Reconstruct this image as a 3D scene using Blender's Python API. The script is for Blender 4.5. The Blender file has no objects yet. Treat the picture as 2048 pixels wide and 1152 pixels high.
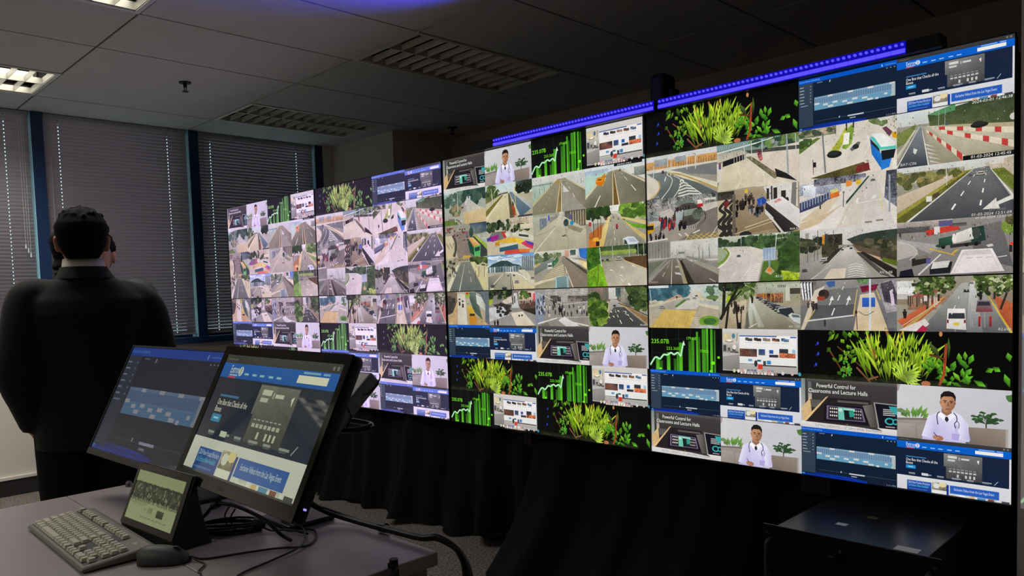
import bpy, bmesh, math, random
from math import pi, sin, cos, radians
from mathutils import Vector, Matrix
from mathutils.geometry import tessellate_polygon

scene = bpy.context.scene
COL = scene.collection


# ------------------------------------------------------------------ colours
def s2l(c):
    c = c / 255.0
    return c / 12.92 if c <= 0.04045 else ((c + 0.055) / 1.055) ** 2.4


def rgb(c, a=1.0):
    return (s2l(c[0]), s2l(c[1]), s2l(c[2]), a)


# ------------------------------------------------------------------ materials
def new_mat(name):
    m = bpy.data.materials.new(name)
    m.use_nodes = True
    nt = m.node_tree
    b = nt.nodes['Principled BSDF']
    return m, nt, b


def mat(name, col, rough=0.5, metal=0.0, spec=0.5, var=0.0, scale=20.0, bump=0.0, bscale=200.0, coat=0.0,
        stretch=(1, 1, 1), sheen=0.0):
    """plain procedural material: base colour broken up by noise, optional fine bump"""
    m, nt, b = new_mat(name)
    b.inputs['Roughness'].default_value = rough
    b.inputs['Metallic'].default_value = metal
    b.inputs['Specular IOR Level'].default_value = spec
    b.inputs['Coat Weight'].default_value = coat
    b.inputs['Sheen Weight'].default_value = sheen
    tc = nt.nodes.new('ShaderNodeTexCoord')
    mp = nt.nodes.new('ShaderNodeMapping')
    mp.inputs['Scale'].default_value = stretch
    nt.links.new(tc.outputs['Object'], mp.inputs['Vector'])
    n = nt.nodes.new('ShaderNodeTexNoise')
    n.inputs['Scale'].default_value = scale
    n.inputs['Detail'].default_value = 4
    nt.links.new(mp.outputs['Vector'], n.inputs['Vector'])
    r = nt.nodes.new('ShaderNodeValToRGB')
    c = rgb(col)
    r.color_ramp.elements[0].position = 0.3
    r.color_ramp.elements[1].position = 0.7
    r.color_ramp.elements[0].color = tuple(x * (1 - var) for x in c[:3]) + (1,)
    r.color_ramp.elements[1].color = tuple(min(1, x * (1 + var)) for x in c[:3]) + (1,)
    nt.links.new(n.outputs['Fac'], r.inputs['Fac'])
    nt.links.new(r.outputs['Color'], b.inputs['Base Color'])
    if bump > 0:
        n2 = nt.nodes.new('ShaderNodeTexNoise')
        n2.inputs['Scale'].default_value = bscale
        n2.inputs['Detail'].default_value = 3
        nt.links.new(mp.outputs['Vector'], n2.inputs['Vector'])
        bp = nt.nodes.new('ShaderNodeBump')
        bp.inputs['Strength'].default_value = bump
        bp.inputs['Distance'].default_value = 0.004
        nt.links.new(n2.outputs['Fac'], bp.inputs['Height'])
        nt.links.new(bp.outputs['Normal'], b.inputs['Normal'])
    return m


def emit_mat(name, col, strength):
    m, nt, b = new_mat(name)
    b.inputs['Base Color'].default_value = (0.02, 0.02, 0.02, 1)
    b.inputs['Emission Color'].default_value = rgb(col)
    b.inputs['Emission Strength'].default_value = strength
    return m


def screen_mat(name, tint=(1, 1, 1), lift=(0, 0, 0), base=(0.004, 0.004, 0.004), rough=0.45, spec=0.3, strength=1.0, coat=0.0, scale=170.0, sat=1.0):
    """picture on a lit screen: colour attribute gives the pixels, its alpha how grainy the motif is"""
    m, nt, b = new_mat(name)
    b.inputs['Base Color'].default_value = base + (1,)
    b.inputs['Roughness'].default_value = rough
    b.inputs['Specular IOR Level'].default_value = spec
    b.inputs['Coat Weight'].default_value = coat
    b.inputs['Coat Roughness'].default_value = 0.03
    at = nt.nodes.new('ShaderNodeAttribute')
    at.attribute_name = 'pix'
    tc = nt.nodes.new('ShaderNodeTexCoord')
    n = nt.nodes.new('ShaderNodeTexNoise')
    n.inputs['Scale'].default_value = scale
    n.inputs['Detail'].default_value = 3
    n.inputs['Roughness'].default_value = 0.6
    nt.links.new(tc.outputs['Object'], n.inputs['Vector'])
    a = nt.nodes.new('ShaderNodeMath'); a.operation = 'SUBTRACT'
    nl = nt.nodes.new('ShaderNodeTexNoise')
    nl.inputs['Scale'].default_value = scale * .16
    nl.inputs['Detail'].default_value = 4
    nt.links.new(tc.outputs['Object'], nl.inputs['Vector'])
    av = nt.nodes.new('ShaderNodeMath'); av.operation = 'ADD'
    nt.links.new(n.outputs['Fac'], av.inputs[0]); nt.links.new(nl.outputs['Fac'], av.inputs[1])
    nt.links.new(av.outputs[0], a.inputs[0]); a.inputs[1].default_value = 1.0
    k = nt.nodes.new('ShaderNodeMath'); k.operation = 'MULTIPLY'
    nt.links.new(a.outputs[0], k.inputs[0]); nt.links.new(at.outputs['Alpha'], k.inputs[1])
    k2 = nt.nodes.new('ShaderNodeMath'); k2.operation = 'MULTIPLY_ADD'; k2.use_clamp = False
    nt.links.new(k.outputs[0], k2.inputs[0]); k2.inputs[1].default_value = 5.0; k2.inputs[2].default_value = 1.0
    k3 = nt.nodes.new('ShaderNodeMath'); k3.operation = 'MAXIMUM'
    nt.links.new(k2.outputs[0], k3.inputs[0]); k3.inputs[1].default_value = 0.06
    v = nt.nodes.new('ShaderNodeVectorMath'); v.operation = 'SCALE'
    nt.links.new(at.outputs['Color'], v.inputs[0]); nt.links.new(k3.outputs[0], v.inputs['Scale'])
    v2 = nt.nodes.new('ShaderNodeVectorMath'); v2.operation = 'MULTIPLY_ADD'
    v2.inputs[1].default_value = tint; v2.inputs[2].default_value = lift
    hs = nt.nodes.new('ShaderNodeHueSaturation')
    hs.inputs['Saturation'].default_value = sat
    nt.links.new(v.outputs[0], hs.inputs['Color'])
    nt.links.new(hs.outputs[0], v2.inputs[0])
    nt.links.new(v2.outputs[0], b.inputs['Emission Color'])
    b.inputs['Emission Strength'].default_value = strength
    return m


# ------------------------------------------------------------------ objects
def link(o, parent=None):
    COL.objects.link(o)
    if parent is not None:
        o.parent = parent
    return o


def tag(o, label, cat, group=None):
    o['label'] = label
    o['category'] = cat
    if group:
        o['group'] = group
    return o


def thing(name, label, cat, loc=(0, 0, 0), rz=0.0, group=None):
    o = bpy.data.objects.new(name, None)
    o.empty_display_size = 0.05
    link(o)
    o.location = loc
    o.rotation_euler = (0, 0, rz)
    return tag(o, label, cat, group)


def obj(name, bm, m, parent=None, smooth=False, auto=None):
    me = bpy.data.meshes.new(name)
    bm.normal_update()
    bm.to_mesh(me)
    bm.free()
    if isinstance(m, (list, tuple)):
        for x in m:
            me.materials.append(x)
    else:
        me.materials.append(m)
    if smooth:
        for p in me.polygons:
            p.use_smooth = True
        if auto is not None:
            try:
                me.set_sharp_from_angle(angle=radians(auto))
            except Exception:
                pass
    o = bpy.data.objects.new(name, me)
    return link(o, parent)


def struct(name, bm, m, parent=None, **k):
    o = obj(name, bm, m, parent, **k)
    if parent is None:
        o['kind'] = 'structure'
    return o


def bevel(o, w=0.003, seg=2, ang=35):
    b = o.modifiers.new('bevel', 'BEVEL')
    b.width = w
    b.segments = seg
    b.limit_method = 'ANGLE'
    b.angle_limit = radians(ang)
    return o


def copy_tree(o, parent=None):
    c = o.copy()
    COL.objects.link(c)
    c.parent = parent
    for ch in list(o.children):
        copy_tree(ch, c)
    return c


# ------------------------------------------------------------------ shapes into a bmesh
def add_box(bm, x0, x1, y0, y1, z0, z1, M=None, mi=0):
    vs = [bm.verts.new((x, y, z)) for z in (z0, z1) for y in (y0, y1) for x in (x0, x1)]
    if M is not None:
        for v in vs:
            v.co = M @ v.co
    for idx in ((0, 2, 3, 1), (4, 5, 7, 6), (0, 1, 5, 4), (2, 6, 7, 3), (0, 4, 6, 2), (1, 3, 7, 5)):
        f = bm.faces.new([vs[i] for i in idx])
        f.material_index = mi
    return vs


def box(x0, x1, y0, y1, z0, z1, M=None):
    bm = bmesh.new()
    add_box(bm, x0, x1, y0, y1, z0, z1, M)
    return bm


def add_quad(bm, pts, mi=0):
    f = bm.faces.new([bm.verts.new(p) for p in pts])
    f.material_index = mi
    return f


def add_tube(bm, pts, r, n=8, cap=True, r1=None):
    """tube along a polyline with parallel transported frames"""
    pts = [Vector(p) for p in pts]
    rs = r if isinstance(r, (list, tuple)) else None
    rings = []
    t = (pts[1] - pts[0]).normalized()
    up = Vector((0, 0, 1)) if abs(t.z) < 0.9 else Vector((1, 0, 0))
    u = t.cross(up).normalized()
    for i, p in enumerate(pts):
        if i == 0:
            t2 = (pts[1] - pts[0])
        elif i == len(pts) - 1:
            t2 = (pts[-1] - pts[-2])
        else:
            t2 = (pts[i + 1] - pts[i - 1])
        if t2.length < 1e-9:
            t2 = t
        t2.normalize()
        u = (u - t2 * u.dot(t2))
        if u.length < 1e-6:
            u = t2.orthogonal()
        u.normalize()
        w = t2.cross(u)
        rad = rs[i] if rs else r
        rings.append([bm.verts.new(p + (u * cos(2 * pi * k / n) + w * sin(2 * pi * k / n)) * rad) for k in range(n)])
    for a, b in zip(rings, rings[1:]):
        for k in range(n):
            bm.faces.new((a[k], a[(k + 1) % n], b[(k + 1) % n], b[k]))
    if cap:
        bm.faces.new(list(reversed(rings[0])))
        bm.faces.new(rings[-1])
    return rings


def spline(pts, n=8):
    """Catmull-Rom through points"""
    P = [Vector(p) for p in pts]
    P = [P[0] * 2 - P[1]] + P + [P[-1] * 2 - P[-2]]
    out = []
    for i in range(1, len(P) - 2):
        p0, p1, p2, p3 = P[i - 1], P[i], P[i + 1], P[i + 2]
        for k in range(n):
            t = k / n
            out.append(0.5 * ((2 * p1) + (p2 - p0) * t + (2 * p0 - 5 * p1 + 4 * p2 - p3) * t * t + (3 * p1 - p0 - 3 * p2 + p3) * t ** 3))
    out.append(P[-2])
    return out


def add_cyl(bm, c, r, h, n=24, axis='z', r2=None):
    r2 = r if r2 is None else r2
    c = Vector(c)
    ax = {'z': (Vector((1, 0, 0)), Vector((0, 1, 0)), Vector((0, 0, 1))),
          'y': (Vector((1, 0, 0)), Vector((0, 0, -1)), Vector((0, 1, 0))),
          'x': (Vector((0, 1, 0)), Vector((0, 0, 1)), Vector((1, 0, 0)))}[axis]
    a = [bm.verts.new(c + ax[0] * r * cos(2 * pi * k / n) + ax[1] * r * sin(2 * pi * k / n)) for k in range(n)]
    b = [bm.verts.new(c + ax[2] * h + ax[0] * r2 * cos(2 * pi * k / n) + ax[1] * r2 * sin(2 * pi * k / n)) for k in range(n)]
    for k in range(n):
        bm.faces.new((a[k], a[(k + 1) % n], b[(k + 1) % n], b[k]))
    bm.faces.new(list(reversed(a)))
    bm.faces.new(b)


def add_loft(bm, rings, cap=True, closed=True):
    R = [[bm.verts.new(p) for p in ring] for ring in rings]
    n = len(R[0])
    for a, b in zip(R, R[1:]):
        for k in range(n if closed else n - 1):
            bm.faces.new((a[k], a[(k + 1) % n], b[(k + 1) % n], b[k]))
    if cap:
        bm.faces.new(list(reversed(R[0])))
        bm.faces.new(R[-1])
    return R


# ------------------------------------------------------------------ lettering (Blender's built-in outline font)
_glyph = {}


def text_mesh(s):
    if s in _glyph:
        return _glyph[s]
    cu = bpy.data.curves.new('lettering', 'FONT')
    cu.body = s
    cu.size = 1.4
    cu.resolution_u = 2
    o = bpy.data.objects.new('lettering', cu)
    COL.objects.link(o)
    bpy.context.view_layer.update()
    me = bpy.data.meshes.new_from_object(o.evaluated_get(bpy.context.evaluated_depsgraph_get()))
    vs = [(v.co.x, v.co.y) for v in me.vertices]
    fs = [tuple(p.vertices) for p in me.polygons]
    bpy.data.objects.remove(o)
    bpy.data.curves.remove(cu)
    bpy.data.meshes.remove(me)
    w = max([v[0] for v in vs] + [0.1])
    _glyph[s] = (vs, fs, w)
    return _glyph[s]


# ------------------------------------------------------------------ a flat picture made of coloured shapes
class Canvas:
    """pictures shown by a screen: flat coloured shapes in fine layers, colours in the attribute 'pix'"""

    def __init__(self, w, h, dz=0.00006):
        self.w, self.h, self.dz = w, h, dz
        self.v, self.f, self.c = [], [], []
        self.boxes = []
        self.win = (0, 0, 1, 1)
        self.gmin = 0.0

    def tile(self, u0, v0, u1, v1):
        self.win = (u0, v0, u1, v1)
        self.boxes = []
        self.asp = (u1 - u0) * self.w / ((v1 - v0) * self.h)

    def _layer(self, pts):
        a = min(p[0] for p in pts); b = max(p[0] for p in pts)
        c = min(p[1] for p in pts); d = max(p[1] for p in pts)
        l = 0
        for (x0, x1, y0, y1, k) in self.boxes:
            if k >= l and x0 < b and x1 > a and y0 < d and y1 > c:
                l = k + 1
        self.boxes.append((a, b, c, d, l))
        return l

    def _put(self, pts, faces, cols, l):
        u0, v0, u1, v1 = self.win
        i0 = len(self.v)
        for (u, v) in pts:
            self.v.append(((u0 + (u1 - u0) * u) * self.w, -l * self.dz, -(v0 + (v1 - v0) * v) * self.h))
        self.c += cols
        self.f += [tuple(i0 + i for i in f) for f in faces]

    @staticmethod
    def _clip(poly):
        # Sutherland-Hodgman against the unit square, carrying colours
        for ax, lim, sg in ((0, 0.0, 1), (0, 1.0, -1), (1, 0.0, 1), (1, 1.0, -1)):
            out = []
            for i in range(len(poly)):
                a, b = poly[i - 1], poly[i]
                da, db = (a[0][ax] - lim) * sg, (b[0][ax] - lim) * sg
                if (da >= 0) != (db >= 0):
                    t = da / (da - db)
                    out.append((tuple(a[0][j] + (b[0][j] - a[0][j]) * t for j in (0, 1)),
                                tuple(a[1][j] + (b[1][j] - a[1][j]) * t for j in range(4))))
                if db >= 0:
                    out.append(b)
            poly = out
            if not poly:
                break
        return poly

    def P(self, c, pts, g=0.0):
        """polygon; c one colour or one per corner"""
        if isinstance(c, list):
            cs = [rgb(x, max(g, self.gmin)) for x in c]
        else:
            cs = [rgb(c, max(g, self.gmin))] * len(pts)
        poly = self._clip(list(zip([tuple(p) for p in pts], cs)))
        if len(poly) < 3:
            return
        pts = [p[0] for p in poly]
        n = len(pts)
        tri = [tuple(range(n))] if n <= 4 else [tuple(t) for t in tessellate_polygon([[Vector((p[0], p[1], 0)) for p in pts]])]
        # keep faces turned to the viewer
        out = []
        for t in tri:
            A = 0
            for i in range(len(t)):
                p, q = pts[t[i - 1]], pts[t[i]]
                A += p[0] * q[1] - q[0] * p[1]
            out.append(t if A < 0 else tuple(reversed(t)))
        self._put(pts, out, [p[1] for p in poly], self._layer(pts))

    def R(self, c, u0, v0, u1, v1, c2=None, g=0.0, hor=False):
        c2 = c if c2 is None else c2
        if hor:
            cols = [c, c2, c2, c]
        else:
            cols = [c, c, c2, c2]
        self.P(cols, [(u0, v0), (u1, v0), (u1, v1), (u0, v1)], g)

    def L(self, c, u0, v0, u1, v1, w0=0.01, w1=None, g=0.0):
        """tapering line, widths in tile heights"""
        w1 = w0 if w1 is None else w1
        dx, dy = (u1 - u0) * self.asp, (v1 - v0)
        d = math.hypot(dx, dy) or 1e-6
        nx, ny = -dy / d / self.asp, dx / d
        self.P(c, [(u0 + nx * w0 / 2, v0 + ny * w0 / 2), (u1 + nx * w1 / 2, v1 + ny * w1 / 2),
                   (u1 - nx * w1 / 2, v1 - ny * w1 / 2), (u0 - nx * w0 / 2, v0 - ny * w0 / 2)], g)

    def C(self, c, pts, w0, w1=None, g=0.0):
        """curve through points"""
        P = spline([(p[0], p[1], 0) for p in pts], 5)
        w1 = w0 if w1 is None else w1
        n = len(P) - 1
        A, B = [], []
        for i, p in enumerate(P):
            q = P[min(i + 1, n)] - P[max(i - 1, 0)]
            dx, dy = q.x * self.asp, q.y
            d = math.hypot(dx, dy) or 1e-6
            w = w0 + (w1 - w0) * i / n
            A.append((p.x - dy / d / self.asp * w / 2, p.y + dx / d * w / 2))
            B.append((p.x + dy / d / self.asp * w / 2, p.y - dx / d * w / 2))
        for i in range(n):
            self.P(c, [A[i], A[i + 1], B[i + 1], B[i]], g)

    def D(self, c, u0, v0, u1, v1, w0, w1, n=5, fill=0.45):
        """dashes that grow with perspective from (u0,v0) far to (u1,v1) near"""
        for i in range(n):
            a = (i / n) ** 1.8
            b = ((i + fill) / n) ** 1.8
            self.L(c, u0 + (u1 - u0) * a, v0 + (v1 - v0) * a, u0 + (u1 - u0) * b, v0 + (v1 - v0) * b,
                   w0 + (w1 - w0) * a, w0 + (w1 - w0) * b)

    def E(self, c, u, v, ru, rv, n=12, g=0.0, jit=0.0, rng=None, c2=None):
        """ellipse or ragged blob; ru, rv in tile units"""
        pts = []
        for k in range(n):
            a = 2 * pi * k / n
            s = 1.0 if not jit else 1 + jit * (rng.random() * 2 - 1)
            pts.append((u + ru * s * cos(a), v + rv * s * sin(a)))
        if c2 is not None:
            cols = [c if p[1] < v else c2 for p in pts]
            self.P(cols, pts, g)
        else:
            self.P(c, pts, g)

    def trees(self, rng, u0, v0, u1, v1, n, cols, r=(0.03, 0.07), g=0.35):
        for i in range(n):
            u = u0 + (u1 - u0) * rng.random()
            v = v0 + (v1 - v0) * rng.random()
            rr = r[0] + (r[1] - r[0]) * rng.random()
            self.E(rng.choice(cols), u, v, rr, rr * 1.5, 9, g, 0.3, rng)

    def crowd(self, rng, u0, v0, u1, v1, n, h=0.08, cols=((25, 25, 28), (45, 40, 45), (60, 55, 60), (90, 40, 45), (40, 50, 80))):
        for i in range(n):
            u = u0 + (u1 - u0) * rng.random(); v = v0 + (v1 - v0) * rng.random()
            hh = h * (0.8 + 0.4 * rng.random())
            c = rng.choice(cols)
            self.P(c, [(u - hh * .12, v + hh * .3), (u + hh * .12, v + hh * .3), (u + hh * .07, v + hh), (u - hh * .06, v + hh)])
            self.E((60, 45, 40), u, v + hh * .16, hh * .07, hh * .13, 6)

    def bits(self, rng, n, v0=.08, v1=.5):
        """small far-off clutter of a street scene"""
        for i in range(n):
            u, v = rng.random(), v0 + (v1 - v0) * rng.random() ** 1.2
            w, h = rng.uniform(.003, .009), rng.uniform(.008, .045)
            c = rng.choice([(52, 54, 50), (84, 84, 78), (120, 118, 108), (66, 80, 58), (176, 174, 164), (100, 96, 90), (140, 128, 108), (46, 44, 44)])
            self.R(c, u, v, u + w, v + h)

    def car(self, u, v, s, c, face=0):
        """small car seen from a high camera; s its width"""
        h = s * 0.85
        d = tuple(int(x * .62) for x in c)
        m = tuple(int(x * .82) for x in c)
        self.E((44, 44, 45), u, v + h * .96, s * .56, h * .16, 12)
        self.P([c, c, m, d, d, m], [(u - s * .34, v + h * .04), (u + s * .34, v + h * .04), (u + s * .48, v + h * .52), (u + s * .49, v + h * .97), (u - s * .49, v + h * .97), (u - s * .48, v + h * .52)])
        self.E(tuple(min(255, int(x * 1.12)) for x in c), u, v + h * .09, s * .3, h * .08, 10)
        self.P([(70, 78, 86), (70, 78, 86), (30, 34, 40), (30, 34, 40)], [(u - s * .3, v + h * .2), (u + s * .3, v + h * .2), (u + s * .4, v + h * .5), (u - s * .4, v + h * .5)])
        self.R((26, 26, 28), u - s * .46, v + h * .86, u - s * .3, v + h * 1.04)
        self.R((26, 26, 28), u + s * .3, v + h * .86, u + s * .46, v + h * 1.04)
        self.R((214, 190, 180), u - s * .46, v + h * .6, u - s * .32, v + h * .7)
        self.R((214, 190, 180), u + s * .32, v + h * .6, u + s * .46, v + h * .7)
        self.R(d, u - s * .2, v + h * .72, u + s * .2, v + h * .8)

    def T(self, s, u, v, h, c, fit=None, align='l', slant=0.0):
        """lettering: cap height h, baseline at v, optional width"""
        vs, fs, w = text_mesh(s)
        sx = h / self.asp if fit is None else fit / w
        if align == 'c':
            u = u - w * sx / 2
        u = max(.005, min(u, .985 - w * sx - slant * h / self.asp))
        pts = [(u + (x + slant * y) * sx, v - y * h) for (x, y) in vs]
        if not pts:
            return
        self._put(pts, [tuple(f) for f in fs], [rgb(c, 0.0)] * len(pts), self._layer(pts))

    def mesh(self, name):
        me = bpy.data.meshes.new(name)
        me.from_pydata(self.v, [], self.f)
        a = me.color_attributes.new('pix', 'FLOAT_COLOR', 'POINT')
        flat = [x for c in self.c for x in c]
        a.data.foreach_set('color', flat)
        me.update()
        return me
# ------------------------------------------------------------------ the motifs on the video wall
G1, G2, G3, G4 = (38, 58, 30), (62, 88, 38), (95, 125, 48), (140, 165, 60)
GREENS = [G1, G2, G2, G3]
DARKG = [(24, 36, 26), (34, 48, 32), (46, 62, 40)]
HAZE = [(70, 92, 90), (58, 80, 78), (84, 104, 98)]


def stamp(c, s, u, v, h=0.05, col=(235, 235, 230)):
    c.T(s, u, v, h, col, slant=0.1)


# --- graphics -----------------------------------------------------
def t_control(c):
    c.R((64, 62, 62), 0, 0, 1, 1, (40, 38, 38))
    c.R((88, 86, 84), 0, 0, 1, .07, (66, 64, 64))
    c.R((120, 132, 132), 0, 0, .045, .95, (190, 190, 182))
    c.R((60, 62, 62), .045, 0, .065, .6)
    c.R((104, 104, 102), .075, .06, .115, .34)
    c.R((160, 160, 154), .08, .3, .12, .45, (200, 176, 140))
    c.R((84, 84, 80), .1, .42, .22, .58, (96, 92, 86))
    c.P([(206, 176, 128), (214, 184, 134), (196, 158, 108), (206, 170, 120)], [(.0, .62), (.1, .4), (.12, .7), (.03, .9)], .15)
    c.P([(205, 178, 130)] * 3, [(.02, .6), (.09, .42), (.1, .62)], .15)
    c.P((222, 186, 134), [(.275, .355), (.3, .335), (.06, .87), (.02, .88)], .1)
    c.P((36, 33, 36), [(.3, .36), (.74, .36), (.72, .86), (.07, .86)])
    c.R((92, 88, 86), .4, .4, .72, .44)
    c.P([(120, 116, 110), (84, 80, 78), (60, 56, 54), (98, 92, 88)], [(.66, .47), (.76, .43), (.82, .88), (.74, .88)])
    c.P((24, 20, 32), [(.26, .5), (.67, .5), (.72, .84), (.25, .84)])
    c.P((108, 100, 128), [(.285, .52), (.655, .535), (.69, .79), (.28, .8)])
    c.P((44, 40, 48), [(.305, .535), (.64, .55), (.67, .775), (.3, .785)])
    for i in range(4):
        for j in range(3):
            c.E((222, 214, 206), .325 + .022 * i, .575 + .07 * j, .008, .02, 6)
            c.E((190, 186, 182), .575 + .022 * i, .59 + .065 * j, .007, .017, 6)
    c.P((150, 216, 198), [(.405, .54), (.58, .55), (.585, .6), (.41, .6)])
    c.P((110, 196, 176), [(.405, .54), (.465, .545), (.475, .785), (.41, .785)])
    c.R((196, 220, 210), .41, .56, .45, .62)
    c.P((22, 34, 38), [(.465, .585), (.565, .59), (.575, .76), (.475, .765)], .4)
    c.P((44, 150, 134), [(.52, .6), (.57, .6), (.575, .7), (.53, .72)])
    c.E((132, 148, 60), .5, .885, .014, .02, 8)
    c.P((150, 146, 142), [(.77, .385), (1, .4), (1, .42), (.785, .405), (.83, .89), (.815, .89)])
    c.P((20, 20, 34), [(.785, .405), (1, .42), (1, .89), (.83, .885)])
    for j in range(4):
        c.R((176, 180, 182), .865, .5 + .035 * j, .985, .518 + .035 * j)
    c.P((54, 160, 164), [(.92, .44), (1, .44), (1, .6), (.95, .55)])
    c.E((60, 168, 172), .93, .73, .05, .07, 12)
    c.E((20, 22, 36), .93, .73, .032, .045, 12)
    c.E((60, 168, 172), .985, .73, .03, .06, 10)
    c.E((20, 22, 36), .985, .73, .018, .035, 10)
    c.R((160, 160, 160), .89, .83, .98, .85)
    c.P((178, 170, 160), [(.82, .885), (1, .9), (1, .95), (.88, .94)])
    c.R((222, 220, 220), 0, .88, 1, 1, (206, 204, 206))
    c.P((56, 54, 54), [(.05, .875), (.8, .875), (.86, .93), (.6, .9), (.05, .885)])
    c.T('Powerful Control for', .17, .165, .085, (240, 240, 240), fit=.42)
    c.T('Classrooms and Lecture Halls', .08, .275, .085, (240, 240, 240), fit=.63)
    c.T('TLP Pro 1230WTG - 12" Ultra-Wide Touchpanel', .15, .965, .05, (120, 122, 130), fit=.7)


def t_doctor(c):
    rng = random.Random(5)
    c.P([(206, 206, 212), (196, 196, 204), (186, 186, 194), (200, 200, 206)], [(0, 0), (1, 0), (1, 1), (0, 1)])
    c.P((164, 148, 152), [(0, 0), (.03, 0), (.015, .12), (0, .14)])
    c.E((78, 118, 60), 1.0, .12, .045, .07, 9, .3, .3, rng)
    for (u, v, a, l) in ((.12, .62, -1.9, .2), (.15, .62, -1.55, .22), (.19, .6, -1.2, .26), (.22, .6, -1.0, .24), (.1, .62, -2.4, .14), (.24, .62, -.8, .16), (.17, .62, -1.4, .2)):
        x, y = u + cos(a) * l * .5, v + sin(a) * l
        m = ((u + x) / 2, (v + y) / 2)
        nx, ny = -sin(a) * .022, cos(a) * .035
        c.P([(74, 118, 48), (104, 150, 66), (128, 172, 84), (84, 130, 54)], [(u, v), (m[0] + nx, m[1] + ny), (x, y), (m[0] - nx, m[1] - ny)])
    c.E((112, 140, 92), .04, .5, .05, .045, 8, .2, .3, rng)
    c.E((90, 120, 70), .07, .56, .04, .03, 8, .2, .3, rng)
    for k in range(13):
        a = -2.9 + k * .22
        l = .13 + .05 * (k % 3)
        u, v = .79, .62
        x, y = u + cos(a) * l * .6, v + sin(a) * l * .9
        m = (u + (x - u) * .6, v + (y - v) * .7 - .02)
        c.P((44, 72, 44), [(u, v), (m[0], m[1] - .025), (x, y), (m[0] + .01, m[1] + .025)])
        c.E((54, 86, 52), x, y, .028, .025, 7, .2, .3, rng)
    c.R((70, 64, 56), .785, .6, .797, .72)
    c.R((156, 148, 142), 0, .64, .3, 1, (130, 122, 116))
    c.P((120, 112, 106), [(0, .64), (.3, .6), (.3, .64), (0, .68)])
    c.P([(168, 160, 154), (160, 152, 146), (140, 132, 126), (150, 142, 136)], [(.01, .74), (.17, .73), (.18, 1), (.0, 1)], .05)
    c.P([(160, 152, 148), (150, 142, 138), (132, 124, 120), (142, 134, 130)], [(.19, .75), (.33, .73), (.34, 1), (.19, 1)], .05)
    c.P([(136, 124, 116), (146, 134, 124), (128, 116, 108), (112, 102, 96)], [(.62, .7), (.95, .68), (.96, 1), (.62, 1)])
    c.R((168, 160, 154), .95, .68, .97, 1)
    # coat
    cl, cm, cd = (226, 224, 248), (206, 202, 238), (182, 176, 224)
    c.P([cm, cl, cl, cl, cl, cl, cl, cm, cd, cd], [(.29, .56), (.38, .48), (.43, .46), (.46, .5), (.52, .44), (.58, .5), (.64, .66), (.655, .96), (.5, 1.0), (.235, 1.0)])
    c.P([cl, cm, cd, cl], [(.29, .56), (.36, .55), (.35, .98), (.23, .94)])
    c.P([cl, cm, cd, cl], [(.57, .52), (.63, .62), (.66, .93), (.55, .95)])
    c.P((198, 192, 232), [(.36, .68), (.375, .67), (.39, .98), (.37, .98)])
    c.P((176, 164, 222), [(.5, .84), (.57, .84), (.56, .96), (.5, .95)])
    c.P((196, 190, 232), [(.52, .7), (.55, .66), (.56, .84), (.53, .84)])
    c.P((244, 243, 252), [(.405, .47), (.45, .56), (.43, .62), (.375, .52)])
    c.P((240, 239, 250), [(.505, .47), (.455, .56), (.48, .62), (.535, .52)])
    c.P((232, 230, 246), [(.42, .46), (.5, .46), (.455, .6)])
    c.P((44, 42, 56), [(.445, .545), (.465, .545), (.475, .6), (.457, .645), (.438, .6)])
    c.C((52, 54, 70), [(.395, .46), (.375, .5), (.37, .58), (.38, .7)], .016)
    c.C((52, 54, 70), [(.515, .46), (.54, .52), (.545, .6), (.525, .66), (.535, .74)], .016)
    c.C((90, 92, 110), [(.545, .6), (.565, .66), (.56, .74)], .012)
    # head
    c.P((150, 104, 78), [(.415, .36), (.49, .36), (.5, .47), (.455, .53), (.41, .47)])
    sk = [(190, 140, 108), (172, 124, 94), (146, 100, 76), (158, 110, 84), (176, 130, 102), (196, 146, 114)]
    c.P(sk, [(.405, .14), (.53, .14), (.525, .36), (.48, .47), (.435, .46), (.4, .34)])
    c.E((170, 120, 94), .402, .285, .009, .035, 7)
    c.E((140, 96, 74), .527, .29, .008, .033, 7)
    c.P((30, 26, 28), [(.4, .25), (.402, .15), (.43, .085), (.475, .07), (.515, .1), (.535, .17), (.533, .27), (.52, .2), (.5, .17), (.43, .175), (.412, .2)])
    c.R((52, 36, 30), .425, .245, .455, .26)
    c.R((52, 36, 30), .48, .25, .51, .265)
    c.E((40, 28, 26), .441, .277, .01, .011, 6)
    c.E((40, 28, 26), .495, .282, .01, .011, 6)
    c.P((140, 94, 70), [(.466, .27), (.472, .27), (.482, .35), (.458, .35)])
    c.R((130, 74, 66), .447, .395, .487, .41)
    c.E((166, 112, 84), .385, .95, .045, .05, 9)
    c.E((180, 126, 96), .36, .94, .028, .045, 8)
    c.L((70, 70, 90), .34, .85, .375, .93, .014)


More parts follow.
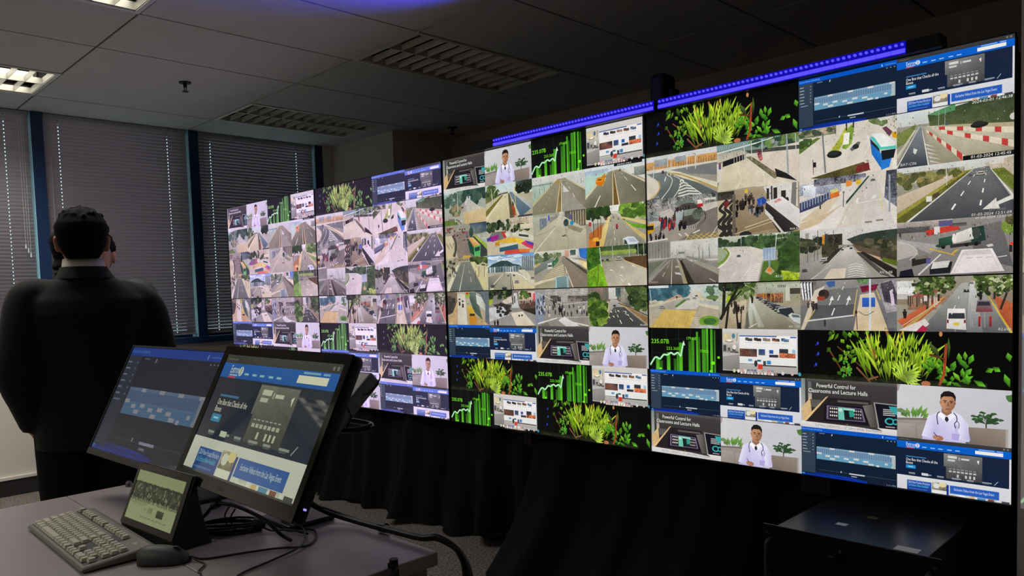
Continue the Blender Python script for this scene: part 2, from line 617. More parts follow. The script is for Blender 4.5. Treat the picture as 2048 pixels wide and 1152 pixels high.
def t_chart(c):
    c.R((6, 10, 8), 0, 0, 1, 1)
    for u in (.03, .25, .43, .6, .78):
        c.R((34, 42, 38), u, 0, u + .006, 1)
    for v in (.3, .62, .93):
        c.L((30, 42, 34), 0, v, 1, v - .1, .006)
    D, M, B = (36, 84, 20), (58, 134, 30), (92, 190, 40)
    for (u, w, t, col, c2) in ((.09, .055, .72, M, B), (.145, .05, .78, D, D), (.255, .05, .58, M, B), (.355, .045, .72, D, D), (.4, .03, .6, M, M),
                          (.435, .05, .34, M, B), (.57, .05, .3, D, M), (.615, .04, .22, M, M), (.68, .03, .08, M, B), (.715, .022, .2, D, M),
                          (.76, .055, .02, M, M), (.82, .028, .01, B, M), (.875, .035, .02, M, B), (.925, .022, .04, D, M)):
        c.R(col, u, t, u + w, 1, c2)
        c.R(c2, u + w * .42, t, u + w * .55, 1, B)
    for (u, v, r) in ((.91, .78, .03), (.99, .65, .022), (.88, .97, .02), (.16, .97, .02)):
        c.E((120, 236, 40), u, v, r, r * 1.3, 8)
    pts = [(0, .9), (.07, .72), (.1, .7), (.15, .75), (.21, .63), (.26, .645), (.32, .58), (.36, .63), (.42, .57), (.46, .66), (.49, .42), (.505, .34)]
    for a, b in zip(pts, pts[1:]):
        c.L((130, 214, 140), a[0], a[1], b[0], b[1], .045)
    for a, b in zip(pts, pts[1:]):
        c.L((206, 240, 214), a[0], a[1], b[0], b[1], .02)
    c.P((206, 240, 214), [(.505, .29), (.525, .4), (.485, .39)])
    c.T('235.07B', .02, .37, .105, (126, 232, 40), fit=.27)
    c.T('233.36B', .25, .52, .075, (110, 210, 36), fit=.19)
    c.T('179.66B', .54, .27, .07, (116, 220, 38), fit=.15)
    c.T('178.82B', .73, .55, .065, (120, 230, 38), fit=.12)


def t_meeting(c):
    rng = random.Random(9)
    c.R((14, 15, 20), 0, 0, 1, 1)
    c.R((206, 204, 202), .04, .0, .965, .93, (168, 166, 164))
    c.P([(150, 148, 146), (150, 148, 146), (120, 118, 116), (136, 134, 132)], [(.04, .62), (.26, .56), (.26, .92), (.04, .9)])
    c.R((196, 188, 172), .045, .08, .245, .3, (206, 200, 184))
    c.E((216, 200, 160), .1, .19, .06, .08, 9, .2, .2, rng)
    c.E((80, 120, 150), .185, .16, .022, .06, 8)
    c.E((160, 150, 120), .13, .28, .06, .03, 8)
    c.L((120, 116, 110), .235, .1, .225, .28, .015)
    c.E((240, 238, 230), .13, .26, .035, .02, 8)
    c.R((180, 176, 170), .045, .33, .245, .53, (150, 146, 140))
    c.R((70, 72, 80), .05, .36, .09, .5)
    for (u, v, w, h) in ((.11, .42, .03, .08), (.17, .44, .04, .09), (.2, .5, .05, .04), (.14, .5, .03, .03)):
        c.R((60, 56, 56), u, v, u + w, v + h, (110, 104, 100))
    c.E((226, 222, 214), .195, .4, .025, .06, 8)
    c.R((236, 234, 236), .26, .14, .955, .78, (226, 226, 226))
    c.R((64, 96, 168), .26, .14, .72, .165)
    c.R((64, 96, 168), .88, .15, .95, .178)
    for i, cols in enumerate((((52, 56, 66), (80, 76, 70)), ((64, 60, 56), (40, 40, 44)), ((190, 140, 60), (60, 110, 150)), ((150, 84, 40), (70, 70, 76)), ((52, 62, 86), (110, 150, 180)))):
        u = .335 + .11 * i
        c.R(cols[0], u, .185, u + .045, .25, cols[1], .5)
        c.R(cols[1], u + .03, .2, u + .09, .26, cols[0], .5)
        c.R((190, 190, 192), u, .29, u + .09, .3)
    c.R((112, 74, 60), .262, .43, .4, .6, (90, 60, 54), .6)
    c.R((58, 54, 60), .4, .43, .48, .6, (110, 70, 60), .6)
    c.R((44, 70, 120), .5, .43, .58, .56, (80, 90, 120), .3)
    c.R((40, 90, 170), .63, .44, .68, .52)
    c.R((36, 40, 56), .63, .54, .74, .6, (70, 60, 70), .8)
    c.R((50, 56, 64), .75, .41, .855, .5)
    c.R((196, 110, 70), .75, .5, .94, .6, (170, 90, 66), .8)
    c.E((150, 190, 220), .92, .46, .022, .05, 8)
    c.R((90, 150, 200), .37, .4 + .25, .42, .7)
    c.R((60, 60, 66), .26, .755, .5, .77)
    c.R((60, 60, 66), .5, .765, .95, .79, (40, 40, 44), .6)
    c.E((52, 52, 56), .465, .745, .022, .075, 8)
    c.R((60, 130, 190), .6, .67, .65, .75)
    c.R((70, 70, 76), .555, .68, .59, .77)
    c.R((40, 90, 120), .48, .66, .53, .7)
    c.R((206, 62, 44), .49, .755, .55, .86)
    c.R((14, 15, 20), 0, .93, 1, 1)
    for (u, col) in ((.19, (206, 206, 160)), (.245, (226, 222, 214)), (.79, (206, 206, 206)), (.9, (196, 172, 172)), (1.0, (70, 150, 180))):
        c.E(col, min(u, .985), .925, .018, .04, 12)
    for i in range(11):
        c.R(rng.choice([(200, 190, 184), (226, 214, 206), (150, 70, 60), (60, 80, 130), (216, 120, 130)]), .27 + i * .042, .88, .305 + i * .042, .98,
            rng.choice([(210, 200, 190), (120, 90, 80), (230, 220, 214)]), .5)


def t_schedule(c):
    c.R((18, 34, 56), 0, 0, 1, 1, (16, 30, 50))
    c.R((52, 66, 84), 0, .09, .155, .94, (46, 60, 78))
    c.R((8, 84, 196), 0, 0, 1, .085)
    c.R((18, 34, 56), .155, .085, 1, .13)
    c.T('Extron Room Scheduling', .01, .055, .035, (120, 180, 240), fit=.22)
    c.R((170, 200, 240), .855, .03, .865, .07)
    c.R((90, 150, 220), .89, .045, .99, .055)
    c.R((120, 130, 140), .2, .1, .26, .115)
    c.P((190, 196, 200), [(.335, .1), (.345, .1), (.34, .14), (.33, .14)])
    for i in range(6):
        c.R((150, 160, 170), .012, .14 + i * .062, .055 + .01 * (i % 2), .157 + i * .062)
        c.E((150, 160, 170), .13, .15 + i * .062, .006, .011, 6)
    c.R((140, 150, 160), .02, .51, .1, .525)
    for u in (.91, .945, .98):
        c.R((150, 160, 170), u - .008, .105, u + .004, .12)
    # timetable
    c.R((126, 160, 186), .17, .385, .985, .64)
    c.R((100, 152, 184), .17, .53, .96, .64)
    for i in range(34):
        u = .176 + i * .0235
        c.R((96, 128, 162), u, .415, u + .019, .52)
    for (u, v, w) in ((.315, .385, .05), (.52, .385, .055), (.72, .385, .055), (.17, .5, .055), (.265, .54, .05), (.365, .525, .05), (.315, .585, .055), (.465, .55, .05),
                      (.565, .535, .055), (.515, .6, .055), (.665, .555, .055), (.715, .6, .055), (.795, .61, .03), (.88, .555, .03), (.93, .385, .05), (.945, .6, .04)):
        c.R((206, 208, 206), u, v, u + w, v + .035)
    c.R((170, 180, 186), .95, .41, .985, .64)
    c.R((50, 64, 82), .19, .85, .99, .862)
    c.R((190, 198, 206), .52, .845, .68, .87)
    c.R((150, 160, 172), .54, .895, .6, .915)
    c.P((200, 206, 210), [(.43, .83), (.44, .83), (.437, .865), (.43, .865)])
    c.P([(14, 44, 130), (10, 60, 190), (14, 60, 180), (18, 36, 90)], [(.155, .92), (.5, .93), (.7, .96), (.155, .96)])
    c.R((14, 40, 120), .0, .955, 1, 1, (10, 56, 180))
    c.P((20, 30, 52), [(.72, .9), (1, .9), (1, 1), (.7, 1)])
    c.R((80, 190, 220), .01, .955, .018, .985)
    c.R((80, 190, 220), .025, .955, .033, .985)
    c.T('1:11 PM', .9, .985, .03, (150, 160, 170), fit=.09)


def t_site(c, margin=True):
    c.R((60, 60, 62), 0, 0, 1, .075, (50, 50, 54))
    c.R((90, 92, 96), .02, .03, .12, .045)
    c.R((120, 120, 122), .93, .02, .945, .05)
    c.R((120, 120, 122), .96, .02, .975, .05)
    c.R((8, 96, 206), 0, .07, 1, .2, (10, 92, 196))
    c.T('Extron', .085, .155, .07, (220, 232, 246), fit=.085)
    c.R((150, 190, 236), .09, .165, .17, .18)
    c.E((216, 226, 236), .192, .135, .02, .042, 14)
    c.R((150, 170, 200), .185, .1, .198, .17)
    c.R((214, 60, 92), .085, .185, .155, .235)
    c.R((240, 170, 186), .095, .203, .145, .215)
    for u in (.235, .31, .38, .46, .53):
        c.R((150, 196, 240), u, .145, u + .04, .163)
    c.R((130, 180, 236), .73, .08, .86, .097)
    c.R((130, 180, 236), .88, .08, .93, .097)
    c.R((236, 234, 232), .7, .11, .93, .17)
    c.P([(20, 32, 58), (26, 36, 60), (22, 36, 64), (16, 30, 58)], [(0, .2), (.98, .2), (.98, .72), (0, .72)])
    c.R((60, 120, 176), .085, .345, .27, .365)
    c.T('One Box that Checks all the', .085, .435, .052, (236, 236, 240), fit=.29)
    c.T('Boxes', .085, .495, .052, (236, 236, 240), fit=.065)
    c.R((28, 140, 206), .085, .515, .175, .58)
    c.R((170, 214, 240), .105, .54, .155, .555)
    c.P([(128, 130, 130), (108, 110, 112), (84, 86, 90), (100, 102, 104)], [(.43, .22), (.76, .22), (.76, .46), (.43, .46)], .15)
    c.P([(96, 98, 100), (86, 88, 90), (64, 66, 70), (70, 72, 76)], [(.45, .46), (.76, .46), (.76, .68), (.45, .68)], .2)
    c.R((206, 206, 204), .465, .255, .545, .3)
    c.R((196, 196, 194), .465, .32, .53, .355)
    c.R((180, 180, 180), .56, .27, .57, .32)
    c.R((206, 206, 204), .58, .28, .65, .31)
    c.P((226, 226, 222), [(.715, .3), (.735, .28), (.73, .36)])
    for i in range(7):
        c.R((170, 172, 172), .475 + .035 * i, .49, .497 + .035 * i, .5)
        c.R((186, 186, 184), .475 + .035 * i, .525, .5 + .035 * i, .555)
        if i not in (0, 1, 3):
            c.R((196, 196, 192), .475 + .035 * i, .585, .492 + .035 * i, .64)
    for i in range(6):
        u = .11 + i * .13
        c.R((150, 156, 166), u, .655, u + .06 + .02 * (i % 2), .675)
        c.R((90, 100, 120), u + .005, .68, u + .06, .69)
    c.R((206, 210, 214), .23, .64, .29, .685)
    c.L((150, 160, 170), .86, .69, .89, .62, .012)
    c.R((214, 216, 224), 0, .72, 1, 1, (206, 208, 216))
    c.R((214, 216, 224) if margin else (18, 30, 56), .98, .2, 1, .75 if margin else .72)
    c.R((36, 84, 178), .095, .8, .32, 1, (20, 50, 130))
    c.T('2024 New Product Brochure', .105, .86, .045, (190, 214, 250), fit=.2)
    c.T('2nd Edition Now Available!', .105, .915, .045, (90, 190, 240), fit=.19)
    c.R((70, 110, 190), .11, .95, .28, .965)
    c.R((176, 170, 156), .325, .78, .455, .92, (120, 112, 96), .5)
    c.E((226, 210, 160), .42, .815, .035, .045, 8)
    c.E((216, 218, 222), .365, .845, .03, .05, 8)
    c.R((226, 226, 228), .33, .925, .45, .99)
    c.R((20, 58, 150), .455, .8, .475, 1)
    c.R((40, 92, 186), .485, .8, .9, .945)
    c.T('Exclusive Videos from the Las Vegas Event', .52, .885, .05, (206, 224, 250), fit=.34)
    c.R((196, 206, 214), .485, .945, .9, 1, (226, 224, 220), .3)
    c.R((206, 178, 130), .66, .95, .7, 1)
    c.R((80, 140, 190), .72, .95, .79, 1)
    c.R((130, 70, 60), .81, .95, .86, 1)
    c.R((60, 62, 66), .92, .955, .985, .985)
    c.R((40, 44, 52), .0, .985, 1, 1)


def t_plants(c):
    rng = random.Random(21)
    c.R((5, 6, 6), 0, 0, 1, 1, (7, 8, 7))
    c.R((20, 24, 16), 0, .9, .9, 1, (36, 40, 26), .6)
    for (u, v) in ((.095, .27), (.097, .48), (.085, .7)):
        c.E((40, 70, 190), u, v, .006, .035, 7)
        c.E((20, 40, 140), u - .008, v + .03, .005, .02, 6)

    def leaf(u, v, a, l, w, col):
        x, y = u + cos(a) * l / c.asp, v + sin(a) * l
        mx, my = u + (x - u) * .55, v + (y - v) * .55
        nx, ny = -sin(a) * w / c.asp, cos(a) * w
        d = tuple(int(k * .55) for k in col)
        b = tuple(min(255, int(k * 1.25)) for k in col)
        c.P([d, col, b, d], [(u, v), (mx + nx, my + ny), (x, y), (mx - nx, my - ny)], .12)
    stems = [(.35, 0, .4, .55, .05, (150, 82, 52)), (.15, .35, .22, .78, .03, (110, 62, 40)), (.2, .32, .34, .75, .025, (104, 66, 42)), (.3, .72, .37, 1, .035, (120, 78, 58)),
             (.31, .58, .4, .95, .022, (110, 78, 60)), (.355, .95, .41, .88, .04, (130, 84, 62)), (.45, 0, .47, .25, .05, (130, 70, 40)), (.53, 0, .49, .22, .035, (150, 100, 50)), (.6, .5, .57, .8, .03, (70, 48, 30))]
    for (a, b, d, e, w, col) in stems:
        c.L(col, a, b, d, e, w, w * .7, .3)
    for i in range(46):       # left shrubs
        u = .14 + .26 * rng.random(); v = .05 + .85 * rng.random()
        if u > .3 and v > .7:
            continue
        if u < .2 and v > .6:
            u += .06
        k = rng.random()
        leaf(u, v, -2.6 + rng.random() * 2.2, .1 + .13 * rng.random(), .03 + .022 * rng.random(),
             (int(52 + 70 * k), int(92 + 80 * k), int(22 + 24 * k)))
    for i in range(26):       # tiny leaves
        u = .22 + .055 * rng.random(); v = .6 + .33 * rng.random()
        c.E((60 + int(40 * rng.random()), 130 + int(40 * rng.random()), 50), u, v, .006, .022, 6)
    for i in range(120):      # grass tuft
        k = rng.random()
        b = .34 + .3 * rng.random()
        a = -pi / 2 + (b - .48) * 3.4 + (rng.random() - .5) * .75
        l = .3 + .45 * rng.random()
        v = 1.0 - .62 * rng.random() ** 1.3
        col = (int(96 + 90 * k), int(138 + 78 * k), int(24 + 34 * k))
        leaf(b, v, a, l * (1 if v > .6 else .75), .016 + .014 * rng.random(), col)
    for i in range(22):       # bright rosette
        a = -2.9 + i * .14 + rng.random() * .1
        leaf(.53, .95 if i % 2 else .82, a * .9, .22 + .12 * rng.random(), .026, (170, 206, 70))
    for i in range(6):
        leaf(.54, .8, .2 + i * .22, .26, .02, (176, 206, 90))
    for i in range(34):       # dark gaps
        u = .4 + .22 * rng.random(); v = .15 + .6 * rng.random()
        c.E((14, 20, 8), u, v, .004, .05, 6)
    for i in range(30):       # right shrubs
        u = .64 + .17 * rng.random(); v = .5 + .5 * rng.random()
        k = rng.random()
        leaf(u, v, -2.8 + rng.random() * 2.6, .1 + .12 * rng.random(), .03 + .025 * rng.random(), (int(54 + 60 * k), int(120 + 60 * k), int(28 + 20 * k)))
    leaf(.7, .5, -2.1, .36, .05, (66, 84, 44))
    leaf(.735, .5, -1.57, .4, .03, (60, 90, 34))
    c.L((150, 70, 40), .725, .22, .715, .78, .045, .05, .3)
    c.L((150, 72, 42), .715, .78, .695, .98, .05, .04, .3)
    c.L((96, 50, 34), .65, .42, .72, .5, .04, .03, .2)
    c.E((176, 110, 70), .635, .96, .022, .05, 8)
    c.E((190, 130, 84), .7, .04, .008, .05, 8)
    for (u, v, a, l) in ((.8, .8, -.9, .2), (.82, .58, -1.2, .2), (.78, .9, -.5, .25), (.84, .85, .5, .22), (.89, .7, -.5, .14), (.92, .6, .6, .14), (.82, .95, -1.7, .2), (.99, .95, -1.9, .25), (.99, .5, -1.8, .16)):
        leaf(u, v, a, l, .05, (86, 160, 40))


# --- traffic cameras ----------------------------------------------
def t_r2c1(c):
    r = random.Random(1)
    c.R((150, 170, 166), 0, 0, 1, 1, (168, 166, 150))
    c.R((206, 214, 208), 0, 0, .5, .1, (130, 160, 158))
    c.trees(r, 0, .08, .5, .42, 26, [(86, 112, 100), (70, 96, 84), (100, 124, 108)], (.04, .09))
    c.trees(r, .5, .05, 1.0, .38, 34, [(40, 64, 58), (50, 76, 66), (62, 88, 76)], (.05, .1))
    c.P([(160, 164, 158), (186, 188, 182), (196, 190, 176), (176, 170, 160)], [(.55, .25), (.6, .25), (1, .72), (.4, .75)])
    c.P((190, 188, 174), [(.62, .4), (1, .62), (1, .68), (.66, .45)], .2)
    c.P([(150, 148, 140), (160, 156, 146), (178, 172, 160), (164, 160, 150)], [(.4, .45), (.55, .3), (.55, .8), (.0, .82)])
    c.trees(r, .15, .45, .4, .68, 12, [(96, 104, 72), (84, 96, 66), (140, 130, 100)], (.04, .07))
    c.P((150, 128, 98), [(.2, .5), (.32, .36), (.36, .42), (.24, .58)], .1)
    c.P([(196, 176, 136), (206, 186, 146), (196, 174, 132), (190, 166, 122)], [(.47, .66), (1, .6), (1, 1.0), (.5, 1.0)], .06)
    for i in range(8):
        c.L((206, 186, 130), .5 + .07 * i, .66, .54 + .09 * i, 1, .008)
    c.E((92, 116, 52), .08, 1.0, .26, .17, 14, .2)
    c.C((116, 112, 104), [(.1, .82), (.32, .86), (.42, 1.0)], .05)
    c.L((206, 212, 208), .34, .12, .345, .62, .018, .026)
    for (u, v) in ((.56, .2), (.62, .2), (.52, .32)):
        c.R((190, 200, 200), u, v, u + .03, v + .12)
    c.car(.46, .48, .05, (70, 80, 84))
    c.E((196, 188, 170), .42, .9, .02, .03, 8)
    c.L((230, 228, 220), .27, .8, .275, .92, .02)


def t_r2c2(c):
    r = random.Random(2)
    c.R((190, 210, 214), 0, 0, 1, .4, (206, 214, 206))
    c.R((170, 164, 140), 0, .35, 1, 1)
    c.trees(r, 0, .08, .3, .4, 24, [(70, 90, 48), (92, 112, 60), (56, 76, 42)], (.04, .08))
    c.R((90, 96, 60), 0, .36, .3, .52, (120, 112, 72), .4)
    c.P((186, 180, 150), [(0, .52), (.36, .3), (.38, .34), (0, .72)])
    c.R((64, 80, 92), .66, .0, 1, .2, (50, 64, 66), .5)
    c.trees(r, .68, .05, 1, .3, 20, DARKG, (.04, .08))
    c.P((178, 170, 140), [(.58, .28), (1, .5), (1, .62), (.6, .33)], .1)
    c.R((200, 204, 196), .28, .22, .5, .3, (150, 150, 140))
    c.L((70, 70, 66), .3, .3, .5, .27, .03)
    c.P([(206, 196, 160), (210, 200, 166), (190, 180, 140), (196, 186, 146)], [(.42, .3), (.5, .3), (.52, 1), (-.1, 1)])
    c.P((112, 106, 44), [(.36, .33), (.41, .31), (0, .9), (0, .72)], .3)
    c.P((214, 206, 176), [(.4, .34), (.42, .33), (.02, 1), (-.06, .98)])
    c.P((90, 84, 60), [(.5, .3), (.535, .3), (.62, .98), (.53, 1)], .2)
    c.P([(96, 120, 136), (110, 132, 144), (86, 106, 120), (70, 92, 110)], [(.53, .27), (.58, .27), (1.0, .78), (.76, 1)])
    c.P([(176, 182, 176), (190, 192, 184), (170, 172, 166), (156, 164, 164)], [(.57, .27), (.6, .27), (1, .62), (1, .85)], .1)
    c.P((160, 70, 40), [(.575, .62), (.61, .6), (.665, .92), (.6, .96)], .2)
    c.P((40, 70, 50), [(.58, .55), (.62, .54), (.63, .64), (.59, .66)])
    c.L((226, 222, 206), .6, .5, .72, 1, .02, .03)
    c.L((206, 180, 90), .648, 0, .655, .9, .022)
    c.L((206, 206, 196), .13, .1, .16, .52, .02)
    c.car(.44, .36, .035, (220, 220, 210))
    c.R((60, 64, 66), .7, .95, 1, 1)


def t_r2c3(c):
    r = random.Random(3)
    c.R((206, 206, 204), 0, 0, 1, .3, (196, 198, 190))
    c.P([(170, 190, 180), (180, 196, 184), (160, 172, 150), (150, 172, 156)], [(0, .22), (.45, .15), (.1, .7), (0, .72)])
    c.R((130, 150, 146), 0, .2, .4, .24)
    c.R((196, 198, 196), .6, .1, 1, .5)
    c.P([(140, 136, 120), (150, 146, 128), (118, 112, 92), (126, 120, 100)], [(.5, .13), (.64, .13), (1, .5), (1, 1)])
    c.P([(140, 138, 118), (146, 142, 122), (120, 114, 94), (130, 124, 102), (134, 130, 110)], [(.5, .13), (.57, .13), (.56, 1), (0, 1), (0, .78)])
    c.P((186, 174, 132), [(.48, .14), (.5, .14), (0, .78), (0, .7)], .1)
    c.P((130, 110, 70), [(.555, .13), (.575, .13), (.56, 1), (.46, 1)], .2)
    c.L((216, 204, 164), .56, .13, .46, 1, .01, .026)
    c.L((216, 204, 164), .572, .13, .558, 1, .01, .026)
    c.D((200, 170, 110), .5, .2, .16, 1, .006, .02, 9)
    c.D((214, 210, 190), .64, .2, .86, .8, .008, .024, 4)
    c.P((196, 186, 156), [(.65, .14), (1, .46), (1, .52), (.66, .17)])
    c.car(.61, .19, .05, (200, 200, 194))
    c.R((170, 130, 60), .46, .19, .53, .25)
    for (u, v) in ((.05, .4), (.15, .33), (.24, .27), (.93, .2), (.36, .2)):
        c.L((70, 78, 76), u, v, u, v + .14, .012)
    stamp(c, 'BAY C2', .85, .9, .035, (170, 166, 150))


def t_r2c4(c):
    c.R((206, 214, 220), 0, 0, 1, .3, (200, 210, 206))
    c.R((150, 176, 200), 0, .08, .4, .22, (180, 200, 206), .2)
    c.P((176, 206, 196), [(0, .22), (.42, .16), (.1, .66), (0, .72)])
    c.P((214, 214, 208), [(.62, .12), (1, .1), (1, .48), (.7, .2)])
    c.R((150, 156, 150), .82, .15, 1, .36, (120, 128, 120), .3)
    c.P([(140, 138, 122), (140, 138, 120), (100, 98, 80), (110, 108, 88), (124, 122, 104)], [(.42, .16), (.6, .14), (1, .54), (1, 1), (.52, 1)])
    c.P([(150, 146, 126), (140, 138, 118), (98, 96, 76), (106, 104, 84), (124, 122, 102)], [(.38, .18), (.48, .15), (.48, 1), (0, 1), (0, .8)])
    c.P((206, 196, 156), [(.36, .2), (.4, .18), (0, .78), (0, .7)])
    c.P((200, 190, 164), [(.6, .15), (1, .5), (1, .56), (.61, .18)])
    c.P((110, 86, 50), [(.475, .15), (.49, .15), (.575, 1), (.475, 1)], .2)
    c.L((226, 208, 160), .475, .14, .47, 1, .012, .03)
    c.L((226, 208, 160), .49, .14, .575, 1, .012, .03)
    c.L((226, 222, 206), .26, .72, .16, 1, .022, .03)
    c.L((226, 222, 206), .36, .3, .3, .5, .012, .02)
    c.D((216, 214, 200), .62, .25, .93, .9, .01, .03, 3, .5)
    c.P((196, 130, 30), [(.2, .28), (.28, .26), (.35, .18), (.355, .28), (.34, .38), (.31, .48), (.21, .46), (.18, .38)])
    c.P((236, 150, 30), [(.205, .3), (.3, .29), (.305, .37), (.19, .38)])
    c.P((214, 112, 20), [(.19, .38), (.305, .37), (.31, .47), (.215, .47)])
    c.R((120, 70, 20), .22, .31, .29, .35)
    c.car(.59, .14, .05, (206, 130, 50))
    c.L((220, 220, 200), .56, .03, .57, .16, .03)
    c.R((24, 26, 28), .5, .0, .95, .06)
    stamp(c, '2024-03-01 12:46:10', .55, .045, .035, (230, 230, 225))


def t_r2c5(c):
    c.R((200, 204, 206), 0, 0, 1, .2, (206, 206, 204))
    c.R((206, 156, 96), 0, .12, 1, .34, (176, 130, 78), .2)
    for i in range(18):
        c.R((120, 84, 50), .4 + .035 * i, .16, .406 + .035 * i, .3)
    c.R((160, 168, 172), .12, .08, .32, .24, (140, 144, 146), .25)
    c.R((150, 158, 160), .42, .08, .58, .2)
    c.R((206, 202, 190), 0, .3, 1, .46)
    c.P([(128, 130, 128), (116, 118, 118), (108, 112, 112), (118, 122, 122)], [(.35, .36), (1, .34), (1, .62), (.6, .5)])
    c.P([(120, 128, 128), (110, 116, 114), (98, 104, 100), (84, 92, 92), (90, 98, 98), (110, 118, 118)], [(0, .38), (.3, .38), (.6, .6), (1, 1.0), (0, 1.0), (.2, .6)])
    c.P((206, 200, 180), [(.3, .4), (.5, .46), (1, .78), (1, .9), (.55, .6)])
    c.C((176, 148, 76), [(.32, .43), (.5, .5), (.75, .7), (1, .92)], .03, .04)
    c.E((206, 198, 182), .0, .72, .19, .27, 18)
    c.C((184, 154, 84), [(.04, .98), (.15, .86), (.2, .72), (.17, .56)], .028)
    c.C((214, 214, 206), [(.3, .45), (.38, .58), (.34, .78), (.22, 1)], .014, .02)
    c.C((206, 206, 200), [(.4, .5), (.5, .62), (.48, .82), (.4, 1)], .014, .02)
    c.L((206, 206, 200), .46, .56, .78, .98, .012, .02)
    for i in range(6):
        v = .6 + .068 * i
        w = .03 + .026 * i
        m = .52 + .02 * i
        c.P((210, 208, 200), [(m - w, v + .04), (m, v), (m + w * 1.1, v + .045), (m + w * 1.1, v + .075), (m, v + .035), (m - w, v + .075)])
    for (u, h) in ((.11, .2), (.32, .1), (.37, .12), (.6, .02), (.72, .04)):
        c.L((200, 204, 206), u, h, u - .01, h + .38, .016, .02)
    c.L((226, 226, 220), .29, .5, .27, .6, .02)
    c.R((70, 50, 46), .23, .35, .26, .42)
    stamp(c, 'PR.1-C22', .06, .96, .04, (200, 200, 196))


def t_r2c6(c):
    r = random.Random(6)
    c.R((110, 140, 142), 0, 0, 1, .2, (120, 140, 130))
    for i in range(18):
        c.L((176, 196, 196), .03 * i, .12 - .003 * i, .03 * i + .02, .02, .008)
    c.trees(r, .45, .02, 1, .16, 20, [(44, 70, 56), (70, 96, 70), (100, 130, 70)], (.03, .06))
    c.L((206, 214, 214), 0, .17, .5, .08, .03)
    c.L((206, 214, 214), .5, .08, .7, .02, .02)
    c.R((150, 156, 150), .68, .06, .72, .14)
    c.P([(206, 196, 182), (214, 204, 190), (206, 196, 182), (200, 190, 176)], [(.35, .28), (1, .2), (1, 1.0), (.5, 1.0)])
    c.R((176, 170, 156), 0, .18, .36, .36, (196, 186, 168))
    c.P((28, 28, 30), [(.08, .36), (.36, .27), (.36, .4), (.08, .5)])
    for i in range(5):
        c.R((160, 158, 150), .22 + .035 * i, .2, .228 + .035 * i, .44)
    c.P((70, 74, 70), [(.36, .2), (1, .26), (1, .34), (.42, .28)], .2)
    c.P([(206, 196, 170), (214, 204, 176), (206, 198, 174), (196, 188, 162)], [(.08, .48), (.38, .38), (.62, .98), (0, 1.0)])
    c.P([(206, 198, 176), (206, 198, 176), (216, 208, 186), (210, 200, 178)], [(.3, .42), (.42, .38), (.9, 1), (.5, 1)])
    c.P((120, 112, 86), [(.37, .34), (.44, .34), (.78, .82), (.72, .88)], .5)
    c.P((34, 34, 34), [(.72, .66), (.86, .8), (.98, .98), (.74, .84)], .2)
    c.C((220, 216, 200), [(.28, .62), (.31, .8), (.24, 1)], .014)
    c.C((226, 222, 206), [(.5, .56), (.58, .72), (.6, 1)], .01)
    for u in (.35, .44, .57, .96):
        c.L((196, 200, 200), u, .02, u + .005, .42, .014)
    c.L((150, 158, 166), .86, 0, .875, .82, .03, .04)
    c.P((160, 90, 90), [(.51, .26), (.56, .26), (.58, .44), (.55, .48), (.52, .38)], .9)
    c.R((110, 60, 70), .03, .38, .055, .55, (60, 70, 140), .5)
    c.R((206, 198, 186), 0, .4, .07, .8)
    c.R((120, 60, 66), .025, .4, .055, .52, (60, 70, 140), .5)
    c.car(.62, .2, .05, (60, 60, 62))


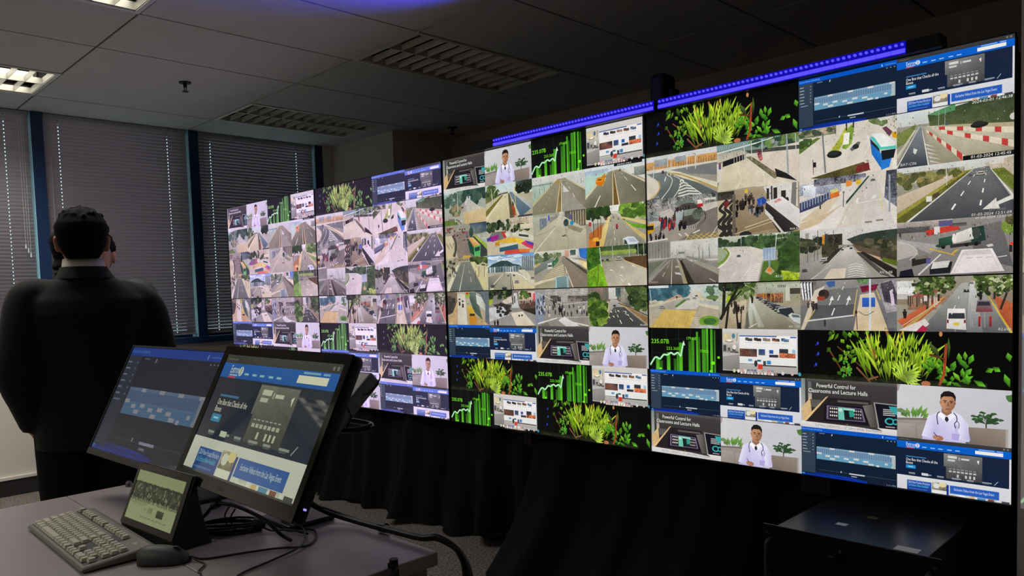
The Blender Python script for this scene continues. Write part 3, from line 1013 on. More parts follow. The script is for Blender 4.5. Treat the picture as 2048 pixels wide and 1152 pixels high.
def t_r2c7(c):
    r = random.Random(7)
    c.R((206, 200, 188), 0, 0, 1, 1, (216, 206, 196))
    c.R((150, 150, 130), 0, 0, .4, .16, (120, 124, 96), .6)
    c.trees(r, 0, .02, .35, .14, 16, [(80, 96, 60), (170, 150, 130), (60, 76, 56)], (.02, .04))
    c.trees(r, .7, 0, 1, .12, 14, [(90, 112, 70), (110, 130, 84), (190, 190, 180)], (.03, .05))
    c.P((96, 124, 54), [(0, .3), (.2, .18), (.24, .2), (0, .46)], .3)
    c.trees(r, 0, .22, .1, .32, 6, [(60, 84, 44), (74, 100, 50)], (.03, .05))
    c.P((170, 176, 60), [(.33, .5), (.42, .3), (.5, .06), (.54, .1), (.46, .4), (.42, .52)], .35)
    c.P((120, 150, 56), [(.46, .46), (.52, .1), (.56, .04), (.585, .1), (.56, .4), (.5, .5)], .35)
    c.P((232, 230, 222), [(.48, .18), (.54, .18), (.53, .4), (.47, .4)])
    c.R((50, 48, 40), .5, 0, .515, .14)
    c.R((50, 48, 40), .57, 0, .585, .1)
    c.E((30, 34, 36), .38, .56, .08, .07, 12)
    c.E((40, 46, 46), .37, .53, .06, .05, 10)
    c.P((96, 104, 104), [(.54, .5), (.62, .38), (.65, .4), (.62, .5), (.56, .55)])
    c.E((40, 44, 46), .6, .47, .035, .05, 9)
    c.L((120, 128, 132), .255, .1, .285, .9, .03, .036)
    c.C((232, 226, 216), [(.72, .3), (.73, .5), (.68, .68)], .014)
    c.R((36, 34, 34), .15, .66, .185, .76)
    c.L((90, 60, 56), .15, .6, .155, .9, .012)
    c.P([(76, 70, 38), (84, 78, 42), (92, 84, 46), (70, 64, 34)], [(.12, .97), (.68, .78), (.75, .95), (.4, 1.05)], .4)
    c.P((120, 44, 46), [(.61, .84), (.73, .8), (.74, .94), (.6, .96)], .2)
    c.P((150, 150, 148), [(.7, .76), (.73, .75), (.73, .82)])
    # blue coach
    c.P([(36, 110, 190), (40, 120, 200), (30, 100, 190), (30, 100, 190)], [(.74, .34), (.84, .62), (.86, .98), (.76, .66)])
    c.P((40, 120, 206), [(.84, .66), (.96, .7), (.93, .94), (.85, .98)])
    c.P((28, 36, 44), [(.75, .38), (.83, .56), (.84, .64), (.755, .46)])
    c.P((24, 30, 36), [(.85, .62), (.99, .62), (.97, .78), (.86, .8)])
    c.P((80, 190, 180), [(.74, .32), (.97, .46), (1.0, .62), (.84, .6)])
    c.P((226, 230, 226), [(.76, .28), (.86, .29), (.99, .5), (.98, .56), (.85, .55)])
    c.P((100, 60, 76), [(.86, .2), (.9, .18), (.96, .3), (.93, .38)], .3)
    c.P((214, 160, 30), [(.95, .3), (1, .32), (1, .44), (.96, .4)])
    c.R((226, 222, 214), .96, .82, 1, .98)


def t_r2c8(c):
    r = random.Random(8)
    c.R((206, 212, 214), 0, 0, 1, .25, (196, 200, 196))
    c.P([(60, 78, 48), (52, 66, 44), (76, 84, 56), (84, 96, 62)], [(.28, .1), (1, -.1), (1, .46), (.3, .32)], .25)
    c.P((84, 140, 96), [(.28, .1), (.52, -.02), (.52, .1), (.36, .14)], .15)
    c.P((112, 124, 66), [(0, .36), (.18, .24), (.14, .5), (0, .62)], .3)
    c.P([(196, 190, 170), (200, 194, 174), (150, 144, 120), (160, 152, 128)], [(.27, .3), (1, .46), (1, .98), (.55, .98)])
    c.P((176, 164, 134), [(.4, .32), (1, .46), (1, .62), (.42, .4)])
    c.P([(170, 166, 148), (180, 174, 154), (150, 142, 118), (140, 132, 110)], [(.24, .3), (.3, .32), (.62, 1.0), (.36, 1.0)])
    c.P([(140, 146, 150), (130, 136, 142), (58, 62, 72), (52, 56, 66)], [(.2, .28), (.23, .28), (.3, 1.0), (-.02, 1.0)])
    c.L((214, 212, 200), .21, .28, .0, .98, .008, .025)
    c.L((214, 212, 200), .225, .28, .29, 1.0, .008, .025)
    c.L((190, 186, 164), .17, .34, 0, .8, .03, .05)
    for i in range(5):
        v = .6 + .08 * i
        c.P((206, 204, 194), [(.25 + .012 * i, v), (.3 + .018 * i, v + .05), (.34 + .02 * i, v + .09), (.29 + .02 * i, v + .06), (.26 + .012 * i, v + .03)])
    c.P((206, 206, 200), [(.155, .66), (.19, .7), (.17, .78), (.15, .74)])
    for i in range(9):    # near barrier
        t0, t1 = (i / 9) ** 1.25, ((i + 1) / 9) ** 1.25
        col = (186, 62, 58) if i % 2 else (214, 206, 184)
        c.P(col, [(.27 + .36 * t0, .36 + .6 * t0), (.27 + .36 * t1, .36 + .6 * t1), (.27 + .36 * t1, .4 + .7 * t1), (.27 + .36 * t0, .4 + .68 * t0)], .1)
    for i in range(12):   # far barriers
        t0, t1 = i / 12, (i + 1) / 12
        col = (190, 64, 60) if i % 3 == 0 else (216, 206, 184)
        c.P(col, [(.38 + .62 * t0, .34 + .2 * t0), (.38 + .62 * t1, .34 + .2 * t1), (.38 + .62 * t1, .4 + .24 * t1), (.38 + .62 * t0, .4 + .24 * t0)], .1)
        col = (190, 64, 60) if i % 3 == 1 else (216, 206, 184)
        c.P(col, [(.4 + .6 * t0, .4 + .36 * t0), (.4 + .6 * t1, .4 + .36 * t1), (.4 + .6 * t1, .46 + .42 * t1), (.4 + .6 * t0, .46 + .42 * t0)], .1)
    c.E((34, 34, 34), .72, .42, .075, .05, 12)
    c.E((44, 44, 46), .71, .39, .05, .04, 10)
    c.E((210, 206, 200), .99, .36, .03, .06, 8)
    for u in (.38, .435):
        c.L((150, 156, 150), u, .04, u - .005, .36, .01)
    c.R((60, 90, 120), .44, .3, .46, .34)
    stamp(c, '2024-03-01 12:46:38', .73, .04, .05, (230, 230, 226))
    stamp(c, 'BAY-C06', .03, .96, .05, (200, 200, 196))
    c.R((20, 20, 22), .585, .92, 1, 1)
    stamp(c, '01-03-2024 12:45:45', .65, .98, .05, (226, 226, 220))


def t_r3c1(c):
    r = random.Random(11)
    c.R((150, 148, 136), 0, 0, 1, 1, (176, 164, 140))
    c.P([(60, 84, 104), (40, 66, 92), (80, 100, 110), (120, 130, 124)], [(.6, 0), (1, 0), (1, .4), (.66, .3)], .3)
    c.P([(140, 124, 116), (134, 120, 114), (110, 104, 102), (130, 120, 110)], [(.2, .2), (.6, .2), (.8, 1), (.3, 1)])
    c.P([(200, 188, 160), (206, 194, 166), (196, 182, 146), (190, 176, 140)], [(0, .3), (.2, .32), (.22, 1), (0, 1)], .1)
    c.C((70, 74, 64), [(.18, .3), (.25, .5), (.25, .75), (.2, .95)], .08, .1, .4)
    c.trees(r, .0, .08, .2, .2, 10, [(150, 60, 54), (110, 110, 104), (60, 56, 52)], (.02, .03))
    for i in range(26):
        u = .2 + .38 * r.random(); v = .1 + .36 * r.random()
        c.car(u, v, .04 + .02 * v, r.choice([(170, 56, 66), (70, 70, 80), (196, 190, 190), (60, 70, 100), (150, 140, 140)]))
    c.E((50, 74, 60), .64, .27, .05, .16, 10, .3)
    c.P((56, 62, 62), [(.66, .4), (.72, .38), (1, .82), (1, 1), (.84, 1)])
    c.P((150, 180, 56), [(.7, .38), (.73, .36), (1, .68), (1, .8)], .2)
    c.P((170, 172, 160), [(.74, .34), (1, .3), (1, .66)], .3)
    c.P((30, 72, 52), [(.56, .44), (.69, .7), (.7, .96), (.6, .86), (.56, .6)])
    c.P([(206, 150, 84), (216, 180, 120), (206, 164, 90), (196, 130, 66)], [(.575, .42), (.68, .42), (.85, .66), (.69, .72)], .2)
    c.P((78, 176, 92), [(.69, .7), (.85, .66), (.84, .96), (.7, .99)])
    c.P((40, 60, 60), [(.71, .74), (.835, .7), (.83, .82), (.715, .85)])
    c.P((196, 160, 50), [(.43, .94), (.6, .94), (.62, 1), (.42, 1)])
    for i in range(10):
        c.R((50, 48, 46), .02 + .02 * i, .5 + .04 * (i % 4), .028 + .02 * i, .6 + .04 * (i % 4))


def t_r3c2(c):
    r = random.Random(12)
    c.R((186, 180, 160), 0, 0, 1, 1, (190, 180, 156))
    c.trees(r, 0, .06, .5, .3, 30, DARKG + [(70, 86, 56)], (.03, .06))
    c.R((170, 160, 140), .5, .02, .92, .16, (150, 130, 110), .5)
    for i in range(8):
        c.R((214, 204, 180), .76 + .03 * i, .0, .772 + .03 * i, .2)
    c.trees(r, .55, .22, .9, .36, 20, DARKG + [(90, 104, 60)], (.03, .05))
    c.R((214, 206, 184), .74, .2, 1, .34, (200, 190, 166))
    c.P((110, 112, 112), [(.12, .34), (.42, .34), (.36, .6), (.0, .6)], .2)
    c.P((176, 60, 54), [(.33, .36), (.42, .34), (.46, .5), (.4, .56), (.36, .5)])
    c.P((206, 206, 196), [(.4, .4), (.5, .38), (.52, .5), (.44, .52)])
    c.P((206, 204, 186), [(.56, .42), (.8, .4), (1, .56), (1, .68), (.84, .62), (.58, .5)])
    c.P((60, 64, 62), [(.7, .46), (.9, .52), (.9, .58), (.7, .52)])
    c.P((150, 40, 130), [(.06, .46), (.26, .42), (.26, .54), (.14, .62), (.06, .58)], .5)
    c.P((70, 60, 150), [(0, .5), (.1, .46), (.1, .56), (0, .58)], .3)
    c.P((216, 170, 60), [(.2, .6), (.5, .54), (.62, .54), (.8, .66), (.7, .72), (.3, .66)], .2)
    c.P((226, 196, 60), [(.62, .56), (.74, .6), (.82, .7), (.72, .76), (.64, .66)])
    c.P((196, 130, 40), [(.18, .64), (.28, .62), (.28, .74), (.19, .74)], .2)
    c.P((200, 60, 90), [(.74, .72), (.84, .66), (1, .8), (.98, .92), (.86, .84)], .3)
    c.P((90, 60, 170), [(.84, .66), (1, .74), (1, .82), (.86, .74)], .2)
    c.P((206, 200, 180), [(.28, .72), (.66, .68), (.68, .76), (.3, .8)])
    c.P([(60, 92, 110), (60, 96, 116), (50, 84, 104), (44, 76, 96)], [(.28, .8), (.68, .74), (.68, .88), (.28, .92)], .2)
    c.P((206, 70, 56), [(.4, .9), (.62, .88), (.94, .9), (.9, 1), (.38, 1)], .15)
    c.P((214, 120, 60), [(.7, .88), (.94, .9), (.9, .98), (.7, .96)])
    for u in (.43, .58):
        c.L((196, 200, 196), u, .05, u + .01, .42, .014)


def t_r3c3(c):
    c.R((150, 154, 140), 0, 0, 1, .5, (176, 172, 152))
    c.R((172, 174, 158), 0, .06, .42, .52, (160, 162, 146))
    c.R((110, 122, 136), .13, .12, .27, .44, (120, 128, 132), .1)
    for i in range(12):
        c.R((84, 84, 86), .33 + .018 * i, .1, .338 + .018 * i, .5)
    c.R((76, 72, 66), .62, .0, 1, .42, (110, 104, 92), .5)
    for i in range(7):
        c.R((180, 164, 130), .72 + .045 * i, .02, .735 + .045 * i, .4)
    c.P([(186, 182, 160), (196, 190, 166), (186, 180, 158), (170, 164, 142), (160, 156, 134), (176, 170, 148)], [(.5, .12), (.6, .12), (1, .52), (1, 1), (0, 1), (0, .56)])
    c.C((160, 154, 132), [(0, .58), (.3, .48), (.46, .3), (.53, .06)], .03, .02)
    c.P((140, 134, 108), [(.6, .3), (.95, .5), (.9, .6), (.62, .42)], .2)
    c.P([(206, 200, 180), (206, 200, 180), (176, 170, 148), (176, 170, 148)], [(.5, .1), (.57, .1), (.7, .5), (.4, .5)])
    c.L((206, 202, 184), .42, .42, .03, 1, .02, .04)
    c.P((96, 90, 74), [(.55, .63), (.62, .6), (.64, .64), (.57, .66)])
    c.C((80, 76, 62), [(.63, .3), (.64, .6), (.68, .75), (.67, 1)], .008)
    c.E((54, 72, 66), .64, .3, .05, .1, 10, .3)
    c.E((40, 134, 190), .745, .32, .035, .06, 12)
    c.R((50, 70, 190), .3, .06, .325, .2)
    c.R((80, 80, 180), .71, .1, .735, .22)
    c.R((206, 202, 190), .52, .0, .6, .18, (180, 178, 160), .3)


def t_r3c4(c):
    r = random.Random(14)
    c.R((206, 206, 196), 0, 0, 1, .4, (190, 190, 174))
    c.R((226, 226, 222), .38, .0, .62, .14)
    c.trees(r, 0, .05, .4, .26, 30, [(34, 50, 26), (44, 66, 30), (58, 84, 36)], (.04, .08))
    c.trees(r, .6, .04, 1, .32, 44, [(86, 122, 40), (110, 146, 52), (130, 162, 64), (70, 102, 36)], (.04, .08))
    c.P((206, 186, 130), [(.55, .28), (1, .46), (1, .56), (.6, .34)], .1)
    c.P((96, 150, 36), [(.56, .34), (.8, .5), (1, .56), (1, .66), (.74, .56)], .3)
    c.P((196, 172, 110), [(.5, .3), (.56, .3), (1, .82), (1, .95)], .1)
    c.P([(176, 170, 152), (176, 170, 152), (130, 128, 112), (124, 122, 106)], [(.43, .22), (.53, .22), (1.0, 1.02), (.27, 1.02)])
    c.P([(216, 200, 140), (220, 204, 146), (206, 176, 100), (196, 164, 90)], [(.38, .28), (.43, .24), (.3, 1), (.14, 1)], .1)
    c.P([(170, 104, 50), (180, 110, 56), (190, 110, 50), (160, 84, 30)], [(.05, .66), (.3, .42), (.26, .8), (.04, 1)], .15)
    c.R((206, 120, 40), .04, .8, .2, 1.0)
    c.R((230, 170, 60), .12, .76, .22, .85)
    c.R((40, 34, 30), .17, .86, .23, .98)
    for u in (.13, .21, .26):
        c.L((30, 28, 26), u, .25, u, .78, .014)
    c.L((196, 204, 204), .09, .25, .12, .6, .022)
    c.R((176, 54, 50), .05, .36, .1, .46)
    c.car(.35, .3, .05, (196, 40, 36))
    c.P((150, 40, 40), [(.515, .48), (.54, .46), (.55, .56), (.51, .58)])
    c.R((60, 30, 30), .52, .56, .54, .6)
    for (u, v) in ((.42, .34), (.55, .32), (.47, .27)):
        c.R((50, 46, 44), u, v, u + .012, v + .06)
    c.D((206, 202, 186), .47, .4, .5, 1.0, .01, .03, 5, .5)
    for i in range(5):
        c.L((160, 156, 140), .38 + .06 * i, .84, .33 + .075 * i, 1.0, .02, .03)
    c.P((206, 212, 222), [(.62, .84), (.7, .8), (.8, .82), (.88, .96), (.84, 1), (.66, 1)])
    c.P((60, 62, 66), [(.64, .86), (.68, .9), (.7, 1), (.65, .98)])
    c.P((170, 180, 196), [(.7, .84), (.8, .85), (.84, .94), (.74, .94)])


def t_r3c5(c):
    r = random.Random(15)
    c.R((150, 148, 146), 0, 0, 1, 1, (150, 142, 134))
    c.R((120, 122, 122), 0, .0, 1, .2, (140, 138, 136), .9)
    for i in range(46):
        u = r.random(); v = .02 + .2 * r.random()
        c.R(r.choice([(60, 62, 66), (90, 90, 92), (180, 180, 178), (110, 80, 76)]), u, v, u + .008, v + .06 + .05 * r.random())
    c.P((186, 178, 170), [(.05, .36), (.35, .24), (.42, .4), (.0, .74)], .1)
    c.R((150, 156, 156), .0, .28, .18, .5, (120, 126, 126), .7)
    c.P((196, 190, 182), [(.7, .26), (1, .2), (1, .5), (.84, .4)], .05)
    c.E((110, 120, 112), .56, .16, .15, .07, 14, .2)
    c.E((70, 66, 62), .6, .42, .21, .26, 16, .4)
    c.P([(150, 164, 146), (140, 150, 134), (110, 120, 106), (120, 128, 114)], [(.54, .32), (.72, .3), (.76, .42), (.54, .46)], .2)
    c.P([(176, 184, 184), (160, 170, 172), (130, 140, 140), (140, 150, 150)], [(.42, .34), (.54, .3), (.5, .62), (.43, .72)])
    c.E((86, 92, 82), .74, .44, .09, .12, 12, .5)
    c.P((120, 112, 104), [(.82, .4), (1, .32), (1, 1), (.45, 1), (.7, .78)], .08)
    c.P((150, 140, 130), [(.1, .92), (.5, .72), (.7, .8), (.45, 1)], .05)
    c.crowd(r, .18, .38, .4, .62, 42, .14, ((24, 24, 28), (34, 34, 40), (60, 56, 60), (150, 40, 50), (40, 46, 76)))
    c.crowd(r, .46, .52, .56, .62, 12, .14, ((20, 20, 22), (32, 32, 36)))
    c.crowd(r, .02, .72, .24, .84, 8, .16, ((24, 24, 28), (50, 46, 50)))
    c.crowd(r, .42, .2, .62, .26, 22, .08)
    for i in range(16):
        a = -.4 + i * .13
        c.R((50, 48, 48), .6 + .24 * cos(a), .46 + .22 * sin(a), .606 + .24 * cos(a), .54 + .22 * sin(a))
    c.P((226, 222, 216), [(.73, .12), (.79, .12), (.8, .22), (.73, .22)])
    c.R((176, 40, 46), .73, .21, .805, .28)
    c.R((206, 202, 196), .83, .1, .98, .15)
    c.P((196, 150, 30), [(0, .58), (.1, .54), (.1, .74), (0, .8)])
    c.R((40, 40, 40), .0, .6, .09, .7)
    c.R((206, 70, 60), .32, .6, .345, .7)
    for (a, b, d, e) in ((.46, .84, .5, .9), (.55, .84, .6, .92), (.66, .86, .76, .8)):
        c.L((216, 212, 204), a, b, d, e, .025)
    c.L((226, 222, 214), 1, .74, .9, .98, .012)
    for i in range(7):
        c.L((206, 176, 60), .56 + .07 * i, 1, .62 + .09 * i, .86, .012)
        c.L((206, 176, 60), .56 + .07 * i, .9, .66 + .07 * i, 1, .01)
    c.L((214, 206, 196), 0, .98, .3, .94, .03)


def t_r3c6(c):
    r = random.Random(16)
    c.R((164, 150, 128), 0, 0, 1, 1, (150, 132, 104))
    c.P([(150, 136, 114), (160, 146, 122), (136, 116, 88), (128, 110, 82)], [(.22, .02), (.6, .04), (.74, .9), (.22, 1)])
    c.R((40, 42, 36), 0, .02, .22, .2, (70, 66, 56), .6)
    c.R((186, 172, 148), .0, .2, .2, 1, (176, 162, 138), .1)
    for k in range(3):
        u = .03 + .07 * k
        c.C((44, 42, 40), [(u + .1, .2 + .02 * k), (u, .38), (u + .07, .52), (u - .03, .72), (u + .06, .86), (u, 1)], .06, .1)
    c.P((100, 92, 80), [(.2, .1), (.24, .1), (.235, 1), (.19, 1)], .2)
    c.P((110, 40, 40), [(.08, .24), (.15, .22), (.15, .34), (.09, .36)], .5)
    c.crowd(r, .26, .2, .36, .3, 9, .16, ((24, 22, 22), (40, 34, 32)))
    c.crowd(r, .36, .1, .46, .24, 9, .14, ((24, 22, 22), (60, 50, 46)))
    c.crowd(r, .4, .34, .58, .44, 18, .18, ((20, 20, 24), (36, 36, 44), (70, 70, 80), (150, 140, 130)))
    c.crowd(r, .25, .44, .28, .46, 1, .16)
    c.P((46, 80, 170), [(.5, .26), (.58, .22), (.62, .3), (.6, .38), (.52, .4)], .3)
    c.P((70, 110, 196), [(.545, .27), (.56, .27), (.56, .4), (.54, .4)])
    c.P([(206, 204, 200), (214, 212, 208), (206, 204, 198), (206, 204, 198)], [(.58, .02), (.98, -.1), (.98, .5), (.66, .32)])
    for (u, v, w, h) in ((.62, .06, .03, .22), (.7, .06, .045, .26), (.79, .14, .055, .26)):
        c.R((44, 42, 42), u, v, u + w, v + h)
    c.R((60, 58, 60), .67, .02, .69, .3)
    c.P((120, 116, 114), [(.92, -.05), (.97, -.05), (.96, .5), (.9, .46)])
    c.E((40, 48, 44), .86, .34, .02, .06, 8)
    c.P([(214, 210, 208), (222, 218, 216), (216, 212, 210), (200, 198, 196)], [(.61, .34), (.8, .26), (1.0, .56), (1.0, .98)])
    c.P((196, 140, 140), [(.7, .34), (.77, .29), (.8, .34), (.73, .38)], .3)
    c.P([(52, 50, 50), (50, 48, 48), (36, 34, 34), (40, 38, 38)], [(.61, .34), (1.0, .95), (.78, 1.05), (.6, .52)])
    c.P((206, 206, 204), [(.6, .48), (.7, .68), (.69, .76), (.6, .58)])
    c.P((206, 200, 190), [(.64, .64), (.66, .62), (.82, 1), (.79, 1)])
    c.L((206, 190, 160), .35, .84, .66, .7, .016)
    c.L((216, 200, 170), .22, .96, .7, .75, .01)
    c.E((40, 40, 42), .36, 1.0, .08, .09, 12)
    c.R((206, 176, 60), .35, .02, .39, .1)
    stamp(c, 'RUA 01', .91, .96, .04, (220, 220, 216))


def t_r3c7(c):
    r = random.Random(17)
    c.R((206, 200, 192), 0, 0, 1, 1, (222, 216, 210))
    c.R((170, 176, 190), 0, .08, .45, .3, (150, 156, 176), .4)
    c.R((226, 228, 232), .04, .1, .18, .34, (196, 202, 212), .15)
    c.R((90, 94, 110), .16, .0, .7, .14, (130, 126, 136), .9)
    c.P([(64, 72, 104), (70, 78, 108), (84, 90, 112), (52, 60, 92)], [(0, .44), (.35, .28), (.35, .46), (0, .64)], .5)
    for i in range(12):
        c.R((150, 158, 180), .02 + .03 * i, .4 - .013 * i, .03 + .03 * i, .58 - .018 * i)
    c.P([(190, 184, 178), (196, 190, 184), (206, 200, 196), (206, 196, 186)], [(.66, .08), (.8, .08), (.98, 1), (.4, 1)])
    c.P([(206, 190, 166), (206, 192, 170), (206, 190, 164), (200, 184, 156)], [(.3, .44), (.46, .34), (.26, .78), (0, .82)], .06)
    c.P((200, 180, 150), [(0, .86), (.3, .7), (.5, .5), (.2, .9), (0, 1)])
    c.P((40, 72, 54), [(.5, .5), (.72, .06), (.74, .06), (.53, .5), (.5, .56)], .2)
    c.P([(214, 120, 60), (206, 100, 50), (206, 90, 50), (206, 110, 50)], [(.33, .32), (.43, .28), (.43, .38), (.34, .42)])
    c.P((206, 200, 120), [(.33, .26), (.4, .22), (.43, .28), (.34, .32)])
    c.P((214, 140, 60), [(.5, .1), (.56, .1), (.56, .2), (.5, .22)])
    c.P((216, 176, 40), [(.6, .12), (.65, .1), (.65, .19), (.6, .2)])
    c.P([(52, 56, 70), (60, 64, 78), (120, 124, 134), (90, 94, 104)], [(.9, 0), (1, 0), (1, .7), (.88, .5)], .6)
    c.L((150, 156, 166), .93, .08, .93, .78, .03)
    c.L((60, 60, 64), .475, .32, .47, .6, .014)
    c.L((120, 120, 124), .475, .3, .475, .34, .04)
    c.D((232, 230, 228), .71, .26, .68, .56, .008, .012, 3)
    c.P((228, 226, 222), [(.61, .46), (.63, .46), (.62, .54), (.6, .54)])
    c.P((228, 226, 222), [(.77, .44), (.81, .44), (.79, .5), (.75, .5)])
    c.L((216, 200, 110), .83, .4, .87, .74, .016)
    c.L((232, 230, 228), .6, .56, .86, .52, .01)
    c.D((228, 226, 224), .56, .56, .44, 1, .008, .014, 3, .7)
    c.L((214, 212, 210), .71, .56, .66, 1, .008)
    c.R((120, 120, 122), .69, .92, .76, .95)
    c.R((120, 120, 122), .8, .9, .87, .93)
    c.car(.77, .12, .05, (150, 150, 156))
    c.R((50, 50, 52), .22, .52, .235, .6)


def t_r3c8(c):
    r = random.Random(18)
    c.R((206, 208, 208), 0, 0, 1, .3, (190, 186, 166))
    c.R((150, 150, 136), .0, .1, .6, .2, (130, 126, 96), .5)
    c.trees(r, 0, .14, .55, .36, 40, [(96, 98, 54), (120, 116, 66), (80, 84, 50), (140, 132, 80)], (.03, .05))
    c.R((206, 208, 206), .38, .0, .52, .08)
    c.P([(196, 182, 160), (200, 186, 164), (190, 174, 150), (186, 168, 142)], [(0, .52), (.5, .22), (.5, .3), (0, .82)])
    c.P((140, 136, 56), [(.6, .18), (.68, .16), (0, 1), (0, .84)], .3)
    c.P((96, 96, 44), [(.62, .2), (.68, .17), (.08, 1.0), (0, 1), (0, .93)], .3)
    c.R((214, 212, 206), .27, .56, .32, .66)
    c.E((70, 60, 44), .36, .56, .035, .05, 8, .3)
    c.P((190, 176, 156), [(.76, .1), (1, .02), (1, .4), (.86, .26)], .2)
    c.R((206, 202, 196), .8, .02, .92, .12)
    c.P((110, 120, 50), [(.8, .2), (.92, .2), (1, .36), (1, .62)], .3)
    c.P([(104, 106, 108), (104, 106, 108), (66, 68, 74), (62, 64, 70)], [(.68, .16), (.8, .14), (1.0, .78), (1.0, 1.0)])
    c.P([(110, 112, 114), (110, 112, 114), (64, 66, 72), (66, 68, 72)], [(.67, .17), (.79, .15), (1.0, 1.02), (.1, 1.02)])
    c.L((214, 212, 206), .67, .17, .1, 1.0, .01, .03)
    c.L((214, 212, 206), .81, .18, 1, .7, .01, .03)
    c.D((226, 226, 222), .7, .22, .44, 1.0, .01, .035, 5, .4)
    c.D((226, 226, 222), .78, .22, .72, .96, .01, .035, 5, .4)
    c.car(.735, .22, .075, (210, 204, 180))
    c.car(.65, .24, .045, (120, 124, 130))
    c.car(.75, .15, .04, (206, 206, 206))
    c.P((214, 212, 208), [(.75, .88), (.86, .7), (.865, .77), (1, .66), (1, .74), (.88, .82), (.89, .89)])
    c.L((206, 208, 206), .445, .05, .45, .4, .012)
    stamp(c, 'SPV 1060', .8, .92, .045, (120, 122, 126))
    stamp(c, '01-03-2024 12:51:09', .74, .985, .05, (214, 214, 210))


def t_r4c1(c):
    r = random.Random(21)
    c.R((170, 164, 140), 0, 0, 1, 1, (190, 184, 150))
    c.R((150, 140, 110), .2, 0, .8, .1, (120, 112, 90), .6)
    c.trees(r, .6, .04, 1, .3, 24, [(70, 88, 44), (110, 124, 66), (50, 66, 36)], (.03, .06), .4)
    c.P([(206, 198, 150), (206, 198, 150), (190, 184, 130), (200, 192, 140)], [(.58, .14), (.7, .14), (1, .7), (.92, 1)], .1)
    c.P([(196, 190, 156), (200, 194, 160), (196, 190, 150), (186, 180, 142)], [(.66, .2), (1, .3), (1, .9), (.72, .3)], .15)
    c.R((150, 146, 126), 0, .05, .3, .8, (176, 170, 146), .4)
    c.trees(r, 0, .1, .24, .4, 16, [(60, 56, 48), (110, 104, 88), (170, 164, 140)], (.02, .04))
    c.P((206, 200, 176), [(.26, .22), (.32, .2), (.06, 1), (0, 1), (0, .9)], .1)
    c.P([(120, 122, 112), (124, 126, 116), (96, 104, 102), (92, 100, 98)], [(.36, .13), (.6, .13), (.92, 1.02), (.04, 1.02)])
    c.L((216, 214, 196), .46, .2, .31, 1.0, .01, .03)
    c.L((200, 198, 180), .36, .15, .05, 1.0, .01, .03)
    c.L((206, 200, 160), .6, .15, .9, 1, .01, .03)
    c.D((206, 204, 190), .55, .3, .63, .9, .01, .024, 3, .5)
    for (u, v) in ((.8, .3), (.93, .3), (.72, .4)):
        c.L((80, 66, 44), u, v, u - .02, v + .3, .02)
    c.crowd(r, .06, .3, .26, .5, 8, .12)


def t_r4c2(c):
    r = random.Random(22)
    c.P([(70, 130, 190), (90, 150, 206), (190, 210, 224), (206, 216, 222)], [(0, 0), (1, 0), (1, .4), (0, .4)])
    for (u, v, a, b) in ((.15, .08, .2, .05), (.6, .06, .16, .04), (.4, .16, .2, .05), (.85, .2, .16, .05)):
        c.E((206, 218, 230), u, v, a, b, 12, .2, .3, r)
    c.P((44, 72, 70), [(0, .36), (.1, .26), (.3, .17), (.44, .18), (.56, .28), (.7, .32), (.7, .48), (0, .48)], .3)
    c.R((150, 162, 170), .74, .1, .98, .5, (120, 130, 130), .3)
    for i in range(6):
        c.R((90, 100, 110), .76 + .04 * i, .08 + .02 * (i % 2), .775 + .04 * i, .48)
    c.R((100, 116, 120), .0, .34, .74, .52, (84, 96, 92), .8)
    for i in range(12):
        u = .04 + .05 * i
        c.R(r.choice([(190, 200, 206), (140, 156, 170), (70, 84, 90)]), u, .33 + .04 * r.random(), u + .028, .5)
    c.R((170, 166, 146), 0, .5, 1, 1, (190, 184, 156))
    c.P([(120, 122, 116), (170, 164, 146), (110, 112, 108), (96, 98, 96)], [(0, .62), (.34, .52), (.2, .86), (0, 1)])
    c.P([(190, 184, 164), (196, 190, 170), (206, 194, 154), (196, 184, 142)], [(.4, .52), (.64, .52), (1, 1), (.6, 1)])
    c.P([(206, 200, 176), (206, 200, 180), (196, 188, 160), (200, 190, 160)], [(.66, .46), (.8, .46), (1, .76), (1, 1)])
    c.P([(160, 156, 140), (170, 166, 148), (150, 146, 128), (140, 136, 118)], [(.36, .55), (.5, .52), (.5, 1), (.1, 1)])
    c.L((206, 200, 180), .34, .55, .04, .95, .02, .04)
    c.P((80, 82, 78), [(.495, .55), (.515, .55), (.56, 1), (.5, 1)])
    c.L((216, 212, 194), .51, .55, .53, 1, .01, .024)
    c.C((226, 222, 206), [(.4, .52), (.6, .54), (.74, .62), (.84, .75)], .03)
    for (u, v, s, col) in ((.63, .74, .1, (190, 190, 184)), (.575, .58, .05, (70, 80, 90)), (.45, .58, .05, (110, 130, 134)), (.36, .92, .13, (56, 58, 60)), (.96, .66, .08, (190, 190, 184)), (.1, .84, .1, (110, 108, 110))):
        c.car(u, v, s, col)
    c.L((80, 76, 66), .36, .35, .36, .62, .014)
    c.L((110, 112, 110), .82, .5, .84, .7, .01)


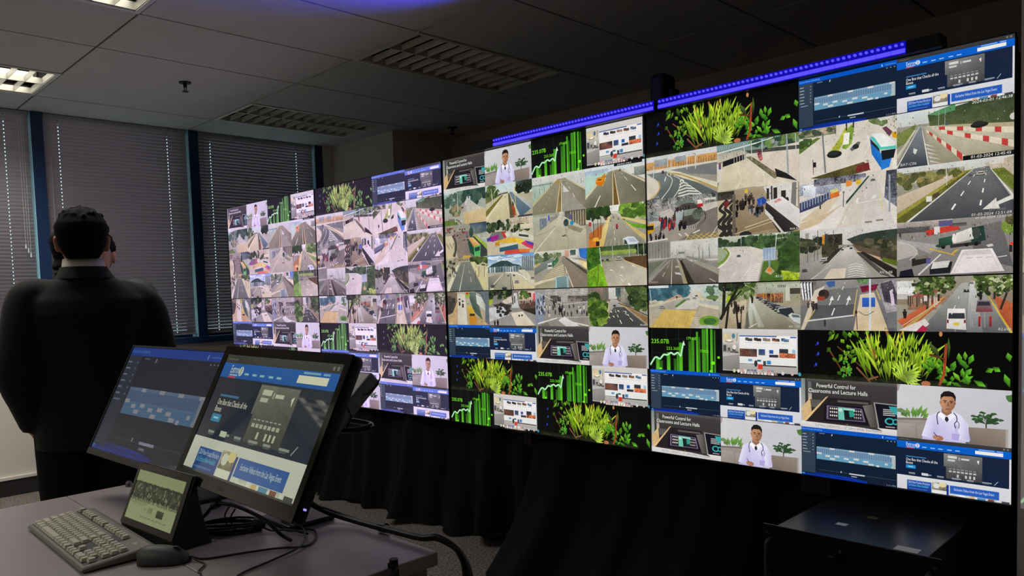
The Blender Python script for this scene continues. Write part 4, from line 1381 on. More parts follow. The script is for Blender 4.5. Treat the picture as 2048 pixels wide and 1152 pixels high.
def t_r4c3(c):
    r = random.Random(23)
    c.R((206, 206, 196), 0, 0, 1, .24, (180, 180, 164))
    c.trees(r, 0, .1, .5, .3, 30, [(100, 116, 84), (126, 138, 100), (70, 90, 60), (170, 180, 160)], (.03, .06))
    c.R((206, 160, 140), .6, .02, .68, .2, (196, 150, 130))
    c.R((206, 206, 196), .68, .0, .84, .22)
    c.R((60, 82, 80), .7, .02, .8, .16, (90, 110, 106))
    c.P((50, 110, 190), [(.85, 0), (1, 0), (1, .3), (.88, .22)], .2)
    c.P((206, 206, 196), [(.68, .22), (1, .36), (1, .5), (.7, .3)], .2)
    c.P((226, 206, 150), [(.84, .28), (1, .36), (1, .54), (.92, .46)], .2)
    c.P([(120, 128, 126), (130, 136, 134), (110, 116, 110), (96, 104, 102)], [(0, .36), (.4, .2), (.32, .4), (0, .64)], .1)
    c.P([(150, 146, 124), (156, 150, 128), (170, 164, 140), (150, 142, 116)], [(.48, .18), (.58, .18), (.6, 1), (0, 1)])
    c.P([(140, 130, 116), (140, 130, 116), (124, 114, 100), (130, 120, 104)], [(.54, .16), (.6, .16), (1.0, .62), (1, 1.02)])
    c.P([(136, 126, 112), (140, 130, 116), (124, 114, 100), (128, 118, 102)], [(.53, .2), (.6, .2), (1, 1.02), (.68, 1.02)])
    c.P((80, 74, 60), [(.6, .18), (1, .58), (1, .68), (.62, .24)], .4)
    for i in range(7):
        c.L((206, 196, 160), .36 - .05 * i, .5 + .06 * i, .58, .4 + .055 * i, .012, .018)
    c.L((214, 204, 176), .6, .45, .74, 1, .016, .03)
    c.P((206, 198, 170), [(.0, .84), (.5, .68), (.5, .72), (0, .92)])
    c.P([(110, 136, 140), (116, 142, 148), (96, 124, 130), (90, 118, 124)], [(.43, .72), (.64, .7), (.64, 1), (.43, 1)])
    for i in range(5):
        c.L((136, 162, 166), .44, .76 + .05 * i, .63, .745 + .05 * i, .01)
    c.P((150, 190, 200), [(.41, .72), (.44, .71), (.44, 1), (.41, 1)])
    c.P((150, 180, 186), [(.63, .7), (.66, .7), (.66, 1), (.63, 1)])
    c.P([(206, 212, 206), (206, 212, 206), (190, 196, 190), (190, 196, 190)], [(.27, .34), (.36, .3), (.36, .48), (.26, .5)])
    c.P((50, 110, 72), [(.35, .3), (.48, .2), (.48, .28), (.36, .46)])
    c.R((60, 70, 66), .275, .38, .35, .43)
    c.P((190, 170, 110), [(0, .36), (.12, .3), (.12, .36), (0, .44)], .3)
    c.L((196, 196, 190), .62, .5, .615, .72, .02)


def t_r4c4(c):
    r = random.Random(24)
    c.R((84, 104, 60), 0, 0, 1, .4, (120, 134, 80))
    c.R((52, 72, 50), .2, .0, .9, .1, (70, 92, 56), .4)
    c.R((150, 170, 80), .2, .12, 1, .22, (130, 150, 70), .3)
    c.R((110, 114, 100), .2, .22, 1, .36, (150, 148, 130))
    c.trees(r, .0, .04, .2, .5, 40, [(50, 92, 26), (66, 112, 34), (40, 74, 24)], (.04, .08))
    c.trees(r, .85, 0, 1, .2, 14, DARKG, (.04, .07))
    c.P([(110, 150, 36), (120, 160, 40), (106, 166, 36), (90, 140, 30)], [(0, .6), (.2, .46), (.2, 1), (0, 1)], .5)
    c.P([(116, 170, 36), (126, 180, 44), (120, 176, 40), (110, 166, 34)], [(.19, .44), (.26, .42), (.36, 1), (.16, 1)], .3)
    c.C((90, 66, 36), [(.2, .44), (.2, .7), (.17, 1)], .02)
    c.C((190, 150, 90), [(.27, .46), (.31, .7), (.36, 1)], .02)
    c.P([(150, 146, 130), (156, 150, 134), (190, 184, 166), (186, 180, 162), (180, 174, 156)], [(.27, .42), (.62, .34), (1, .62), (1, 1), (.36, 1)])
    c.P([(84, 62, 40), (90, 66, 44), (96, 72, 50), (80, 58, 38)], [(.62, .3), (1, .28), (1, .6), (.66, .38)], .2)
    c.L((206, 180, 120), .64, .38, 1, .62, .02)
    for u in (.44, .72, .86, .95):
        c.L((190, 196, 190), u, .0, u + .005, .3, .012)
    c.L((206, 214, 210), .23, .02, .255, .5, .02)
    c.car(.55, .28, .1, (216, 212, 196))
    c.car(.36, .31, .06, (70, 72, 76))
    c.car(.28, .32, .05, (84, 88, 92))
    for (u, v) in ((.4, .58), (.58, .52), (.76, .5), (.56, .72)):
        c.P((220, 216, 204), [(u, v), (u + .05, v + .02), (u + .06, v + .1), (u + .045, v + .04), (u, v + .03)])
    c.L((216, 212, 200), .56, .78, .62, .9, .014, .02)
    c.P((226, 222, 212), [(.68, .94), (.72, .93), (.74, 1), (.7, 1)])


def t_r4c5(c):
    c.P([(150, 148, 140), (206, 206, 202), (190, 190, 186), (150, 148, 140)], [(0, 0), (1, 0), (1, .5), (0, .5)])
    c.R((128, 126, 118), 0, .0, .33, .42, (140, 138, 130), .1)
    for i in range(7):
        c.R((110, 108, 102), .02 + .045 * i, .02, .032 + .045 * i, .42)
    c.R((206, 205, 200), .34, .02, .66, .38, (176, 174, 168))
    c.R((176, 176, 172), 0, .38, 1, .46, (150, 148, 142))
    c.P([(136, 132, 122), (140, 136, 126), (120, 120, 108), (110, 108, 96)], [(0, .44), (.35, .4), (.0, .85), (0, .9)])
    c.P((104, 110, 96), [(0, .48), (.24, .44), (.0, .78)], .2)
    c.P([(120, 112, 104), (124, 116, 106), (84, 76, 68), (80, 72, 64)], [(.3, .4), (.42, .4), (.52, 1.02), (-.04, 1.02)])
    c.P([(120, 114, 106), (128, 120, 112), (96, 88, 82), (90, 82, 74)], [(.42, .4), (.54, .42), (1.0, .82), (1, 1.02)])
    c.P([(112, 106, 98), (120, 114, 106), (92, 84, 78), (84, 76, 70)], [(.44, .42), (.56, .42), (1, 1.02), (.66, 1.02)])
    c.P((44, 40, 36), [(.47, .46), (.5, .46), (.68, 1.02), (.58, 1.02)], .4)
    c.L((176, 140, 60), .46, .5, .57, 1.0, .01, .024)
    c.L((196, 194, 186), .36, .42, .34, 1.0, .006, .022)
    c.D((190, 186, 178), .32, .5, .17, .95, .008, .02, 3)
    c.P((200, 196, 188), [(.39, .72), (.44, .74), (.46, .73), (.49, .8), (.42, .77), (.42, .79)])
    c.P((180, 176, 168), [(.4, .58), (.45, .58), (.46, .62), (.41, .62)])
    c.L((196, 190, 184), .88, .9, .96, .98, .014)
    c.P((140, 136, 128), [(.0, .86), (.33, .42), (.34, .44), (0, .98)])
    c.R((120, 124, 120), .45, .26, .54, .31)
    c.L((130, 130, 126), .43, .2, .43, .42, .01)
    c.L((130, 130, 126), .55, .2, .55, .42, .01)
    for (u, v) in ((.74, .12), (.79, .2), (.88, .12), (.66, .3)):
        c.L((120, 120, 116), u, v, u + .005, v + .32, .01, .026)
    c.C((130, 130, 122), [(.56, .38), (.8, .5), (1, .62)], .05, .1, .3)
    c.car(.51, .44, .03, (110, 106, 100))
    stamp(c, 'NAPE-01', .03, .96, .04, (176, 172, 164))


def t_r4c6(c):
    r = random.Random(26)
    c.R((190, 196, 180), 0, 0, 1, .2, (150, 160, 140))
    c.trees(r, 0, .08, .5, .22, 30, [(54, 74, 50), (70, 92, 60), (44, 62, 42)], (.03, .06))
    c.trees(r, .5, .05, 1, .34, 60, [(50, 74, 44), (62, 88, 50), (40, 60, 36), (76, 104, 58)], (.04, .07))
    c.P([(196, 190, 182), (196, 190, 182), (206, 198, 192), (200, 192, 186), (190, 182, 176)], [(.05, .22), (.38, .24), (.58, .44), (.5, 1.02), (0, 1.02)])
    c.P((206, 200, 192), [(.4, .24), (.62, .36), (.56, .6), (.44, .4)])
    c.E((150, 160, 130), .0, .42, .12, .2, 14)
    c.C((110, 140, 56), [(.08, .24), (.14, .36), (.08, .52), (-.02, .62)], .05, .06, .2)
    c.C((222, 216, 202), [(.11, .24), (.165, .38), (.1, .56), (-.02, .7)], .022, .03)
    c.C((220, 216, 210), [(.44, .5), (.4, .72), (.28, 1)], .014)
    for i in range(9):
        c.L((222, 218, 212), .42 - .012 * i, .68 + .04 * i, .54 - .008 * i, .62 + .05 * i, .01)
    c.L((216, 212, 206), .24, .76, .17, .9, .014)
    c.D((206, 202, 196), .3, .5, .26, .66, .008, .012, 2)
    c.car(.27, .41, .055, (96, 108, 110))
    c.P([(84, 112, 46), (90, 118, 50), (70, 100, 40), (66, 96, 38)], [(.58, .58), (.78, .56), (.8, 1.02), (.52, 1.02)], .2)
    c.R((150, 168, 190), .57, .3, .72, .56, (170, 184, 202))
    for i in range(4):
        c.R((120, 140, 164), .585 + .035 * i, .31, .592 + .035 * i, .55)
    c.L((120, 150, 160), .645, .56, .65, .7, .05, .03)
    c.P((176, 160, 130), [(.59, .8), (.645, .68), (.71, .8), (.66, .87)])
    c.P((206, 130, 60), [(.615, .76), (.65, .7), (.68, .78), (.65, .84)], .3)
    c.trees(r, .78, .3, 1, .8, 44, [(44, 68, 34), (54, 80, 38), (66, 92, 44)], (.04, .07))
    c.P([(140, 160, 40), (160, 176, 50), (150, 170, 40), (140, 160, 36)], [(.78, .78), (1, .86), (1, 1.02), (.82, 1.02)], .6)
    c.L((196, 204, 204), .735, 0, .72, .34, .016)
    c.L((196, 204, 204), .3, .02, .3, .22, .01)
    stamp(c, '01-03-2024 10:49:12', .57, .045, .05, (226, 228, 222))
    stamp(c, 'Zona A', .72, .13, .04, (220, 222, 216))
    stamp(c, 'R1-1', .72, .93, .05, (236, 236, 230))


def t_r4c7(c):
    r = random.Random(27)
    c.R((206, 204, 202), 0, 0, 1, .34, (196, 192, 186))
    c.R((150, 146, 144), .06, .06, .1, .24)
    c.R((150, 152, 154), .14, .12, .18, .24)
    c.trees(r, 0, .2, .25, .42, 24, [(60, 64, 48), (80, 80, 58), (110, 104, 90), (44, 50, 38)], (.03, .05), .4)
    c.P((52, 62, 56), [(.5, .24), (.64, .16), (.8, .12), (1, .1), (1, .34), (.55, .3)], .3)
    c.P((70, 66, 52), [(.54, .3), (1, .28), (1, .8), (.7, .5)], .3)
    c.trees(r, .7, .3, 1, .55, 20, [(64, 66, 48), (90, 84, 64), (50, 54, 40)], (.03, .06), .4)
    c.P((96, 82, 68), [(.56, .34), (.84, .5), (.84, .66), (.64, .52)], .2)
    c.P((190, 160, 130), [(.6, .46), (.84, .62), (.84, .68), (.6, .5)])
    c.P((90, 104, 30), [(.86, .62), (1, .7), (1, .8), (.86, .7)], .3)
    c.P([(44, 42, 38), (50, 46, 42), (36, 34, 30), (30, 28, 26)], [(.62, .5), (.68, .5), (1, .86), (1, 1.02)], .2)
    c.P((52, 50, 42), [(.29, .12), (.46, .12), (.46, .34), (.29, .34)], .6)
    c.P((206, 140, 50), [(.245, .12), (.275, .12), (.27, .36), (.245, .34)], .2)
    c.P((60, 66, 64), [(.275, .1), (.31, .1), (.31, .32), (.27, .34)])
    c.R((60, 58, 46), .24, .3, .42, .56, (70, 66, 50), .6)
    c.P([(150, 148, 144), (160, 156, 152), (130, 128, 124), (120, 118, 114)], [(0, .62), (.24, .5), (.3, 1.02), (0, 1.02)], .1)
    c.P((52, 48, 44), [(.38, .44), (.46, .38), (.45, .62), (.24, .7)], .4)
    c.P([(190, 186, 180), (190, 186, 180), (150, 146, 142), (140, 136, 132)], [(.46, .4), (.56, .38), (.8, 1.02), (.12, 1.02)])
    c.P([(206, 200, 194), (200, 194, 188), (170, 166, 162), (176, 170, 166)], [(.48, .42), (.55, .42), (.66, .66), (.44, .66)])
    c.P([(60, 58, 56), (80, 76, 74), (90, 88, 86), (70, 66, 64)], [(.6, .5), (.64, .5), (.96, 1.02), (.84, .94)])
    for (u, v, s, col) in ((.46, .42, .03, (44, 44, 46)), (.55, .4, .035, (44, 44, 46)), (.52, .36, .025, (60, 60, 62))):
        c.car(u, v, s, col)
    c.car(.26, .58, .08, (206, 204, 198))
    c.car(.05, .78, .07, (96, 92, 90))
    for i in range(6):
        c.P((206, 202, 196), [(.52, .74 + .045 * i), (.6, .71 + .045 * i), (.67 + .006 * i, .75 + .045 * i), (.67 + .006 * i, .765 + .045 * i), (.6, .725 + .045 * i), (.52, .755 + .045 * i)])
    c.P((206, 192, 176), [(.34, .8), (.5, .8), (.48, 1.02), (.25, 1.02)])
    c.L((196, 190, 184), .34, .72, .12, 1.0, .01, .02)
    for (u, v, h) in ((.2, .02, .6), (.37, .04, .3), (.09, .36, .3), (.165, .4, .24)):
        c.L((84, 84, 84), u, v, u - .005, v + h, .012)
    stamp(c, 'AV.1-06', .83, .93, .05, (206, 204, 200))


def t_r4c8(c):
    r = random.Random(28)
    c.R((140, 136, 132), 0, 0, 1, 1, (124, 120, 118))
    c.R((176, 166, 160), 0, .0, .5, .2, (120, 112, 112), .3)
    c.R((90, 90, 92), 0, .1, .3, .2, (80, 78, 78), .3)
    c.R((90, 86, 130), .38, .02, .5, .12)
    c.P((196, 60, 50), [(.26, .18), (.55, .1), (.56, .2), (.28, .28)], .1)
    c.R((216, 214, 210), .34, .12, .39, .26)
    c.P((176, 170, 166), [(0, .32), (.14, .4), (.2, .6), (0, .7)])
    c.P((160, 156, 154), [(0, .3), (.4, .46), (.3, .6), (.14, .45)], .15)
    c.P([(106, 104, 106), (110, 108, 108), (88, 86, 90), (96, 94, 96)], [(.62, .2), (.9, .1), (1, .9), (.7, .7)], .05)
    c.E((120, 146, 60), .97, .2, .07, .13, 12, .3)
    c.E((80, 76, 50), .98, .08, .05, .1, 9, .4)
    c.P((206, 170, 60), [(.3, .5), (.52, .64), (.53, .66), (.29, .52)])
    c.P((206, 170, 60), [(.52, .56), (.56, .54), (.5, .64), (.48, .64)])
    c.P([(40, 78, 60), (46, 84, 66), (40, 70, 54), (34, 62, 48)], [(.38, .34), (.5, .3), (.5, .46), (.38, .48)], .2)
    c.P((36, 60, 52), [(.66, .18), (.76, .16), (.78, .42), (.66, .44)], .3)
    c.P([(226, 222, 216), (230, 226, 220), (206, 202, 196), (196, 192, 186)], [(.5, .28), (.66, .18), (.68, .38), (.52, .44)])
    c.E((222, 218, 212), .515, .36, .02, .08, 10)
    c.E((60, 70, 66), .7, .28, .035, .1, 10, .2)
    c.P((50, 50, 50), [(.48, .46), (.74, .42), (.74, .48), (.48, .52)])
    c.P([(226, 220, 222), (230, 224, 226), (214, 206, 208), (220, 212, 214)], [(.58, .56), (.83, .56), (.93, .96), (.48, .98)])
    c.P((206, 198, 200), [(.6, .58), (.81, .58), (.83, .66), (.58, .66)])
    c.L((190, 182, 184), .6, .58, .515, .95, .008)
    c.L((190, 182, 184), .81, .58, .89, .93, .008)
    for i in range(9):
        c.R(r.choice([(60, 60, 64), (150, 140, 136), (90, 84, 110), (120, 60, 56)]), .02 + .05 * i, .2 + .004 * i, .04 + .05 * i, .26)
    c.R((70, 76, 80), .5, .08, .62, .14, (110, 104, 100), .3)
    c.C((190, 186, 182), [(.0, .36), (.12, .42), (.19, .56), (.12, .7)], .016)
    c.P((200, 196, 192), [(.78, .5), (.83, .48), (.84, .52), (.8, .54)])
    c.L((196, 192, 188), .86, .72, .95, .7, .016)
    c.E((36, 66, 50), .4, .47, .05, .03, 10)
    c.E((26, 26, 26), .42, .5, .018, .03, 9)
    c.E((26, 26, 26), .7, .47, .02, .035, 9)
    c.E((26, 26, 26), .62, .48, .018, .03, 9)
    for i in range(6):
        c.L((214, 210, 206), .525 + .025 * i, .3 - .018 * i, .535 + .025 * i, .42 - .01 * i, .005)
    for u in (.62, .7, .78):
        c.R((196, 190, 192), u, .7, u + .05, .72)
    c.P((40, 38, 36), [(.14, .68), (.28, .64), (.3, .76), (.14, .82)], .1)
    c.P((120, 112, 104), [(.18, .64), (.28, .62), (.28, .68), (.17, .7)])
    c.P((26, 28, 40), [(.03, .9), (.14, .86), (.16, 1), (.02, 1)])
    c.P((30, 32, 36), [(.3, .88), (.32, .78), (.5, .76), (.48, .96), (.3, .98)])
    c.P((206, 204, 202), [(.33, .76), (.48, .74), (.46, .86), (.31, .88)])
    c.L((206, 206, 204), .4, .62, .2, .98, .02, .03)
    c.R((90, 84, 140), .27, .68, .31, .78)
    c.R((40, 38, 40), .965, .52, .99, .64)
    c.E((230, 60, 40), .985, .5, .014, .03, 8)
    stamp(c, '01-03-2024 12:51:09', .72, .04, .045, (214, 212, 208))


def t_r5c1(c):
    r = random.Random(31)
    c.R((176, 170, 150), 0, 0, 1, 1, (170, 150, 116))
    c.R((110, 100, 84), .0, .0, .24, .5, (120, 96, 66), .5)
    c.P((70, 64, 62), [(0, .1), (.2, .2), (.2, .6), (0, .7)], .5)
    c.P([(206, 200, 184), (206, 200, 186), (206, 198, 182), (200, 192, 176)], [(.26, .06), (.44, .06), (.48, 1), (.24, 1)])
    c.P((190, 160, 116), [(.24, .3), (.26, .3), (.18, 1), (.0, 1)], .3)
    c.P([(80, 100, 92), (96, 110, 106), (70, 92, 80), (60, 80, 70)], [(.5, .02), (.7, .02), (.84, .84), (.64, .6)], .3)
    c.P([(206, 208, 200), (190, 196, 190), (170, 176, 172), (206, 208, 200)], [(.7, .1), (.86, .2), (.92, .6), (.72, .36)], .1)
    c.P((96, 106, 112), [(.66, 0), (1, 0), (1, 1), (.9, .9), (.92, .4), (.8, .1)], .2)
    c.P((176, 150, 110), [(.6, .7), (.84, .84), (1, 1), (.62, 1)], .3)
    c.P([(206, 176, 60), (210, 180, 66), (196, 160, 40), (196, 150, 40)], [(.48, .44), (.6, .44), (.68, .68), (.52, .7)])
    c.P((190, 130, 40), [(.52, .7), (.68, .68), (.7, .98), (.54, 1)], .1)
    c.R((50, 46, 40), .54, .66, .66, .73)
    c.E((150, 176, 60), .5, .1, .06, .1, 8, .3)
    c.R((190, 50, 50), .46, .02, .52, .08)
    for (u, v) in ((.3, .2), (.38, .26)):
        c.car(u, v, .05, (60, 56, 54))
        c.R((40, 38, 38), u - .02, v + .1, u + .02, v + .22)


def t_r5c2(c):
    r = random.Random(32)
    c.R((120, 116, 110), 0, 0, 1, 1, (150, 148, 146))
    c.trees(r, 0, .0, .5, .2, 26, DARKG + [(80, 96, 44)], (.03, .06), .5)
    c.R((206, 190, 170), .66, .04, 1, .3, (190, 170, 150), .2)
    c.R((80, 34, 40), .82, .08, .92, .2)
    c.trees(r, .7, .04, .84, .22, 10, [(60, 84, 40), (84, 110, 50)], (.03, .05))
    c.P([(206, 206, 204), (206, 206, 204), (186, 186, 186), (196, 196, 196)], [(.56, .08), (.62, .08), (.66, .5), (.5, .5)])
    c.P((206, 196, 180), [(.3, .3), (.5, .16), (.52, .34), (.36, .4)], .1)
    c.P((60, 56, 54), [(.1, .4), (.3, .36), (.5, .42), (.46, .56), (.36, .7), (.2, .6)], .4)
    c.P([(190, 192, 196), (196, 198, 202), (170, 172, 176), (190, 190, 192)], [(0, .5), (.3, .44), (.46, .7), (0, .9)], .25)
    for i in range(14):
        u = .12 + .36 * r.random(); v = .4 + .35 * r.random()
        c.E((44, 42, 42), u, v, .03 + .03 * r.random(), .03 + .03 * r.random(), 8, .3, .4, r)
    c.P((90, 70, 60), [(.66, .4), (1, .34), (1, .56), (.7, .54)], .5)
    c.crowd(r, .7, .26, 1, .34, 20, .1, ((110, 60, 60), (150, 120, 110), (60, 50, 50)))
    c.P((50, 44, 40), [(.7, .54), (1, .5), (1, .7), (.8, .6)], .2)
    c.P([(216, 206, 186), (220, 210, 190), (206, 196, 176), (206, 196, 174)], [(.48, .64), (.74, .6), (.98, .98), (.6, 1.02)])
    c.E((60, 56, 54), .66, .72, .02, .03, 8)
    c.E((60, 56, 54), .72, .71, .02, .03, 8)
    c.crowd(r, .12, .8, .2, .84, 3, .2, ((30, 28, 30),))
    c.P((150, 170, 44), [(0, .26), (.1, .24), (.06, .4), (0, .42)], .2)
    c.R((206, 80, 90), .96, .1, 1, .3)
    for (u, v) in ((.52, .2), (.56, .16)):
        c.R((60, 58, 58), u, v, u + .025, v + .2)


def t_r5c3(c):
    r = random.Random(33)
    c.R((150, 146, 140), 0, 0, 1, 1, (140, 134, 126))
    c.R((164, 162, 158), .2, .0, 1, .2, (150, 146, 138), .4)
    for k in range(3):
        c.L((190, 186, 176), .25 + .08 * k, .12 + .03 * k, 1, .04 + .05 * k, .016)
    c.R((70, 62, 58), .3, .18, .46, .34, (110, 100, 92), .6)
    c.R((190, 188, 186), .5, .2, .62, .36)
    for i in range(8):
        c.R((90, 88, 90), .5 + .016 * i, .2, .505 + .016 * i, .36)
    c.R((60, 58, 60), .44, .22, .5, .34)
    c.R((76, 70, 70), .64, .2, 1, .34, (120, 112, 106), .8)
    c.P([(140, 150, 166), (150, 158, 170), (120, 130, 150), (130, 140, 160)], [(0, .1), (.2, .12), (.16, .9), (0, 1)], .3)
    c.L((206, 202, 196), .05, .1, .52, .4, .014)
    c.L((196, 192, 186), .5, .42, 1, .36, .014)
    c.crowd(r, .02, .15, .2, .6, 26, .12, ((70, 80, 110), (50, 54, 66), (190, 190, 196)))
    c.crowd(r, .2, .36, 1, .66, 30, .13, ((40, 38, 40), (70, 64, 64), (196, 190, 186), (60, 60, 76)))
    c.crowd(r, .46, .44, .52, .5, 3, .18, ((30, 28, 30),))
    c.crowd(r, .34, .26, .42, .3, 6, .12, ((40, 38, 40),))
    c.L((214, 210, 204), .04, .94, .42, .78, .04, .03)
    c.L((206, 202, 196), .42, .78, 1, .74, .01)
    c.P([(206, 206, 204), (216, 214, 212), (206, 204, 200), (196, 194, 192)], [(.44, .84), (.56, .74), (.84, .98), (.6, 1.02)])
    c.L((216, 212, 206), .74, .9, 1, .98, .03)
    c.P((110, 106, 100), [(.1, .96), (.24, .9), (.28, 1), (.1, 1)])


def t_r5c4(c):
    r = random.Random(34)
    c.R((120, 112, 100), 0, 0, 1, .5, (100, 96, 84))
    c.R((206, 208, 206), .36, .02, .5, .3, (190, 190, 180))
    c.R((140, 120, 110), .1, .02, .26, .3, (110, 96, 84), .3)
    c.R((160, 160, 150), .56, .04, .72, .4, (120, 116, 104), .4)
    c.R((60, 84, 84), .48, .02, .56, .24, (80, 100, 100), .3)
    c.trees(r, .68, .02, 1, .5, 50, [(44, 62, 36), (60, 80, 42), (78, 100, 50), (36, 50, 30)], (.04, .08), .4)
    c.trees(r, 0, .18, .2, .6, 24, [(60, 84, 36), (44, 64, 30)], (.04, .07), .4)
    c.P([(176, 174, 168), (176, 174, 168), (70, 70, 70), (64, 64, 64)], [(.4, .3), (.5, .32), (1.0, .98), (.16, 1.02)])
    c.P([(80, 80, 80), (76, 76, 76), (66, 66, 66), (62, 62, 62)], [(.45, .5), (.62, .5), (1, 1), (.2, 1.02)], .05)
    c.P((176, 150, 110), [(.52, .4), (.56, .38), (1, .78), (1, .96), (.74, .62)], .2)
    c.P((140, 112, 76), [(.66, .5), (1, .76), (1, .92), (.74, .62)], .15)
    c.C((70, 56, 44), [(.52, .4), (.72, .52), (1, .72)], .02)
    c.P((190, 170, 130), [(.33, .36), (.37, .34), (.36, .7), (.26, .78)], .2)
    c.trees(r, .0, .36, .3, .92, 60, [(66, 96, 34), (90, 122, 44), (50, 76, 28), (118, 146, 58)], (.04, .08), .4)
    c.D((216, 214, 206), .46, .56, .6, 1.0, .012, .03, 4, .55)
    c.D((206, 204, 196), .6, .6, .82, .94, .012, .024, 3, .5)
    for (u, v) in ((.38, .6), (.5, .58), (.62, .6), (.35, .74), (.42, .72), (.66, .68)):
        c.P((206, 204, 198), [(u, v), (u + .03, v), (u + .04, v + .05), (u + .02, v + .03)])
    c.car(.46, .44, .05, (40, 40, 42))
    c.L((96, 96, 90), .32, .02, .33, .4, .03)
    stamp(c, 'M1102', .87, .96, .045, (220, 220, 214))


def t_r5c5(c):
    r = random.Random(35)
    c.R((190, 200, 202), 0, 0, 1, .4, (190, 184, 164))
    c.trees(r, 0, .06, .56, .3, 60, [(70, 112, 124), (56, 96, 110), (90, 130, 138), (48, 84, 96)], (.05, .09), .25)
    c.R((206, 212, 214), .0, .0, .3, .06)
    c.P((186, 150, 130), [(.24, .36), (.44, .22), (.5, .26), (.3, .38)], .1)
    c.P((196, 186, 160), [(0, .46), (.5, .28), (.5, .34), (0, .58)])
    c.R((170, 162, 146), 0, .5, 1, 1, (176, 164, 140))
    c.P([(160, 156, 146), (170, 166, 156), (166, 156, 136), (160, 150, 130)], [(0, .54), (.6, .26), (.76, .26), (.72, .62)])
    c.P((196, 192, 182), [(.58, .26), (.64, .14), (.7, .14), (.76, .4), (.7, .56), (.4, .56)], .05)
    c.P((80, 116, 60), [(.38, .5), (.54, .32), (.56, .36), (.42, .52)], .3)
    c.P((206, 190, 160), [(.7, .14), (.86, .36), (.78, .4), (.72, .26)])
    c.trees(r, .78, .08, 1, .34, 20, [(84, 110, 84), (70, 96, 80), (170, 190, 180)], (.03, .05), .3)
    c.E((96, 124, 70), .92, .3, .09, .05, 10, .3)
    c.P((206, 196, 170), [(.73, .42), (1, .5), (1, .58), (.73, .48)])
    c.P((170, 176, 172), [(.74, .36), (1, .4), (1, .5), (.74, .43)], .15)
    c.P([(196, 170, 100), (200, 172, 96), (190, 160, 90), (186, 158, 92)], [(.24, .56), (.68, .6), (.58, 1.0), (0, 1.0)], .12)
    for i in range(9):
        c.L((206, 180, 90), .08 + .06 * i, 1.0, .2 + .055 * i, .6, .012, .008)
        c.L((196, 170, 96), .02 + .05 * i, .72 + .02 * i, .26 + .05 * i, 1.0, .008)
    c.L((216, 180, 60), .69, .58, .58, 1.0, .014, .03)
    for (u, v, s, col) in ((.58, .3, .06, (206, 212, 206)), (.67, .28, .055, (206, 206, 206)), (.7, .24, .04, (120, 120, 126)), (.2, .46, .09, (206, 206, 204)), (.42, .26, .04, (130, 70, 60))):
        c.car(u, v, s, col)
    for i in range(6):
        c.L((206, 200, 190), .64 + .012 * i, .76 + .04 * i, .72, .76 + .04 * i, .014)
    c.E((110, 150, 44), .87, .84, .14, .13, 14, .2)
    c.E((60, 106, 50), .88, .84, .09, .08, 12, .3)
    c.P((170, 176, 172), [(.68, .96), (.8, .92), (1, .94), (1, 1), (.66, 1)], .2)
    c.L((206, 212, 210), .02, .08, .04, .44, .014)


def t_r5c6(c):
    r = random.Random(36)
    c.R((150, 160, 136), 0, 0, 1, .5, (160, 150, 124))
    c.R((176, 190, 170), .0, .1, .12, .8, (150, 150, 130), .3)
    c.R((180, 186, 170), .5, .04, 1, .24, (150, 156, 140), .15)
    for i in range(5):
        c.R((90, 92, 86), .74 + .02 * i, .06, .752 + .02 * i, .12)
    c.R((70, 66, 56), .88, .14, 1, .26)
    c.R((196, 196, 180), .83, .1, .88, .4)
    c.trees(r, .1, .04, .45, .3, 30, [(96, 116, 60), (70, 90, 44), (150, 160, 120)], (.03, .05), .5)
    c.trees(r, 0, 0, .3, .1, 20, DARKG, (.03, .06), .5)
    c.P((150, 170, 40), [(.1, .3), (.16, .26), (.14, .44), (.1, .42)], .3)
    c.R((150, 90, 60), .48, .24, .8, .44, (90, 76, 64), .9)
    for u in (.57, .6, .66, .7):
        c.L((206, 150, 70), u, .22, u, .4, .014)
    c.P([(190, 176, 150), (200, 186, 160), (170, 156, 130), (150, 136, 110)], [(.1, .5), (.36, .36), (.34, 1.0), (0, 1.0)], .15)
    c.P([(190, 190, 172), (176, 174, 154), (110, 104, 84), (120, 116, 96)], [(.4, .3), (.46, .3), (1.0, .98), (.32, 1.02)])
    for (a, b, d) in ((.38, .36, .44), (.42, .5, .58)):
        c.P([(206, 214, 206), (206, 212, 202), (150, 148, 130), (160, 162, 146)], [(.4, .36), (.42, .36), (d, .96), (b, .96)])
    c.P((96, 96, 88), [(.35, .7), (.37, .6), (.4, 1), (.34, 1)])
    c.L((226, 226, 214), .38, .98, .48, .88, .012)
    for i in range(9):
        t = i / 8
        c.car(.5 + .3 * t, .3 + .24 * t, .05 + .09 * t, r.choice([(60, 64, 66), (120, 130, 130), (44, 46, 48), (196, 200, 196)]))
    c.P((44, 48, 56), [(.76, .56), (.9, .54), (.94, .68), (.86, .74), (.76, .66)])
    c.P((190, 196, 194), [(.86, .7), (.9, .65), (1, .7), (1, .88), (.92, .82)])
    c.P((90, 100, 104), [(.9, .68), (.98, .7), (1, .75), (.91, .74)])
    for (a, b, d, e, w) in ((.08, 0, .06, .7, .07), (.28, 0, .02, .8, .06), (.2, 0, .3, .0, .03), (.3, .16, .06, .6, .03), (.22, .4, .25, 1, .04), (.13, .5, .09, 1, .05), (.3, .5, .28, 1, .02)):
        c.L((36, 34, 28), a, b, d, e, w, w * 1.1)
    c.R((26, 26, 26), .24, .86, .29, 1)
    c.crowd(r, .16, .34, .32, .6, 12, .14, ((36, 32, 28), (60, 52, 44)))
    c.crowd(r, .37, .24, .44, .34, 4, .12, ((40, 38, 36),))
    stamp(c, 'M7-720', .9, .965, .05, (206, 206, 196))


